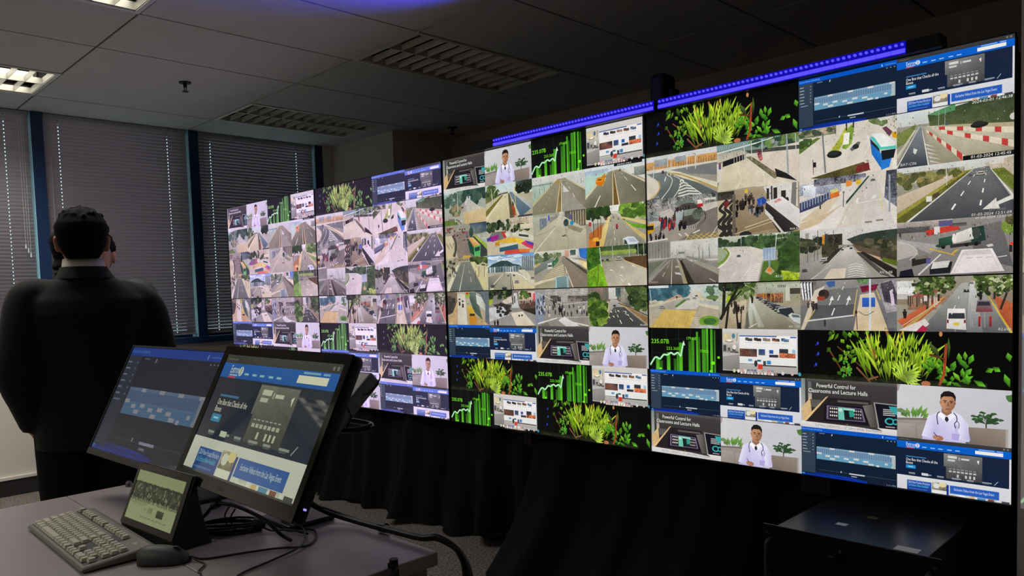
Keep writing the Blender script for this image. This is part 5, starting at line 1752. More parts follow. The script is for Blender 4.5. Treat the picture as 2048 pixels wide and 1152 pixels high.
def t_r5c7(c):
    r = random.Random(37)
    c.R((130, 128, 126), 0, 0, 1, 1, (96, 96, 98))
    c.R((110, 100, 100), .0, .0, .18, .5, (140, 130, 120), .3)
    for i in range(4):
        c.P((222, 222, 226), [(.0 + .035 * i, .06), (.022 + .035 * i, .02), (.045 + .03 * i, .36), (.03 + .03 * i, .4)])
        c.P((36, 34, 40), [(.022 + .035 * i, .04), (.035 + .035 * i, .02), (.055 + .03 * i, .34), (.045 + .03 * i, .38)])
    c.P([(206, 196, 180), (206, 196, 182), (196, 182, 160), (200, 188, 166)], [(.16, .2), (.28, .1), (.06, 1), (0, 1)], .1)
    c.P([(150, 148, 146), (140, 138, 136), (96, 96, 98), (90, 90, 94)], [(.3, .0), (.62, .0), (.57, 1.0), (.04, 1.0)])
    c.P((84, 84, 88), [(.16, .5), (.58, .48), (.57, .74), (.1, .78)])
    c.P((110, 110, 110), [(.22, .2), (.61, .16), (.6, .46), (.18, .5)])
    c.P((96, 132, 86), [(.6, 0), (.74, 0), (.7, .1), (.62, .06)], .5)
    c.P([(206, 190, 166), (206, 192, 170), (206, 186, 150), (200, 180, 146)], [(.64, .3), (.78, .26), (.92, 1), (.57, 1)], .08)
    c.P((150, 144, 150), [(.8, .1), (1, .0), (1, .8), (.9, .66)], .4)
    c.P((70, 66, 76), [(.84, .1), (.95, .04), (1, .3), (1, .5), (.88, .44)], .4)
    c.P((206, 190, 210), [(.93, .24), (.96, .2), (.98, .5), (.95, .52)])
    c.P((110, 110, 114), [(.88, .66), (1, .62), (1, .95), (.92, .95)])
    c.P((60, 96, 150), [(.28, .06), (.3, .02), (.38, .02), (.38, .12), (.32, .15)])
    c.E((60, 44, 40), .26, .28, .06, .1, 12)
    c.P((150, 60, 44), [(.19, .32), (.27, .32), (.27, .4), (.19, .4)])
    c.E((44, 40, 40), .24, .25, .035, .06, 10)
    c.R((50, 100, 190), .66, .36, .79, .54, (40, 86, 170))
    c.P((120, 30, 60), [(.64, .14), (.82, .1), (.8, .22), (.66, .26)], .3)
    c.R((206, 214, 226), .73, .0, .748, 1.0, (196, 204, 216))
    c.D((226, 226, 226), .485, .06, .3, .9, .014, .026, 4, .45)
    for u in (.32, .5):
        c.L((226, 226, 226), u, .5, u + .025, .38, .02)
        c.P((226, 226, 226), [(u + .0, .4), (u + .03, .31), (u + .048, .4)])
    c.L((206, 204, 200), .06, .82, .58, .7, .028)
    c.L((206, 176, 90), .61, .2, .57, .72, .014, .02)
    c.L((206, 176, 90), .18, .54, .08, .82, .016, .02)
    c.L((206, 176, 90), .8, .2, .84, .4, .016)
    c.E((50, 48, 50), .27, .86, .012, .08, 8)
    c.L((40, 40, 42), .6, .62, .61, .98, .014)
    c.E((40, 40, 42), .6, .64, .012, .04, 8)
    c.crowd(r, .08, .4, .18, .5, 8, .16, ((44, 40, 40), (70, 66, 66)))
    c.C((110, 100, 90), [(.62, .62), (.7, .7), (.78, .62)], .014)
    stamp(c, 'M210', .88, .985, .05, (60, 60, 60))


def t_r5c8(c):
    r = random.Random(38)
    c.R((150, 146, 132), 0, 0, 1, .5, (140, 120, 100))
    c.R((206, 208, 206), 0, .06, .16, .4, (190, 188, 182), .2)
    c.R((226, 226, 226), .0, .18, .18, .3)
    c.P((150, 84, 70), [(.1, .36), (.4, .16), (.4, .26), (.1, .5)], .1)
    c.R((150, 120, 96), .1, .36, .36, .6, (140, 104, 80), .3)
    c.P([(190, 96, 60), (196, 104, 66), (176, 84, 50), (170, 80, 48)], [(0, .8), (.4, .36), (.44, .4), (.1, 1)], .15)
    c.P([(176, 92, 60), (180, 96, 64), (176, 84, 50), (170, 80, 50)], [(.84, .34), (1, .5), (1, .98), (.9, .7)], .15)
    c.P([(170, 170, 166), (170, 170, 166), (84, 84, 88), (78, 78, 82)], [(.58, .12), (.72, .12), (.98, 1.02), (.2, 1.02)])
    c.P([(206, 206, 206), (206, 206, 206), (110, 110, 114), (110, 110, 112)], [(.65, .1), (.69, .1), (.76, 1), (.62, 1)])
    c.P((180, 150, 80), [(.42, .36), (.44, .36), (.08, 1), (.02, 1)], .1)
    c.L((206, 176, 60), .8, .36, .99, 1.0, .014, .03)
    c.trees(r, .2, .0, .5, .2, 34, [(50, 66, 34), (70, 88, 44), (110, 128, 66)], (.03, .05), .5)
    c.trees(r, .7, .0, 1, .22, 34, [(60, 76, 40), (84, 100, 52), (120, 136, 76)], (.03, .05), .5)
    for (a, b, d, e) in ((.3, .1, .28, .6), (.39, .1, .38, .44), (.86, .1, .85, .42), (.97, .2, .9, .6), (.8, .1, .79, .34)):
        c.L((50, 46, 40), a, b, d, e, .03, .036)
    c.trees(r, .16, .06, .5, .3, 40, [(58, 76, 36), (84, 102, 50), (126, 140, 80), (44, 58, 30), (170, 176, 140)], (.012, .028), .5)
    c.trees(r, .7, .06, 1, .34, 50, [(58, 76, 36), (84, 102, 50), (126, 140, 80), (44, 58, 30), (170, 176, 140)], (.012, .028), .5)
    for i in range(14):
        c.R(r.choice([(190, 186, 180), (70, 60, 56), (150, 120, 96), (96, 80, 70)]), .1 + .02 * i, .3 + .1 * r.random(), .112 + .02 * i, .46 + .1 * r.random())
    for i in range(10):
        u = .5 + .3 * r.random()
        c.L((150, 150, 152), u, .45 + .3 * r.random(), u + .004, .8 + .2 * r.random(), .012)
    c.L((206, 190, 170), .05, .9, .4, .44, .012)
    c.P([(226, 222, 218), (226, 222, 220), (206, 204, 202), (206, 204, 202)], [(.46, .58), (.61, .58), (.62, .96), (.45, .94)])
    c.P((50, 54, 60), [(.47, .66), (.605, .66), (.61, .76), (.465, .76)])
    c.R((206, 186, 60), .51, .83, .56, .88)
    c.P((120, 40, 46), [(.455, .78), (.47, .78), (.47, .84), (.455, .84)])
    c.P((120, 40, 46), [(.6, .78), (.615, .78), (.615, .84), (.6, .84)])
    c.P([(120, 112, 120), (130, 120, 128), (130, 60, 66), (110, 50, 56)], [(.71, .44), (.82, .44), (.84, .64), (.7, .64)])
    c.P((50, 48, 54), [(.72, .46), (.81, .46), (.82, .53), (.71, .53)])
    c.R((170, 40, 46), .72, .72, .74, .9, (110, 40, 44))
    c.R((170, 40, 46), .81, .72, .83, .9, (110, 40, 44))
    c.car(.62, .24, .055, (50, 50, 52))
    c.car(.66, .1, .05, (200, 200, 200))
    c.E((40, 36, 36), .74, .36, .014, .08, 8)
    c.P((214, 206, 206), [(.02, .98), (.26, .76), (.3, .86), (.22, 1)])
    c.P((170, 36, 70), [(.18, 1), (.24, .88), (.29, .94), (.26, 1)])
    c.crowd(r, .06, .56, .08, .6, 2, .2, ((36, 34, 34),))
    c.R((206, 204, 200), .25, .34, .28, .44)
    c.D((220, 220, 218), .56, .36, .45, .9, .01, .02, 2, .5)
    stamp(c, 'R2.6W', .92, .96, .045, (206, 206, 204))


TRAFFIC = [[t_r2c1, t_r2c2, t_r2c3, t_r2c4, t_r2c5, t_r2c6, t_r2c7, t_r2c8],
           [t_r3c1, t_r3c2, t_r3c3, t_r3c4, t_r3c5, t_r3c6, t_r3c7, t_r3c8],
           [t_r4c1, t_r4c2, t_r4c3, t_r4c4, t_r4c5, t_r4c6, t_r4c7, t_r4c8],
           [t_r5c1, t_r5c2, t_r5c3, t_r5c4, t_r5c5, t_r5c6, t_r5c7, t_r5c8]]
TOP = [(t_control, 1), (t_doctor, 1), (t_chart, 1), (t_meeting, 1), (t_plants, 2), (t_schedule, 1), (t_site, 1)]
ROWS = {0: TOP,
        5: [(t_schedule, 1), (t_site, 1), (t_control, 1), (t_doctor, 1), (t_chart, 1), (t_meeting, 1), (t_plants, 2)],
        6: [(t_plants, 2), (t_chart, 1), (t_meeting, 1), (t_schedule, 1), (t_site, 1), (t_control, 1), (t_doctor, 1)],
        7: [(t_chart, 1), (t_meeting, 1), (t_plants, 2), (t_control, 1), (t_doctor, 1), (t_schedule, 1), (t_site, 1)]}


def fill_panel(cv, pc, pr):
    """draw the 4 x 4 pictures of one display: pc, pr its column and row among the 2 x 2 displays of a wall half"""
    for row in range(pr * 4, pr * 4 + 4):
        if row in ROWS:
            items, k = [], 0
            for fn, w in ROWS[row]:
                items.append((fn, k, w))
                k += w
        else:
            items = [(TRAFFIC[row - 1][k], k, 1) for k in range(8)]
        for fn, k, w in items:
            if pc * 4 <= k < pc * 4 + 4:
                cv.tile((k - pc * 4) / 4, (row - pr * 4) / 4, (k - pc * 4 + w) / 4, (row - pr * 4 + 1) / 4)
                street = row not in ROWS
                cv.gmin = .1 if street else .03
                if street:
                    cv.R((150, 146, 134), 0, 0, 1, 1)
                fn(cv)
                if street:
                    cv.bits(random.Random(row * 8 + k), 44, .04, .36)
# ------------------------------------------------------------------ materials of the room
M_ceil = mat('ceiling_tile_white', (206, 204, 202), 0.85, var=0.02, scale=6, bump=0.12, bscale=300)
M_gap = mat('ceiling_joint_dark', (52, 50, 48), 0.9)
M_wall = mat('wall_paint_offwhite', (222, 217, 207), 0.8, var=0.03, scale=3, bump=0.05, bscale=150)
M_wallback = mat('wall_paint_taupe', (205, 192, 178), 0.85, var=0.04, scale=2, bump=0.05, bscale=150)
M_navy = mat('mullion_navy_paint', (22, 52, 92), 0.4, var=0.05, scale=8)
M_cyan = mat('mullion_edge_daylit', (170, 232, 250), 0.45, var=0.04, scale=8)  # pale blue puts leaking daylight into the colour of the mullion side
M_skirt = mat('skirting_black', (34, 32, 32), 0.6, var=0.1, scale=12)
M_blind = mat('blind_slat_grey', (178, 170, 175), 0.42, metal=0.15, var=0.05, scale=4, stretch=(1, .3, 8))
M_rail = mat('blind_rail_grey', (160, 166, 166), 0.4, metal=0.2, var=0.03, scale=6)
M_cord = mat('blind_cord_white', (225, 225, 222), 0.7)
M_black = mat('matt_black_plastic', (16, 16, 17), 0.5, var=0.1, scale=30, bump=0.06, bscale=600)
M_gloss = mat('gloss_black_plastic', (9, 9, 10), 0.12, var=0.05, scale=20)
M_blackmet = mat('black_powder_metal', (17, 17, 18), 0.38, metal=0.3, var=0.12, scale=40, bump=0.05, bscale=500)
M_cable = mat('cable_black_rubber', (13, 13, 14), 0.45, var=0.1, scale=60)
M_grey = mat('dark_grey_plastic', (58, 58, 58), 0.5, var=0.06, scale=30, bump=0.05, bscale=500)
M_silver = mat('brushed_grey_metal', (120, 120, 122), 0.35, metal=0.9, var=0.08, scale=30, stretch=(1, 1, 12))
M_desk = mat('desk_laminate_grey', (160, 152, 153), 0.3, spec=.8, var=0.025, scale=9, bump=0.03, bscale=400)
M_deskside = mat('desk_panel_grey', (150, 146, 140), 0.55, var=0.04, scale=9)
M_key = mat('key_cap_grey', (186, 183, 166), 0.5, var=0.06, scale=50)
M_kbd = mat('keyboard_shell_grey', (112, 110, 103), 0.5, var=0.06, scale=40)
M_white = mat('label_white', (235, 235, 240), 0.6, var=0.03, scale=40)
M_yellowlab = mat('label_yellow', (90, 88, 30), 0.6, var=0.05, scale=40)
M_louvre = mat('louvre_white_enamel', (222, 220, 210), 0.35, var=0.02, scale=10)
M_louvrelit = mat('louvre_lit_lamp_metal', (168, 166, 156), .42, metal=1.0, var=.02, scale=10)  # lit lamps' louvre toned apart from the unlit ones to set its brightness
M_reflect = mat('lamp_reflector_darkened', (9, 9, 8), 0.6, metal=0.0, spec=.1, var=0.05, scale=12)  # near-black colour stands in for the dark room mirrored in the reflector
M_lampoff = mat('fluorescent_tube_off', (120, 120, 118), 0.3, var=0.03, scale=10)
M_brass = mat('sprinkler_dark_metal', (44, 40, 36), 0.4, metal=0.7, var=0.1, scale=40)


def curtain_mat():
    m, nt, b = new_mat('black_drape_cloth')
    b.inputs['Roughness'].default_value = 0.85
    b.inputs['Specular IOR Level'].default_value = 0.15
    tc = nt.nodes.new('ShaderNodeTexCoord')
    w = nt.nodes.new('ShaderNodeTexWave')
    w.inputs['Scale'].default_value = 260
    w.inputs['Distortion'].default_value = 2
    nt.links.new(tc.outputs['Object'], w.inputs['Vector'])
    r = nt.nodes.new('ShaderNodeValToRGB')
    r.color_ramp.elements[0].color = rgb((9, 9, 10))
    r.color_ramp.elements[1].color = rgb((18, 18, 19))
    nt.links.new(w.outputs['Fac'], r.inputs['Fac'])
    nt.links.new(r.outputs['Color'], b.inputs['Base Color'])
    return m


def carpet_mat():
    m, nt, b = new_mat('carpet_grey_loop')
    b.inputs['Roughness'].default_value = 0.95
    tc = nt.nodes.new('ShaderNodeTexCoord')
    n = nt.nodes.new('ShaderNodeTexNoise'); n.inputs['Scale'].default_value = 90; n.inputs['Detail'].default_value = 5
    n2 = nt.nodes.new('ShaderNodeTexVoronoi'); n2.inputs['Scale'].default_value = 160
    nt.links.new(tc.outputs['Object'], n.inputs['Vector']); nt.links.new(tc.outputs['Object'], n2.inputs['Vector'])
    r = nt.nodes.new('ShaderNodeValToRGB')
    r.color_ramp.elements[0].position = .35; r.color_ramp.elements[1].position = .7
    r.color_ramp.elements[0].color = rgb((58, 54, 50)); r.color_ramp.elements[1].color = rgb((140, 132, 122))
    nt.links.new(n.outputs['Fac'], r.inputs['Fac']); nt.links.new(r.outputs['Color'], b.inputs['Base Color'])
    bp = nt.nodes.new('ShaderNodeBump'); bp.inputs['Strength'].default_value = .6; bp.inputs['Distance'].default_value = .006
    nt.links.new(n2.outputs['Distance'], bp.inputs['Height']); nt.links.new(bp.outputs['Normal'], b.inputs['Normal'])
    return m


def glass_mat():
    m = bpy.data.materials.new('window_glass'); m.use_nodes = True
    nt = m.node_tree; nt.nodes.clear()
    out = nt.nodes.new('ShaderNodeOutputMaterial')
    mx = nt.nodes.new('ShaderNodeMixShader')
    tr = nt.nodes.new('ShaderNodeBsdfTransparent'); tr.inputs['Color'].default_value = (.82, .93, .95, 1)
    gl = nt.nodes.new('ShaderNodeBsdfGlossy'); gl.inputs['Roughness'].default_value = .02
    fr = nt.nodes.new('ShaderNodeFresnel'); fr.inputs['IOR'].default_value = 1.45
    nt.links.new(fr.outputs[0], mx.inputs['Fac']); nt.links.new(tr.outputs[0], mx.inputs[1]); nt.links.new(gl.outputs[0], mx.inputs[2])
    nt.links.new(mx.outputs[0], out.inputs['Surface'])
    return m


M_curtain, M_carpet, M_glass = curtain_mat(), carpet_mat(), glass_mat()
M_tube = emit_mat('fluorescent_tube_lit', (255, 250, 235), 2.5)

# ------------------------------------------------------------------ room shell
XW, YB, ZC = -5.86, 4.62, 2.638
XR, YF = 2.6, -3.4
struct('floor', box(XW - .2, XR + .1, YF - .1, YB + .1, -.08, 0), M_carpet)

# suspended ceiling: 0.6 x 1.2 m tiles with dark joints, lamp bays left open
CX, CY = -5.43, 1.406
LAMPS = [(0, -1), (3, -1), (0, -3), (3, -3), (6, -3), (0, 1), (3, 1)]
bm = bmesh.new()
add_box(bm, XW - .2, XR + .1, YF - .1, YB + .1, ZC + .16, ZC + .2, mi=1)
for i in range(-1, 14):
    for j in range(-5, 4):
        if (i, j) in LAMPS:
            continue
        if (i, j) == (1, 0):
            continue                    # the big tile with the sprinkler
        x0, x1 = CX + .6 * i, CX + .6 * i + (1.2 if (i, j) == (0, 0) else .6)
        y0, y1 = CY + 1.2 * j, CY + 1.2 * j + 1.2
        x0, x1, y0, y1 = max(x0, XW - .02), min(x1, XR), max(y0, YF), min(y1, YB)
        if x1 - x0 < .05 or y1 - y0 < .05:
            continue
        g = .006
        add_box(bm, x0 + g, x1 - g, y0 + g, y1 - g, ZC, ZC + .016)
        for (a, b, c, d) in ((x0, x0 + g, y0, y1), (x1 - g, x1, y0, y1), (x0, x1, y0, y0 + g), (x0, x1, y1 - g, y1)):
            add_box(bm, a, b, c, d, ZC + .007, ZC + .02, mi=1)
struct('ceiling', bm, [M_ceil, M_gap])

# window side: low wall, navy sill frame, mullions, glass
struct('wall_left', box(XW - .16, XW, YF, YB, 0, .95), M_wall)
struct('wall_left_head', box(XW - .16, XW - .1, YF, YB, ZC - .02, ZC + .16), M_wall)
bm = box(XW, XW + .012, YF, 4.0, 0, .112)
struct('baseboard_left', bm, M_skirt)
struct('trim_1', box(XW, XW + .016, YF, 4.0, .112, .132), M_wall)
struct('trim_2', box(XW - .12, XW + .045, YF, 4.0, .95, 1.0), M_navy)
for k, y in enumerate((-1.02, .262, 1.512, 2.634, 3.795)):
    o = struct('trim_%d' % (k + 3), box(XW - .14, XW + .0, y - .032, y + .046, 1.0, ZC - .001), M_navy)
    struct('daylit_edge', box(XW - .14, XW + .0005, y - .0352, y - .0322, 1.0, ZC - .001), M_cyan, o)  # side face coloured as if daylight leaked past the blind
WIN = [(.31, 1.468), (1.558, 2.590), (2.680, 3.751)]
for k, (y0, y1) in enumerate(WIN):
    bm = bmesh.new()
    for (a, b, c, d) in ((y0, y0 + .03, 1.0, ZC), (y1 - .03, y1, 1.0, ZC), (y0 + .03, y1 - .03, 1.0, 1.03), (y0 + .03, y1 - .03, ZC - .05, ZC)):
        add_box(bm, XW - .13, XW - .09, a, b, c, d)
    o = struct('window_%d' % (k + 1), bm, M_navy)
    struct('window_pane', box(XW - .112, XW - .106, y0 + .03, y1 - .03, 1.03, ZC - .05), M_glass, o)
# the last strip of window wall behind the corner pier, and the part beside the room's front
struct('wall_left_front', box(XW - .16, XW - .06, YF, .27, 1.0, ZC), M_wall)
struct('wall_left_rear', box(XW - .16, XW - .001, 3.845, YB, 1.0, ZC), M_wall)
struct('wall_corner', box(XW, -4.985, 3.96, YB, 0, ZC), M_wall)
struct('wall_back', box(XW - .16, XR + .1, YB, YB + .1, 0, ZC + .16), M_wallback)
struct('wall_right', box(XR, XR + .1, YF, YB, 0, ZC + .16), M_wallback)
struct('wall_front', box(XW - .16, XR + .1, YF - .1, YF, 0, ZC + .16), M_wallback)

# ------------------------------------------------------------------ venetian blinds
BL = [('left', .325, 1.471, (.56, 1.322), None, (1.405, 1.42, 1.434)),
      ('middle', 1.566, 2.593, (1.663, 2.442), 1.60, None),
      ('right', 2.688, 3.754, (2.794, 3.59), 2.72, None)]
LAB = {'left': 'grey venetian blind in the leftmost window, pull cords hanging at its right edge',
       'middle': 'grey venetian blind in the window behind the men, its far half dark',
       'right': 'dark grey venetian blind in the window nearest the video wall end'}
for nm, y0, y1, cords, wand, pulls in BL:
    t = thing('venetian_blind', LAB[nm], 'blind', (XW - .036, (y0 + y1) / 2, 1.0), group='blinds along the window wall')
    ym = (y0 + y1) / 2
    z0, z1, pitch = .045, ZC - 1.0 - .035, .0255
    n = int((z1 - z0) / pitch)
    bm = bmesh.new()
    cuts = []
    for cy in cords:
        cuts += [cy - ym - .0032, cy - ym + .0032]
    ys = [y0 - ym] + cuts + [y1 - ym]
    holes = {1, 3}
    for i in range(n + 1):
        zc = z0 + pitch * i
        tilt = .5 + .12 * max(0.0, 1 - i / 10.0) ** 1.5      # the lowest slats stand a little open
        prof = []
        for s in (-1, -.3, .3, 1):
            h = s * .0152
            prof.append((h * sin(tilt) + .0022 * (1 - s * s), zc + h * cos(tilt)))
        grid = [[bm.verts.new((p[0], y, p[1])) for p in prof] for y in ys]
        for a in range(len(ys) - 1):
            for b in range(3):
                if b == 1 and a in holes:
                    continue
                bm.faces.new((grid[a][b], grid[a + 1][b], grid[a + 1][b + 1], grid[a][b + 1]))
    obj('slats', bm, M_blind, t, smooth=True)
    bevel(obj('headrail', box(-.02, .02, y0 - ym, y1 - ym, ZC - 1.0 - .03, ZC - 1.0 - .003), M_rail, t), .003)
    bevel(obj('bottom_rail', box(-.013, .013, y0 - ym, y1 - ym, .02, .034), M_rail, t), .003)
    for cy in cords:
        bm = bmesh.new()
        add_tube(bm, [(-.014, cy - ym, .03), (-.014, cy - ym, z1)], .0009, 5)
        obj('ladder_cord', bm, M_cord, t)
    if wand:
        bm = bmesh.new()
        add_tube(bm, [(.03, wand - ym, ZC - 1.03), (.034, wand - ym, .66)], .0035, 8)
        add_tube(bm, [(.034, wand - ym, .66), (.034, wand - ym, .63)], .006, 8)
        obj('tilt_wand', bm, M_rail, t)
    if pulls:
        bm = bmesh.new()
        for q, py in enumerate(pulls):
            add_tube(bm, [(.026, py - ym, ZC - 1.03), (.028, py - ym, .72 - .03 * q)], .0011, 6)
            add_tube(bm, [(.028, py - ym, .72 - .03 * q), (.028, py - ym, .69 - .03 * q)], [.003, .006], 8)
        obj('pull_cord', bm, M_cord, t)

# ------------------------------------------------------------------ recessed louvre luminaires
LL = {(0, -1): ('lit louvred ceiling lamp in the corner above the leftmost blind', True),
      (3, -1): ('lit louvred ceiling lamp cut by the top edge of the picture, bright white blades', True),
      (0, -3): ('lit louvred ceiling lamp seen only as a bright reflection in the front monitor', True),
      (3, -3): ('added lit louvred ceiling lamp at the front of the room, unseen, left of the picture', True),  # unseen lamp, added to brighten the room from the front
      (6, -3): ('added lit louvred ceiling lamp at the front of the room, unseen, behind the viewer', True),  # another unseen lamp, put in for more light from the front
      (0, 1): ('unlit louvred ceiling lamp beside the window nearest the corner pier', False),
      (3, 1): ('unlit louvred ceiling lamp in the dark middle of the ceiling', False)}
for (i, j) in LAMPS:
    lab, lit = LL[(i, j)]
    x0, y0 = CX + .6 * i, CY + 1.2 * j
    t = thing('ceiling_lamp', lab, 'ceiling lamp', (x0 + .3, y0 + .6, ZC), group='recessed ceiling lamps')
    bm = bmesh.new()
    for (a, b, c, d) in ((-.296, -.272, -.596, .596), (.272, .296, -.596, .596), (-.272, .272, -.596, -.572), (-.272, .272, .572, .596)):
        add_box(bm, a, b, c, d, -.004, .012)
    obj('frame', bm, M_louvre, t)
    bm = bmesh.new()
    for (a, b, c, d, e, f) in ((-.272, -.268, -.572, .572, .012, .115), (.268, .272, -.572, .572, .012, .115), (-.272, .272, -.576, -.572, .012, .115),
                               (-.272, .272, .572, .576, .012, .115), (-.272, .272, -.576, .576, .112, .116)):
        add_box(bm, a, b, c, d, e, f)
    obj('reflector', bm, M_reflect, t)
    bm = bmesh.new()
    for k in range(13):
        y = -.57 + 1.14 * k / 12
        for (xa, xb) in ((-.268, -.006), (.006, .268)):
            add_box(bm, xa, xb, y - .0012, y + .0012, .0, .036)
    for x in (-.266, 0, .266):
        add_box(bm, x - .005, x + .005, -.572, .572, 0, .036)
    obj('louvre', bm, M_louvrelit if lit else M_louvre, t)
    for x in (-.13, .13):
        bm = bmesh.new()
        add_tube(bm, [(x, -.55, .085), (x, .55, .085)], .013, 12)
        tb = obj('tube', bm, M_tube if lit else M_lampoff, t, smooth=True)
        for y in (-.562, .562):
            bevel(obj('lamp_holder', box(x - .018, x + .018, y - .012, y + .012, .06, .11), M_louvre, tb), .003)

# ------------------------------------------------------------------ sprinklers
for (x, y, lab) in ((-4.6, 2.04, 'dark pendent sprinkler head in the lit ceiling tile above the men'),
                    (-4.62, 4.3, 'dark pendent sprinkler head near the corner pier, faint in shade')):
    t = thing('sprinkler_head', lab, 'sprinkler', (x, y, ZC), group='ceiling sprinklers')
    bm = bmesh.new(); add_cyl(bm, (0, 0, -.006), .034, .006, 24, r2=.038)
    obj('escutcheon', bm, M_brass, t)
    bm = bmesh.new()
    add_cyl(bm, (0, 0, -.03), .011, .024, 16)
    for s in (-1, 1):
        add_tube(bm, [(s * .009, 0, -.024), (s * .017, 0, -.035), (s * .014, 0, -.048), (0, 0, -.055)], .0032, 8)
    obj('frame', bm, M_brass, t)
    bm = bmesh.new(); add_cyl(bm, (0, 0, -.058), .02, .003, 20)
    obj('deflector', bm, M_brass, t)

# ------------------------------------------------------------------ video wall: 2 x 4 displays on a frame
YD, ZD0, TW, TH = 2.642, .6173, .30239, .16897
XA, XB = -5.353, -2.926
PW, PH = TW * 4, TH * 4
M_picB = screen_mat('lit_picture_near_half', (1.0, .985, .95))
M_picA = screen_mat('lit_picture_far_half', (1.16, .97, 1.26), (.022, .015, .03), sat=.8)
M_picC = screen_mat('lit_picture_projected', (.42, .42, .40), (.10, .10, .095), base=(.6, .58, .57), rough=.8)
SIDE = {('A', 0): 'far left', ('A', 1): 'left of centre', ('B', 0): 'right of centre', ('B', 1): 'near right'}
VL = {('A', 0, 0): 'upper display at the far end of the video wall, pinkish traffic pictures',
      ('A', 1, 0): 'upper display second from the far end, left of the dark seam',
      ('B', 0, 0): 'upper display second from the near end, under the start of the blue light bar',
      ('B', 1, 0): 'largest upper display at the near end, red and white barriers on it',
      ('A', 0, 1): 'lower display at the far end, mostly behind the desk monitors',
      ('A', 1, 1): 'lower display second from the far end, above the black drape beside the front monitor',
      ('B', 0, 1): 'lower display second from the near end, two plant pictures on it',
      ('B', 1, 1): 'largest lower display at the near end, above the black equipment case'}
panel_me = {}
for pc in (0, 1):
    for pr in (0, 1):
        cv = Canvas(PW - .004, PH - .004)
        cv.tile(0, 0, 1, 1)
        fill_panel(cv, pc, pr)
        panel_me[(pc, pr)] = cv.mesh('lit_picture')
        panel_me[(pc, pr)].materials.append(M_picB)
        if pc == 0:
            cv0 = cv


def display(xl, pc, pr, lab, material):
    zt = ZD0 + TH * 8 - PH * pr
    t = thing('video_display', lab, 'display', (xl + PW / 2, YD, zt - PH), group='displays of the video wall')
    x = PW / 2
    bm = bmesh.new()
    b = .0021
    for (x0, x1, z0, z1) in ((-x, -x + b, 0, PH), (x - b, x, 0, PH), (-x + b, x - b, 0, b), (-x + b, x - b, PH - b, PH)):
        add_box(bm, x0, x1, -.002, .012, z0, z1)
    obj('bezel', bm, M_black, t)
    obj('housing', box(-x + .004, x - .004, .006, .05, .004, PH - .004), M_blackmet, t)
    s = bpy.data.objects.new('lit_screen', panel_me[(pc, pr)])
    link(s, t)
    s.location = (-x + .002, .004, PH - .002)
    s.material_slots[0].link = 'OBJECT'
    s.material_slots[0].material = material
    return t


for half, x0 in (('A', XA), ('B', XB)):
    for pc in (0, 1):
        for pr in (0, 1):
            display(x0 + PW * pc, pc, pr, VL[(half, pc, pr)], M_picA if half == 'A' else M_picB)

# black carrying frame behind the displays
t = thing('display_stand', 'black frame carrying the video wall, edge showing at its right end', 'stand', ((XA + XB + 2 * PW) / 2, YD + .155, 0))
xc = (XA + XB + 2 * PW) / 2
for x in (XA + .05, XA + PW, XB - .004, XB + PW, XB + 2 * PW - .05):
    bevel(obj('post', box(x - xc - .03, x - xc + .03, -.035, .035, 0.0, ZD0 + 8 * TH - .02), M_blackmet, t), .004)
    bevel(obj('foot', box(x - xc - .05, x - xc + .05, -.05, .05, 0, .012), M_blackmet, t), .003)
for z in (.68, 1.28, 1.88):
    obj('rail', box(XA - xc + .02, XB + 2 * PW - xc - .02, -.1, -.036, z, z + .06), M_blackmet, t)
#obj('end_cover', box(XB + 2 * PW - xc + .001, XB + 2 * PW - xc + .011, -.153, -.036, .4, ZD0 + 8 * TH + .01), M_black, t)

# projection screen to the right, repeating the same pictures
t = thing('projector_canvas', 'pale screen at the right picture edge with washed-out pictures', 'projection screen', (.8, YD - .012, 0))
obj('fabric', box(-1.292, 1.3, .0, .02, .08, 2.56), mat('screen_fabric_white', (240, 232, 228), .85, var=.02, scale=5), t)
for pr in (0, 1):
    s = bpy.data.objects.new('projected_picture', panel_me[(0, pr)])
    link(s, t)
    s.location = (-1.284, -.0008, ZD0 + TH * 8 - PH * pr - .002)
    s.material_slots[0].link = 'OBJECT'
    s.material_slots[0].material = M_picC
bevel(obj('foot', box(-1.29, -1.2, -.2, .2, 0, .08), M_grey, t), .005)
bevel(obj('foot', box(1.2, 1.29, -.2, .2, 0, .08), M_grey, t), .005)

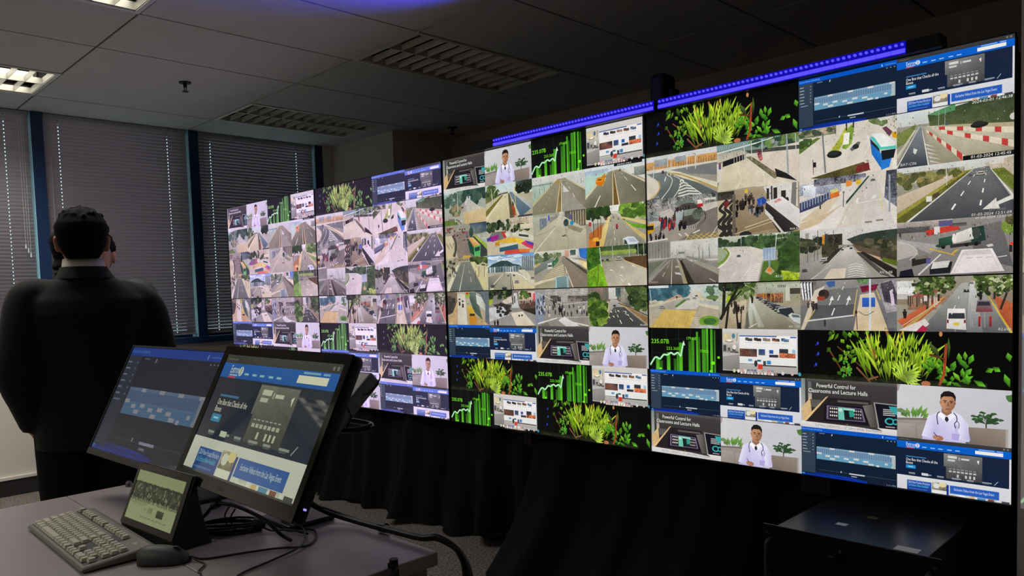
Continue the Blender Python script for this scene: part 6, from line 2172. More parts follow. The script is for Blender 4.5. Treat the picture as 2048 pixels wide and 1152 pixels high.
# ------------------------------------------------------------------ blue light bars on top
M_blue = emit_mat('blue_led_strip', (78, 66, 255), 1.5)
M_bluedot = emit_mat('blue_led_lens', (84, 74, 255), 1.2)
M_bluedark = emit_mat('blue_lit_diffuser', (8, 3, 170), .9)
for (xa, xb, la, lb, lab) in ((-2.675, -1.646, -2.521, -1.652, 'blue light bar on the video wall, the half farther from the viewer'),
                              (-1.638, -.682, -1.632, -.774, 'blue light bar on the video wall, the half nearer the viewer')):
    xm = (xa + xb) / 2
    t = thing('led_light_bar', lab, 'light bar', (xm, 2.64, ZD0 + 8 * TH), group='blue light bars')
    bm = bmesh.new()
    add_box(bm, xa - xm, xb - xm, -.03, .035, .0, .04)
    bevel(obj('housing', bm, M_black, t), .004)
    obj('diffuser', box(la - xm, lb - xm, -.034, -.0305, .001, .039), M_bluedark, t)
    bm = bmesh.new()
    n = int((lb - la) / .04)
    for k in range(n):
        a = la - xm + (lb - la) * k / n
        add_box(bm, a + .001, a + (lb - la) / n - .001, -.038, -.0345, .004, .016)
    obj('light_strip', bm, M_blue, t)
    bm = bmesh.new()
    n = int((lb - la) / .0165)
    for k in range(n):
        a = la - xm + (lb - la) * (k + .5) / n
        add_cyl(bm, (a, -.0348, .029), .0043, -.006, 10, 'y')
    obj('led_row', bm, M_bluedot, t)
    for x in (xa - xm + .04, xb - xm - .04):
        bevel(obj('bracket', box(x - .02, x + .02, -.0, .034, .0405, .0445), M_black, t), .003)

# tall dark unit behind the top edge
t = thing('column_speaker', 'dark rounded column speaker rising behind the top of the video wall', 'speaker', (-1.885, 3.05, 0))
bm = bmesh.new(); add_cyl(bm, (0, 0, 0), .2, .02, 32); obj('base', bm, M_black, t)
bm = bmesh.new(); add_cyl(bm, (0, 0, .02), .018, 1.3, 16); obj('pole', bm, M_blackmet, t)
o = bevel(obj('cabinet', box(-.045, .04, -.05, .06, 1.3, 2.235), M_black, t), .03, 4); 
o = bevel(obj('bracket', box(.0405, .062, -.02, .04, 1.35, 2.16), M_blackmet, t), .006)

# ------------------------------------------------------------------ drapes under the wall
DR = [(-5.36, -4.15, 2.69, 3, 'black floor drape under the far end of the video wall'),
      (-4.14, -3.02, 2.69, 5, 'black floor drape behind the back corner of the desk'),
      (-3.01, -2.43, 2.68, 8, 'black floor drape hanging straight behind the bare patch of carpet'),
      (-2.42, -1.13, 2.69, 11, 'widest black floor drape, its hem spread forward left of the equipment case'),
      (-1.12, -.50, 2.93, 13, 'black floor drape behind the equipment case')]
for (xa, xb, yc, sd, lab) in DR:
    r = random.Random(sd)
    L = xb - xa
    nx, nz = int(L / .012), 26
    ph = [r.random() * 6.28 for _ in range(6)]
    fr = [r.uniform(14, 22), r.uniform(28, 42), r.uniform(6, 10)]
    bm = bmesh.new()
    G = []
    zt = ZD0 - .012
    flare = {5: .05, 11: .34}.get(sd, 0.0)
    for i in range(nx + 1):
        s = i / nx
        col = []
        for j in range(nz + 1):
            q = j / nz                    # 0 top .. 1 hem
            x = s * L - L / 2
            amp = .016 + .03 * q
            d = amp * (sin(fr[0] * x + ph[0]) + .5 * sin(fr[1] * x + ph[1] + 1.5 * q) + .5 * sin(fr[2] * x + ph[2] + q))
            d += .05 * q ** 3 * max(0, sin(fr[2] * x + ph[3]))
            hem = (.028 if not flare else .012) * (1 + sin(fr[2] * 1.3 * x + ph[4])) * (1 + .5 * sin(fr[0] * .6 * x + ph[5]))
            z = zt - (zt - .004 - hem) * q
            col.append(bm.verts.new((x + .01 * q * sin(fr[0] * x), -max(-.05, d) - flare * q ** 2.2 * (.8 + .2 * sin(fr[2] * x)), z)))
        G.append(col)
    for i in range(nx):
        for j in range(nz):
            bm.faces.new((G[i][j], G[i][j + 1], G[i + 1][j + 1], G[i + 1][j]))
    o = obj('curtain', bm, M_curtain, smooth=True)
    o.location = ((xa + xb) / 2, yc, 0)
    tag(o, lab, 'curtain', 'drapes under the video wall')

# ------------------------------------------------------------------ equipment case under the near end
t = thing('equipment_case', 'black rack equipment case under the near end of the video wall', 'equipment case', (-.824, 2.25, 0))
bevel(obj('cabinet', box(-.206, .206, .02, .56, .012, .37), M_blackmet, t), .004)
o = bevel(obj('chassis', box(-.206, .206, .006, .545, .372, .543), mat('chassis_dark_steel', (58, 58, 62), .3, metal=.6, var=.08, scale=14), t), .002)
o = bevel(obj('front_panel', box(-.2413, .2413, -.002, .005, .366, .548), M_blackmet, t), .0015)
for x in (-.226, .226):
    for z in (.392, .455, .522):
        bm = bmesh.new()
        add_cyl(bm, (x, -.0022, z), .005, -.003, 12, 'y')
        obj('screw', bm, M_grey, o)
for x in (-.215, .215):
    bm = bmesh.new()
    add_tube(bm, spline([(x, -.002, .505), (x, -.03, .502), (x, -.036, .485), (x, -.036, .41), (x, -.03, .393), (x, -.002, .39)], 5), .006, 10)
    obj('handle', bm, M_grey, t, smooth=True)
bm = bmesh.new(); add_cyl(bm, (-.012, -.0022, .487), .016, -.006, 24, 'y'); k = obj('lock', bm, M_gloss, t)
bm = bmesh.new(); add_box(bm, -.046, -.03, -.006, -.0022, .488, .493); add_box(bm, -.016, -.009, -.006, -.0022, .506, .517); obj('key', bm, M_silver, k)
obj('sticker', box(.118, .178, .02, .06, .5432, .5438), M_white, t)
obj('sticker', box(-.08, -.05, .14, .165, .5432, .5438), M_white, t)
obj('sticker', box(-.035, -.005, .265, .29, .5432, .5438), M_yellowlab, t)
for x in (-.16, .16):
    for y in (.08, .5):
        bm = bmesh.new(); add_cyl(bm, (x, y, 0), .02, .012, 16); obj('foot', bm, M_black, t)
# ------------------------------------------------------------------ the two desks, edge to edge
ZT = .74
for (ya, yb, lab) in ((.634, 1.045, 'grey laminate desk carrying the monitors, nearer the video wall'),
                      (-.36, .632, 'grey laminate desk in the picture corner, under the keyboard')):
    xa, xb = -2.385, -1.215
    t = thing('desk', lab, 'desk', ((xa + xb) / 2, (ya + yb) / 2, 0), group='desks pushed together')
    w, d = (xb - xa) / 2, (yb - ya) / 2
    bevel(obj('desktop', box(-w, w, -d, d, ZT - .03, ZT), M_desk, t), .002)
    for s in (-1, 1):
        bevel(obj('end_panel', box(s * (w - .03) - .011, s * (w - .03) + .011, -d + .015, d - .015, 0.0, ZT - .0305), M_deskside, t), .0015)
    yy = d - .04 if ya > 0 else -d + .3
    obj('modesty_panel', box(-w + .042, w - .042, yy - .009, yy + .009, .25, ZT - .0305), M_deskside, t)


def tilted(o, loc, tilt, rz=0.0):
    o.location = loc
    o.rotation_euler = (-tilt, 0, rz)
    return o


# pictures of the desk screens
def pic_crowd(c):
    r = random.Random(77)
    c.R((126, 134, 98), 0, 0, 1, 1, (136, 142, 108))
    c.P((118, 126, 92), [(0, .5), (.5, .56), (.3, .7), (0, .66)])
    c.R((52, 56, 44), 0, .24, 1, .56, (44, 46, 36), .9)
    for i in range(120):
        u = r.random()
        v = .22 + .3 * r.random()
        g = r.choice([(30, 32, 26), (40, 44, 34), (84, 92, 70), (62, 66, 50), (110, 112, 92)])
        c.R(g, u, v, u + .012 + .02 * r.random(), v + .03 + .06 * r.random())
    for i in range(46):
        u = i / 46
        c.E((34, 36, 30), u + .01, .235 + .02 * r.random(), .012, .03, 7)
        c.R((24, 26, 20), u, .46 + .05 * r.random(), u + .01, .6 + .02 * r.random())
    for i in range(30):
        u = r.random()
        c.R((130, 138, 104), u, .5 + .06 * r.random(), u + .008, .6)
    c.R((60, 64, 48), .62, .68, .76, .82, (34, 36, 28), .3)
    c.R((104, 110, 84), .43, .68, .52, .8, (116, 122, 94), .3)
    c.E((112, 118, 90), .37, .73, .02, .03, 10)
    for i in range(7):
        c.R((106, 112, 84), .32 + .08 * i, .88, .32 + .08 * i + .06, .905)


def screen_from(fn, w, h, m, dz=.00003):
    cv = Canvas(w, h, dz)
    cv.tile(0, 0, 1, 1)
    fn(cv)
    me = cv.mesh('lit_picture')
    me.materials.append(m)
    return bpy.data.objects.new('lit_screen', me)


M_picL = screen_mat('left_monitor_picture', (.26, .26, .3), (.010, .009, .009), (.01, .01, .01), rough=.28, spec=.5, scale=300)
M_picD = screen_mat('touch_monitor_picture', (.6, .62, .44), (.012, .012, .010), (.01, .01, .01), rough=.035, spec=.5, coat=.4, scale=400)  # lift adds a grey haze of ceiling reflections to the picture
M_picT = screen_mat('touch_panel_picture', (.8, .82, .72), (.003, .003, .002), (.01, .01, .01), rough=.2, spec=.4, scale=500)

# --- left monitor
t = thing('desk_monitor', 'thin-bezel monitor showing a dim timetable, beside the man in the dark suit', 'monitor', (-2.0985, .822, ZT), .062, group='monitors on the desk')
TL, W, H = .472, .556, .3245
y0, z0 = -.105, .137
bm = bmesh.new()
add_box(bm, -W / 2, W / 2, .002, .012, 0, H)
add_box(bm, -W / 2 + .03, W / 2 - .03, .012, .045, .03, H - .04)
tilted(bevel(obj('housing', bm, M_black, t), .003), (0, y0, z0), TL)
tilted(bevel(obj('chin', box(-W / 2, W / 2, -.003, .010, -.019, -.0005), M_grey, t), .002), (0, y0, z0), TL)
bm = bmesh.new()
for (a, b, c, d) in ((-W / 2, -W / 2 + .004, 0, H), (W / 2 - .004, W / 2, 0, H), (-W / 2 + .004, W / 2 - .004, H - .005, H)):
    add_box(bm, a, b, -.0015, .0015, c, d)
tilted(obj('bezel', bm, M_grey, t), (0, y0, z0), TL)
s = screen_from(t_schedule, W - .009, H - .006, M_picL)
link(s, t)
Mt = Matrix.Rotation(-TL, 4, 'X')
p = Mt @ Vector((-W / 2 + .0045, .0018, H - .0055)) + Vector((0, y0, z0))
s.location = p; s.rotation_euler = (-TL, 0, 0)
bm = bmesh.new()
add_box(bm, -.035, .035, .145, .165, .0, .30)
obj('stand', bm, M_blackmet, t)
bm = bmesh.new(); add_box(bm, -.03, .03, .02, .15, .235, .275); obj('hinge', bm, M_blackmet, t)
bevel(obj('stand_foot', box(-.12, .12, .02, .205, .0, .012), M_blackmet, t), .004)

# --- touch monitor in front
t = thing('touch_monitor', 'glossy black touch monitor leaning back on its stand, website on screen', 'monitor', (-1.503, .898, ZT), -.006, group='monitors on the desk')
TL, W, H = .474, .553, .342
y0, z0 = -.193, .138
bm = bmesh.new()
add_box(bm, -W / 2, W / 2, .003, .032, 0, H)
tilted(bevel(obj('housing', bm, M_black, t), .012, 4), (0, y0, z0), TL)
su0, su1, sv0, sv1 = -W / 2 + .026, W / 2 - .02, .031, H - .024
bm = bmesh.new()
for (a, b, c, d) in ((-W / 2 + .002, su0, .002, H - .002), (su1, W / 2 - .002, .002, H - .002), (su0, su1, .002, sv0), (su0, su1, sv1, H - .002)):
    add_box(bm, a, b, -.0012, .003, c, d)
tilted(obj('glass_border', bm, M_gloss, t), (0, y0, z0), TL)
s = screen_from(lambda c: t_site(c, False), su1 - su0, sv1 - sv0, M_picD)
link(s, t)
Mt = Matrix.Rotation(-TL, 4, 'X')
s.location = Mt @ Vector((su0, .0006, sv1)) + Vector((0, y0, z0)); s.rotation_euler = (-TL, 0, 0)
cv = Canvas(.06, .02, .0)
cv.tile(0, 0, 1, 1)
cv.T('DELL', .1, .8, .55, (96, 98, 102), fit=.62)
me = cv.mesh('maker_mark'); me.materials.append(M_silver)
o = bpy.data.objects.new('maker_mark', me); link(o, t)
o.location = Mt @ Vector((-.06, -.0016, .024)) + Vector((0, y0, z0)); o.rotation_euler = (-TL, 0, 0)
o = tilted(obj('power_light', box(W / 2 + .0002, W / 2 + .002, .012, .018, .03, .034), emit_mat('power_led', (170, 160, 255), 1.0), t), (0, y0, z0), TL)
tilted(bevel(obj('rear_cover', box(-.19, .19, .032, .062, .05, .26), M_black, t), .012, 3), (0, y0, z0), TL)
# stand: leaning arm plate with a round cable hole mark, wire loop, two legs, foot
arm = obj('stand_arm', box(-.12, .10, -.018, .018, -.11, .075), mat('stand_arm_grey', (124, 124, 126), .45, var=.05, scale=30), t)
arm.location = (.036, .06, .322); arm.rotation_euler = (-.86, 0, 0)
bevel(arm, .006, 3)
bm = bmesh.new()
ring = [(.1008, .012 * cos(a), .055 + .03 * sin(a)) for a in [i * pi / 9 for i in range(-5, 6)]]
add_tube(bm, ring, .0016, 6)
add_tube(bm, [(.1012, -.02, -.02), (.1012, .012, -.03), (.1012, .02, -.06)], .0016, 6)
k = obj('cable_clip', bm, M_gloss, arm)
bm = bmesh.new()
add_tube(bm, spline([(-.12, .02, .262), (.02, .02, .262), (.13, .025, .264), (.158, .05, .266), (.15, .085, .27), (.05, .09, .27), (-.12, .09, .27)], 6), .0065, 10)
obj('support_loop', bm, M_gloss, t, smooth=True)
bm = bmesh.new()
add_tube(bm, [(.06, .0, .262), (.135, .06, .315)], .0045, 8)
obj('brace', bm, M_silver, t, smooth=True)
for x in (-.19, -.12):
    bm = bmesh.new()
    add_tube(bm, [(x, .055, .005), (x, .055, .262), (x, .06, .36)], .013, 12)
    obj('leg', bm, M_blackmet, t, smooth=True)
bevel(obj('stand_foot', box(-.22, -.08, .0, .13, .0, .012), M_blackmet, t), .004)

# --- touch panel on a wedge
t = thing('touch_tablet', 'small black table-top touch panel showing a pale page with a crowd photo', 'touch panel', (-1.775, .640, ZT), .09)
TL, W, H = .408, .261, .153
y0, z0 = -.01, .024
a0 = Vector((0, y0, z0))
Mt = Matrix.Rotation(-TL, 4, 'X')


def tp(x, d, s):
    return Mt @ Vector((x, d, s)) + a0


bm = bmesh.new()
for_rings = []
prof_front = [(0, 0), (0, H)]
rings = []
for x in (-W / 2, -W / 2 + .006, W / 2 - .006, W / 2):
    q = .0 if abs(x) < W / 2 - .001 else .002
    pts = [Vector((x, y0 + .006 + q, .0015)), tp(x, .004 + q, .0), tp(x, .004 + q, H - q)]
    top = tp(x, .009, H - q)
    pts += [top]
    for k in range(1, 7):                       # hollow curve of the back down to the foot
        s_ = k / 6
        yb = top.y + (.09 - top.y) * s_ ** 1.8
        zb = top.z * (1 - s_)
        pts.append(Vector((x, yb - q, max(.0015, zb))))
    pts.append(Vector((x, .02, .0015)))
    rings.append(pts)
add_loft(bm, rings)
bevel(obj('housing', bm, M_black, t, smooth=True, auto=40), .002)
sx0, sx1, sz0, sz1 = -W / 2 + .0125, W / 2 - .02, .018, .134
bm = bmesh.new()
for (a, b, c, d) in ((-W / 2 + .003, sx0, .003, H - .003), (sx1, W / 2 - .003, .003, H - .003), (sx0, sx1, .003, sz0), (sx0, sx1, sz1, H - .003)):
    add_box(bm, a, b, .0005, .0042, c, d)
tilted(obj('glass_border', bm, M_gloss, t), a0, TL)
s = screen_from(pic_crowd, sx1 - sx0, sz1 - sz0, M_picT)
link(s, t)
s.location = tp(sx0, .0018, sz1); s.rotation_euler = (-TL, 0, 0)

# --- keyboard
t = thing('keyboard', 'grey full-size keyboard with pale caps on the desk corner', 'keyboard', (-1.882, .541, ZT), -.012)
t.scale = (.965, .965, .965)
bm = bmesh.new()
KW, KD = .456, .164
prof = [(-KD / 2, .006), (-KD / 2 + .004, .013), (KD / 2 - .012, .026), (KD / 2, .022), (KD / 2, .004), (-KD / 2 + .01, .002)]
rings = []
for x in (-KW / 2, -KW / 2 + .005, KW / 2 - .005, KW / 2):
    k = .003 if abs(x) > KW / 2 - .001 else 0
    rings.append([Vector((x, y * (1 - k * 4), z - (k if z > .01 else -k))) for (y, z) in prof])
add_loft(bm, rings)
bmesh.ops.recalc_face_normals(bm, faces=bm.faces)
shell = bevel(obj('shell', bm, M_kbd, t), .002)
U = .01905
zs = lambda y: .013 + (y + KD / 2 - .004) / (KD - .016) * .013
well = bmesh.new()
for (xa, xb, ya, yb) in ((-.222, .066, -.071, .026), (-.222, .066, .036, .058), (.070, .130, -.071, .058), (.133, .212, -.071, .026)):
    vs = [(xa, ya, zs(ya) + .0004), (xb, ya, zs(ya) + .0004), (xb, yb, zs(yb) + .0004), (xa, yb, zs(yb) + .0004)]
    add_quad(well, vs)
obj('key_well', well, M_black, t)
keys = []
rows = [(-.0615, [1.25, 1.25, 1.25, 6.25, 1.25, 1.25, 1.25, 1.25]), (-.0425, [2.25] + [1] * 10 + [2.75]), (-.0235, [1.75] + [1] * 11 + [2.25]),
        (-.0045, [1.5] + [1] * 12 + [1.5]), (.0145, [1] * 13 + [2])]
for y, ws in rows:
    x = -.2205
    for w in ws:
        keys.append((x + w * U / 2, y, w * U))
        x += w * U
for k in range(12):
    keys.append((-.2205 + .045 + k * U + (k // 4) * .012, .047, U))
keys.append((-.211, .047, U))
for k in range(3):
    keys.append((.0815 + k * U, .047, U))
    keys.append((.0815 + k * U, .0145, U)); keys.append((.0815 + k * U, -.0045, U)); keys.append((.0815 + k * U, -.0615, U))
keys.append((.0815 + U, -.0425, U))
for j in range(3):
    for k in range(4):
        keys.append((.1435 + k * U, .0145 - j * .019, U))
for k in range(3):
    keys.append((.1435 + k * U, -.0425, U))
keys.append((.1435 + U / 2, -.0615, 2 * U)); keys.append((.1435 + 2 * U, -.0615, U)); keys.append((.1435 + 3 * U, -.052, U))
keys.sort(key=lambda k: k[1])
cap_cache = {}
rest = bmesh.new()


def cap(bm, w, x=0, y=0, z=0):
    a, b = w / 2 - .0011, .0083
    low = [bm.verts.new((x + sx * a, y + sy * b, z)) for sx, sy in ((-1, -1), (1, -1), (1, 1), (-1, 1))]
    top = [bm.verts.new((x + sx * (a - .0022), y + sy * (b - .002) + .0006, z + .0075)) for sx, sy in ((-1, -1), (1, -1), (1, 1), (-1, 1))]
    for i in range(4):
        bm.faces.new((low[i], low[(i + 1) % 4], top[(i + 1) % 4], top[i]))
    bm.faces.new(top)


for n_, (x, y, w) in enumerate(keys):
    if n_ >= 100:
        cap(rest, w, x, y, zs(y) + .0006)
        continue
    kk = round(w, 4)
    if kk not in cap_cache:
        bm = bmesh.new(); cap(bm, w)
        o = obj('key', bm, M_key, t)
        cap_cache[kk] = o
    else:
        o = cap_cache[kk].copy(); link(o, t)
    o.location = (x, y, zs(y) + .0006)
if len(keys) > 100:
    o = obj('keys', rest, M_key, t); o['kind'] = 'stuff'
else:
    rest.free()
cv = Canvas(.03, .012, 0)
cv.tile(0, 0, 1, 1)
cv.T('DELL', .1, .8, .6, (120, 70, 66), fit=.6)
me = cv.mesh('maker_mark'); me.materials.append(M_white)
o = bpy.data.objects.new('maker_mark', me); link(o, t); o.location = (.165, .056, zs(.05) + .0012); o.rotation_euler = (-pi / 2 + .085, 0, 0)
for x in (-.19, .19):
    obj('foot', box(x - .012, x + .012, .05, .062, .0, .006), M_black, t)

# --- mouse
t = thing('computer_mouse', 'black wired mouse between keyboard and touch panel', 'mouse', (-1.608, .609, ZT), -.76)
rings = []
L = .118
for i in range(13):
    s = i / 12
    y = -L / 2 + L * s
    w = .031 * (max(0.0, 1 - abs(2 * s - 1) ** 3.2)) ** .5 * (1.04 - .12 * s) + .0006
    h = .037 * (max(0.0, 1 - abs(1.9 * s - .84) ** 2.6)) ** .6 * (1 - .25 * s) + .002 if s < .97 else .006
    ring = []
    for k in range(18):
        a = 2 * pi * k / 18
        zz = max(0, sin(a)) ** .75 * h if sin(a) > 0 else 0.0
        ring.append(Vector((w * cos(a) * (1.0 if sin(a) >= 0 else .93), y, .0025 + zz)))
    rings.append(ring)
bm = bmesh.new(); add_loft(bm, rings)
bmesh.ops.recalc_face_normals(bm, faces=bm.faces)
obj('body', bm, M_grey, t, smooth=True)
bm = bmesh.new(); add_cyl(bm, (-.0035, .028, .024), .0105, .007, 20, 'x'); obj('scroll_wheel', bm, M_black, t, smooth=True, auto=40)
bm = bmesh.new(); add_tube(bm, spline([(0, -.008, .0405), (0, .012, .0385)], 3), .0006, 5); obj('button_seam', bm, M_gloss, t)


# --- cables
def cable(name, lab, pts, r, n=7, smooth=8, cat='cable', parts=()):
    bm = bmesh.new()
    add_tube(bm, spline(pts, smooth), r, n)
    o = obj(name, bm, M_cable, smooth=True)
    tag(o, lab, cat)
    return o


zc = ZT + .0032
cable('mouse_cord', 'thin black cord from the mouse looping right under the touch monitor',
      [(-1.570, .649, ZT + .012), (-1.552, .675, zc), (-1.52, .755, zc), (-1.49, .82, zc), (-1.458, .862, zc), (-1.475, .90, zc), (-1.53, .938, zc), (-1.575, .932, zc), (-1.60, .915, zc)], .0023)
cable('monitor_cord', 'thin black cable crossing the desk front towards the mouse cord loop',
      [(-1.30, .56, zc), (-1.36, .63, zc), (-1.409, .684, zc), (-1.43, .76, zc), (-1.445, .835, zc + .004), (-1.475, .875, zc + .0055), (-1.545, .915, zc + .006), (-1.62, .945, zc)], .0023)
cable('short_cord', 'short thin black cord ending in front of the mouse',
      [(-1.566, .652, ZT + .009), (-1.548, .66, zc), (-1.528, .662, zc), (-1.512, .655, zc), (-1.50, .642, zc), (-1.488, .632, zc), (-1.468, .629, zc), (-1.43, .60, zc)], .0019)
t = thing('cable_loop', 'thick black cable leaving the touch panel with a clip on it', 'cable', (-1.72, .80, ZT))
bm = bmesh.new()
P0 = Vector((-1.72, .80, ZT))
pts = [Vector(p) - P0 for p in [(-1.80, .762, ZT + .02), (-1.80, .785, ZT + .02), (-1.785, .80, ZT + .042), (-1.761, .80, ZT + .056), (-1.70, .80, ZT + .068), (-1.654, .80, ZT + .072),
                                (-1.59, .80, ZT + .072), (-1.53, .81, ZT + .06), (-1.50, .83, ZT + .03), (-1.51, .86, ZT + .006)]]
add_tube(bm, spline(pts, 8), .0046, 9)
obj('cord', bm, M_cable, t, smooth=True)
bm = bmesh.new(); add_tube(bm, [(-.052, 0, .049), (-.022, 0, .062)], .0095, 12); obj('clip', bm, M_black, t, smooth=True, auto=40)
bm = bmesh.new()
for k in range(2):
    add_tube(bm, spline([(.035 + .03 * k, .0, .064), (.018 + .03 * k, -.004, .04), (.022 + .03 * k, .002, .012), (.034 + .03 * k, .016, .006)], 6), .002, 6)
obj('thin_leads', bm, M_cable, t, smooth=True)
t = thing('cable_coil', 'coiled black cables tied with a strap beneath the touch monitor', 'cable', (-1.69, .805, ZT))
r = random.Random(4)
dirv = Vector((.62, .78, 0)); nrm = Vector((-.78, .62, 0))
bm = bmesh.new()
for k in range(6):
    A, B = .078 + .006 * r.uniform(-1, 1), .030 + .006 * r.uniform(-1, 1)
    c0 = Vector((r.uniform(-.006, .006), r.uniform(-.006, .006), .0036 + .0042 * k))
    pts = []
    for i in range(15):
        a = 2 * pi * i / 14 + .3 * k
        q = c0 + dirv * A * cos(a) + nrm * B * sin(a) * (1 - .55 * max(0, cos(a)) ** 2)
        q.z += .0015 * sin(2 * a + k)
        pts.append(q)
    add_tube(bm, spline(pts, 4), .0029, 7)
obj('loops', bm, M_cable, t, smooth=True)
bm = bmesh.new()
c0 = dirv * .062
add_tube(bm, [c0 - dirv * .008 + Vector((0, 0, .015)), c0 + dirv * .008 + Vector((0, 0, .015))], .0165, 14)
obj('strap', bm, M_black, t, smooth=True, auto=40)
bm = bmesh.new()
add_tube(bm, spline([dirv * .07 + Vector((0, 0, .01)), dirv * .1 + nrm * -.02 + Vector((0, 0, .004)), dirv * .14 + nrm * -.04 + Vector((0, 0, .01)), dirv * .19 + nrm * -.06 + Vector((0, 0, .004))], 6), .0024, 6)
obj('tail', bm, M_cable, t, smooth=True)
# bundle along the back edge of the desk
t = thing('cable_bundle', 'bundle of black cables along the back edge of the desk, falling over its corner', 'cable', (-1.4, 1.05, ZT))
P0 = Vector((-1.4, 1.05, ZT))
r = random.Random(14)
for k in range(6):
    o1, o2 = r.uniform(-.006, .006), r.uniform(0, .012)
    pts = [(-1.74 + .02 * k, .92, ZT + .09 + .008 * k), (-1.66 + .01 * k, .965, ZT + .05 + .003 * k), (-1.59, 1.005 + o1, ZT + .02 + o2), (-1.51, 1.032 + o1, ZT + .006 + o2), (-1.40, 1.042 + o1, ZT + .006 + o2), (-1.28, 1.052 + o1, ZT + .008 + o2),
           (-1.235, 1.068 + o1, ZT + .012 + o2), (-1.18 + o1, 1.075 + o2, ZT - .01), (-1.155 + o1 * 2, 1.065 + o2 * 2, ZT - .09), (-1.15 + o1 * 3, 1.06 + o2 * 2, ZT - .35), (-1.16 + o1 * 3, 1.08, .012), (-1.2, 1.25 + .03 * k, .006)]
    bm = bmesh.new()
    add_tube(bm, spline([Vector(p) - P0 for p in pts], 7), .0036, 7)
    obj('cable', bm, M_cable, t, smooth=True)
bm = bmesh.new(); add_tube(bm, [(-.02, -.004, .012), (.0, -.002, .012)], .0115, 12); obj('strap', bm, M_black, t, smooth=True, auto=40)
# clip on the right edge of the desk
t = thing('edge_clip', 'small black cable clip gripping the right edge of the desk top', 'clip', (-1.211, .918, ZT))
bm = bmesh.new(); add_box(bm, -.006, .012, -.008, .008, .0005, .012); add_box(bm, .0045, .014, -.008, .008, -.034, .0005)
bevel(obj('clamp', bm, M_black, t), .002)
bm = bmesh.new(); add_cyl(bm, (.006, 0, .012), .009, .009, 16); obj('knob', bm, M_black, t)
bm = bmesh.new(); add_tube(bm, spline([(.016, 0, .006), (.022, -.03, -.006), (.02, -.10, -.012), (.012, -.2, -.02)], 6), .0042, 8); obj('lead', bm, M_cable, t, smooth=True)
# made-up cap standing in for a tiny bright highlight at the desk's far edge
bm = bmesh.new(); add_cyl(bm, (0, 0, 0), .011, .012, 20, r2=.009)
add_cyl(bm, (0, 0, .012), .009, .005, 20, r2=.004)
o = obj('highlight_cap', bm, M_silver, smooth=True, auto=40); o.location = (-2.355, .80, ZT)
tag(o, 'tiny shiny cap made up for a bright highlight on the far edge of the desk left of the touch panel', 'knob')
# ------------------------------------------------------------------ people
def skin_mat(name, col):
    m = mat(name, col, .5, var=.08, scale=30, bump=.05, bscale=300)
    m.node_tree.nodes['Principled BSDF'].inputs['Subsurface Weight'].default_value = .08
    return m


M_skin1 = skin_mat('skin_tan', (170, 112, 84))
M_skin2 = skin_mat('skin_light_brown', (176, 122, 98))
M_hair = mat('hair_black', (8, 7, 7), .8, spec=.08, var=.35, scale=60, bump=.3, bscale=250, stretch=(1, 1, .25))
M_suit = mat('suit_wool_black', (20, 19, 19), .85, spec=.2, var=.14, scale=90, bump=.12, bscale=900, sheen=.08)
M_suit2 = mat('suit_wool_grey', (40, 40, 43), .8, var=.1, scale=90, bump=.12, bscale=900)
M_suit3 = mat('jacket_black', (10, 10, 11), .85, spec=.2, var=.12, scale=90, bump=.12, bscale=900)
M_trous = mat('trousers_black', (9, 9, 10), .85, spec=.2, var=.12, scale=90, bump=.1, bscale=900)
M_shirt = mat('shirt_white', (226, 220, 206), .7, var=.03, scale=40)
M_shoe = mat('shoe_black_leather', (14, 13, 13), .3, var=.1, scale=30)
M_eye = mat('eye_white', (210, 205, 200), .25)


def ell(z, cx, cy, rx, ry, n=24, p=2.0):
    """ring of a superellipse lying flat at height z"""
    out = []
    for k in range(n):
        a = 2 * pi * k / n
        c, s = cos(a), sin(a)
        out.append(Vector((cx + rx * math.copysign(abs(c) ** (2 / p), c), cy + ry * math.copysign(abs(s) ** (2 / p), s), z)))
    return out


def blob(bm, c, r, n=14, m=9):
    rings = []
    for i in range(1, m):
        a = pi * i / m
        rings.append([Vector((c[0] + r[0] * sin(a) * cos(2 * pi * k / n), c[1] + r[1] * sin(a) * sin(2 * pi * k / n), c[2] - r[2] * cos(a))) for k in range(n)])
    add_loft(bm, rings)


def remesh(o, v, smooth=4):
    rm = o.modifiers.new('one_surface', 'REMESH')
    rm.mode = 'VOXEL'; rm.voxel_size = v; rm.use_smooth_shade = True
    sm = o.modifiers.new('soften', 'SMOOTH')
    sm.iterations = smooth; sm.factor = .5
    return o


def limb(bm, pts, rad, n=14):
    P = spline(pts, 6)
    m = len(P) - 1
    k = len(pts) - 1
    rs = []
    for i in range(len(P)):
        f = i / m * k
        a = min(int(f), k - 1)
        rs.append(rad[a] + (rad[a + 1] - rad[a]) * (f - a))
    add_tube(bm, P, rs, n)


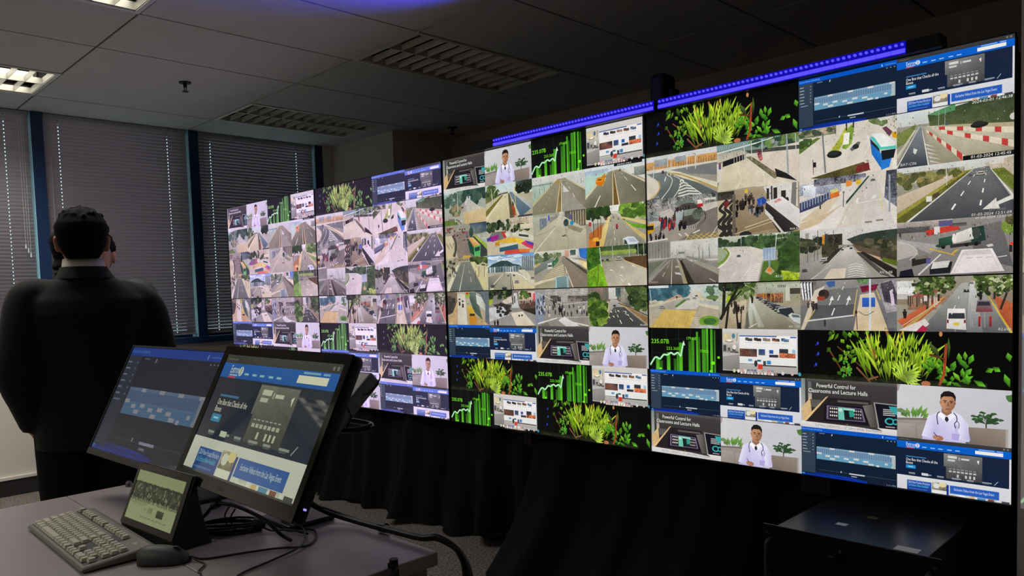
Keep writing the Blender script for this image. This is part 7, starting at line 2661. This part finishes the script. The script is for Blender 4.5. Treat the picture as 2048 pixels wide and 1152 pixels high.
def hand(bm, wrist, d, side, back):
    """palm, four unequal curled fingers and a thumb; d along the hand, back = direction of the back of the hand"""
    d = Vector(d).normalized(); b = Vector(back); b = (b - d * b.dot(d)).normalized()
    w = d.cross(b).normalized() * side          # towards the thumb
    p = Vector(wrist)
    rings = []
    for (t, rx, ry) in ((0, .026, .018), (.03, .036, .017), (.06, .041, .015), (.085, .038, .012)):
        rings.append([p + d * t + w * rx * cos(2 * pi * k / 12) + b * ry * sin(2 * pi * k / 12) for k in range(12)])
    add_loft(bm, rings)
    for off, L in ((.029, .070), (.0098, .078), (-.0095, .072), (-.028, .056)):
        q = p + d * .078 + w * off
        pts = [q]
        dirv = d.copy()
        for s, ang in ((.42, .25), (.33, .65), (.25, .55)):
            dirv = (Matrix.Rotation(-ang * side, 3, w) @ dirv) if False else (dirv * cos(ang) - b * sin(ang)).normalized()
            pts.append(pts[-1] + dirv * L * s)
        add_tube(bm, spline(pts, 3), [.0088 - .0002 * i for i in range(len(spline(pts, 3)))], 8)
    q = p + d * .018 + w * .024
    pts = [q, q + w * .022 + d * .018 - b * .006, q + w * .03 + d * .045 - b * .014, q + w * .026 + d * .064 - b * .022]
    add_tube(bm, spline(pts, 3), .0098, 8)


def person(label, loc, rz, group, H=1.66, skin=M_skin1, suit=M_suit, hairm=M_hair, long_hair=False, arms=None, sh=(0.0, 0.0), collar=True):
    t = thing('person', label, 'person', loc, rz, group)
    k = H / 1.66

    def V(x, y, z):
        return Vector((x * k, y * k, z * k))
    arms = arms or {-1: [(-.185, -.01, 1.335), (-.235, -.05, 1.08), (-.222, .03, .86)], 1: [(.185, -.01, 1.335), (.235, -.05, 1.08), (.222, .03, .86)]}
    # ---- body: one surface
    bm = bmesh.new()
    tor = [(.80, .0, .0, .15, .105), (.90, 0, 0, .155, .11), (1.02, 0, .0, .135, .095), (1.15, 0, -.005, .150, .10), (1.25, 0, -.01, .150, .098), (1.32, 0, -.012, .120, .07), (1.385, 0, -.012, .075, .058)]
    add_loft(bm, [[V(*p) for p in ell(z, cx, cy, rx, ry, 24, 2.3)] for (z, cx, cy, rx, ry) in tor])
    limb(bm, [V(0, -.02, 1.36), V(0, -.004, 1.43), V(0, .012, 1.50)], [.062 * k, .055 * k, .055 * k], 16)
    hd = [(1.408, .055, .030, .030), (1.42, .048, .045, .045), (1.45, .03, .058, .066), (1.49, .012, .068, .085), (1.52, .006, .073, .093), (1.545, .003, .075, .095), (1.57, 0, .071, .089), (1.590, -.002, .057, .072), (1.602, -.004, .034, .043)]
    add_loft(bm, [[V(*p) for p in ell(z, 0, cy, rx, ry, 24, 2.2)] for (z, cy, rx, ry) in hd])
    add_loft(bm, [[V(*p) for p in r_] for r_ in ([(-.006, .096, 1.535), (.006, .096, 1.535), (.004, .103, 1.535)], [(-.013, .095, 1.498), (.013, .095, 1.498), (0, .121, 1.497)], [(-.012, .09, 1.488), (.012, .09, 1.488), (0, .112, 1.488)])])
    blob(bm, V(0, .094, 1.462), (.022 * k, .010 * k, .006 * k)); blob(bm, V(0, .092, 1.452), (.019 * k, .010 * k, .006 * k))
    for s in (-1, 1):
        blob(bm, V(s * .079, .0, 1.508), (.009 * k, .020 * k, .032 * k))
        blob(bm, V(s * .084, -.008, 1.518), (.007 * k, .016 * k, .018 * k))
        blob(bm, V(s * .03, .088, 1.533), (.022 * k, .010 * k, .006 * k))
        a = arms[s]
        limb(bm, [V(s * .10, -.01, 1.305)] + [V(a[0][0], a[0][1], a[0][2] - .025)] + [V(*p) for p in a[1:]], [.034 * k, .04 * k, .036 * k, .025 * k])
        d = (V(*a[2]) - V(*a[1])).normalized()
        hand(bm, V(*a[2]) - d * .004, d * .9 + Vector((-s * .1, .18, 0)), s, (s, 0, 0) if s > 0 else (s, 0, 0))
        limb(bm, [V(s * .085, 0, .86), V(s * .09, .012, .48), V(s * .092, -.012, .09)], [.085 * k, .056 * k, .036 * k])
        blob(bm, V(s * .094, .045, .045), (.036 * k, .10 * k, .034 * k))
    body = remesh(obj('body', bm, skin, t), .0062, 3)
    for s in (-1, 1):
        bm = bmesh.new(); blob(bm, V(s * .03, .0825, 1.514), (.012 * k, .0125 * k, .0065 * k)); e = obj('eye', bm, M_eye, t, smooth=True)
        bm = bmesh.new(); blob(bm, V(s * .03, .0935, 1.514), (.0052 * k, .0025 * k, .0052 * k), 10, 6); obj('iris', bm, M_hair, e, smooth=True)
    for s in (-1, 1):
        bm = bmesh.new()
        add_tube(bm, [V(s * .014, .097, 1.535), V(s * .03, .0965, 1.54), V(s * .047, .087, 1.536)], [.003 * k, .0036 * k, .002 * k], 6)
        obj('eyebrow', bm, hairm, t, smooth=True)
    # ---- hair
    rr = random.Random(int(H * 1000))
    bm = bmesh.new()
    hr = [(1.452, -.052, .050, .036), (1.475, -.035, .064, .058), (1.50, -.025, .076, .075), (1.525, -.016, .081, .088), (1.55, -.010, .086, .097), (1.574, -.005, .084, .098), (1.594, -.003, .073, .086), (1.609, -.004, .052, .064), (1.618, -.006, .028, .036)]
    if long_hair:
        hr = [(1.39, -.055, .06, .035), (1.42, -.05, .08, .052)] + [(z, cy, rx + .008, ry) for (z, cy, rx, ry) in hr]
    add_loft(bm, [[V(*p) for p in ell(z, 0, cy, rx, ry, 24, 2.1)] for (z, cy, rx, ry) in hr])
    for i in range(260):
        a = rr.random() * 2 * pi
        e = rr.random() ** .7
        base = Vector((.080 * cos(a) * cos(e * 1.45), -.006 + .094 * sin(a) * cos(e * 1.45), 1.535 + .082 * sin(e * 1.45)))
        if base.y > .055 and base.z < 1.58:
            continue
        n_ = Vector((base.x / .08, (base.y + .006) / .095, (base.z - 1.53) / .085)).normalized()
        dr = (n_ * (.5 if base.z > 1.59 else .12) + Vector((rr.uniform(-.5, .5), rr.uniform(.0, .8), rr.uniform(-.2, .55)))).normalized()
        L = rr.uniform(.012, .022) * (1.0 if base.z > 1.58 else .55)
        add_tube(bm, [V(*(base - n_ * .004)), V(*(base + n_ * .006 + dr * L * .5)), V(*(base + n_ * .006 + dr * L))], [.010 * k, .0085 * k, .003 * k], 6)
    h = remesh(obj('hair', bm, hairm, t), .0052, 2)
    # ---- jacket
    bm = bmesh.new()
    sx, sz = sh
    jr = [(.80, 0, .0, .186, .140, 2.4), (.86, 0, .0, .183, .138, 2.4), (.96, 0, -.002, .172, .128, 2.4), (1.06, 0, -.004, .168, .122, 2.4), (1.17, .004, -.008, .182, .128, 2.5), (1.26, .010, -.014, .196, .126, 2.5),
          (1.31, .012, -.016, .196, .108, 2.4), (1.342, .010, -.016, .165, .090, 2.3), (1.372, .006, -.018, .118, .078, 2.2), (1.392, .002, -.020, .082, .066, 2.1)]
    add_loft(bm, [[V(*p) for p in ell(z, cx, cy, rx, ry, 32, pw)] for (z, cx, cy, rx, ry, pw) in jr])
    for s in (-1, 1):
        a = arms[s]
        e1, e2 = Vector(a[1]), Vector(a[2])
        cuff = e1 + (e2 - e1) * .93
        limb(bm, [V(s * .10 + sx, -.012, 1.325), V(a[0][0] + sx, a[0][1], a[0][2] - .03 - s * sz), V(*((Vector(a[0]) + e1) / 2 + Vector((s * .006, -.006, 0)))), V(*e1), V(*((e1 + e2) / 2)), V(*cuff)],
             [.060 * k, .065 * k, .062 * k, .057 * k, .051 * k, .043 * k], 18)
    j = remesh(obj('jacket', bm, suit, t), .0095, 5)
    bm = bmesh.new()
    C0 = [V(*p) for p in ell(1.392, .002, -.016, .076, .070, 28)]
    C1 = [V(*p) for p in ell(1.424, 0, -.010, .068, .066, 28)]
    C2 = [V(*p) for p in ell(1.426, 0, -.010, .075, .073, 28)]
    C3 = [V(*p) for p in ell(1.385, .004, -.016, .094, .086, 28)]
    for R_ in (C0, C1, C2, C3):      # the collar opens and drops to the front
        for p in R_:
            f = max(0, p.y / (.06 * k))
            p.z -= .05 * k * min(1.2, f) ** 1.5
    add_loft(bm, [C0, C1, C2, C3], cap=False)
    cl = obj('jacket_collar', bm, suit, j, smooth=True)
    if collar:
        bm = bmesh.new()
        S0 = [V(*p) for p in ell(1.39, 0, -.008, .066, .064, 28)]
        S1 = [V(*p) for p in ell(1.452, 0, -.004, .0615, .0605, 28)]
        S2 = [V(*p) for p in ell(1.454, 0, -.004, .0655, .0645, 28)]
        S3 = [V(*p) for p in ell(1.415, 0, -.008, .071, .069, 28)]
        for R_ in (S0, S1, S2, S3):
            for p in R_:
                f = max(0, p.y / (.06 * k))
                p.z -= .03 * k * min(1.2, f) ** 1.5
        add_loft(bm, [S0, S1, S2, S3], cap=False)
        obj('shirt_collar', bm, M_shirt, t, smooth=True)
    # ---- shirt front and tie in the opening of the jacket
    bm = bmesh.new()
    rows = []
    for (z, w, yy) in ((1.12, .004, .121), (1.18, .022, .124), (1.25, .040, .119), (1.31, .052, .100), (1.36, .056, .079)):
        rows.append([V(x * w, yy + .004 - .35 * (x * w) ** 2 / .1, z) for x in (-1, -.5, 0, .5, 1)])
    rows = [[bm.verts.new(p) for p in r_] for r_ in rows]
    for a, b in zip(rows, rows[1:]):
        for q in range(4):
            bm.faces.new((a[q], a[q + 1], b[q + 1], b[q]))
    obj('shirt_front', bm, M_shirt if collar else M_suit3, t, smooth=True)
    # ---- trousers and shoes
    bm = bmesh.new()
    add_loft(bm, [[V(*p) for p in ell(z, 0, cy, rx, ry, 28, 2.3)] for (z, cy, rx, ry) in ((.80, 0, .176, .126), (.86, 0, .172, .122), (.94, 0, .158, .112), (.98, 0, .148, .104))])
    for s in (-1, 1):
        limb(bm, [V(s * .088, 0, .86), V(s * .094, .012, .66), V(s * .096, .012, .47), V(s * .097, -.004, .25), V(s * .098, -.008, .05)], [.102 * k, .092 * k, .074 * k, .066 * k, .068 * k], 18)
    remesh(obj('trousers', bm, M_trous, t), .011, 5)
    for s in (-1, 1):
        bm = bmesh.new()
        prof = [(-.10, .030, .040), (-.09, .042, .062), (-.04, .044, .075), (.02, .045, .070), (.08, .050, .050), (.13, .046, .042), (.165, .030, .034), (.172, .012, .022)]
        rings = []
        for (y, w, h_) in prof:
            rings.append([V(s * .096 + w * cos(a), y + .02, max(.0005, h_ / 2 + h_ / 2 * sin(a)) if sin(a) > -.5 else .0005) for a in [2 * pi * q / 16 for q in range(16)]])
        add_loft(bm, rings)
        bmesh.ops.recalc_face_normals(bm, faces=bm.faces)
        obj('shoe', bm, M_shoe, t, smooth=True)
    return t


F = math.atan2(.956, .293)
person('man in a black suit seen from behind, white collar showing, one hand at his side', (-2.848, .859, 0), F, 'men talking by the window', 1.66, M_skin1, M_suit,
       arms={-1: [(-.178, -.015, 1.335), (-.222, -.08, 1.06), (-.182, .015, .865)], 1: [(.188, -.01, 1.33), (.235, -.03, 1.06), (.18, .12, .90)]}, sh=(.0, .012))
person('person in a grey jacket facing the viewer, mostly hidden, one ear and shoulder showing', (-3.617, 1.140, 0), F + pi - .1, 'men talking by the window', 1.655, M_skin2, M_suit2, collar=False,
       arms={-1: [(-.185, -.01, 1.372), (-.235, -.05, 1.10), (-.222, .03, .87)], 1: [(.18, -.01, 1.335), (.232, -.05, 1.08), (.222, .03, .86)]})
person('black-haired person almost hidden behind the man in the black suit', (-4.563, 1.323, 0), -.2, 'men talking by the window', 1.76, M_skin2, M_suit3, long_hair=True, collar=False)
# ------------------------------------------------------------------ light
W_ = bpy.data.worlds.new('daylight'); scene.world = W_; W_.use_nodes = True
bg = W_.node_tree.nodes['Background']
bg.inputs['Color'].default_value = (.9, .98, 1.0, 1)
bg.inputs['Strength'].default_value = 1.35


def lamp(kind, name, loc, energy, col, **k):
    d = bpy.data.lights.new(name, kind)
    d.energy = energy
    d.color = col
    for a, b in k.items():
        setattr(d, a, b)
    o = bpy.data.objects.new(name, d)
    o.location = loc
    COL.objects.link(o)
    return o


for (i, j, e, sp) in ((0, -1, 29.0, 130), (3, -1, 20.0, 130), (0, -3, 17.0, 130), (3, -3, 19.0, 130), (6, -3, 24.0, 130)):
    o = lamp('AREA', 'tube_light', (CX + .6 * i + .3, CY + 1.2 * j + .6, ZC + .056), e, (1, .95, .86), shape='RECTANGLE', size=.52, size_y=1.12)
    o.data.spread = radians(sp)
o = lamp('SPOT', 'blue_beam', (-2.42, 2.52, 2.05), 48, (.05, .05, 1), spot_size=radians(95), spot_blend=1.0, shadow_soft_size=.02)
o.rotation_euler = (Vector((-2.46, 1.9, 2.63)) - o.location).to_track_quat('-Z', 'Y').to_euler()

# ------------------------------------------------------------------ camera
cam = bpy.data.cameras.new('camera')
co = bpy.data.objects.new('camera', cam)
COL.objects.link(co)
R3 = Matrix(((0.68, -0.733, -0.019), (0.732, 0.678, 0.064), (-0.034, -0.058, 0.998)))   # columns: right, forward, up
M4 = Matrix.Identity(4)
r_, f_, u_ = (R3.col[0].normalized(), R3.col[1].normalized(), R3.col[2].normalized())
for a in range(3):
    M4[a][0] = r_[a]; M4[a][1] = u_[a]; M4[a][2] = -f_[a]
M4.translation = Vector((0, 0, 1.3))
co.matrix_world = M4
cam.sensor_fit = 'HORIZONTAL'
cam.sensor_width = 36
cam.lens = 1514.998 / 2048 * 36
cam.shift_x = (1024 - 914.6) / 2048
cam.shift_y = (668.38 - 576) / 2048
cam.clip_start = .02
scene.camera = co
scene.cycles.max_bounces = 12
scene.cycles.diffuse_bounces = 8
scene.view_settings.view_transform = 'Standard'
scene.view_settings.look = 'None'
scene.view_settings.exposure = 0.0
scene.view_settings.gamma = 1.0
scene.view_settings.use_curve_mapping = False
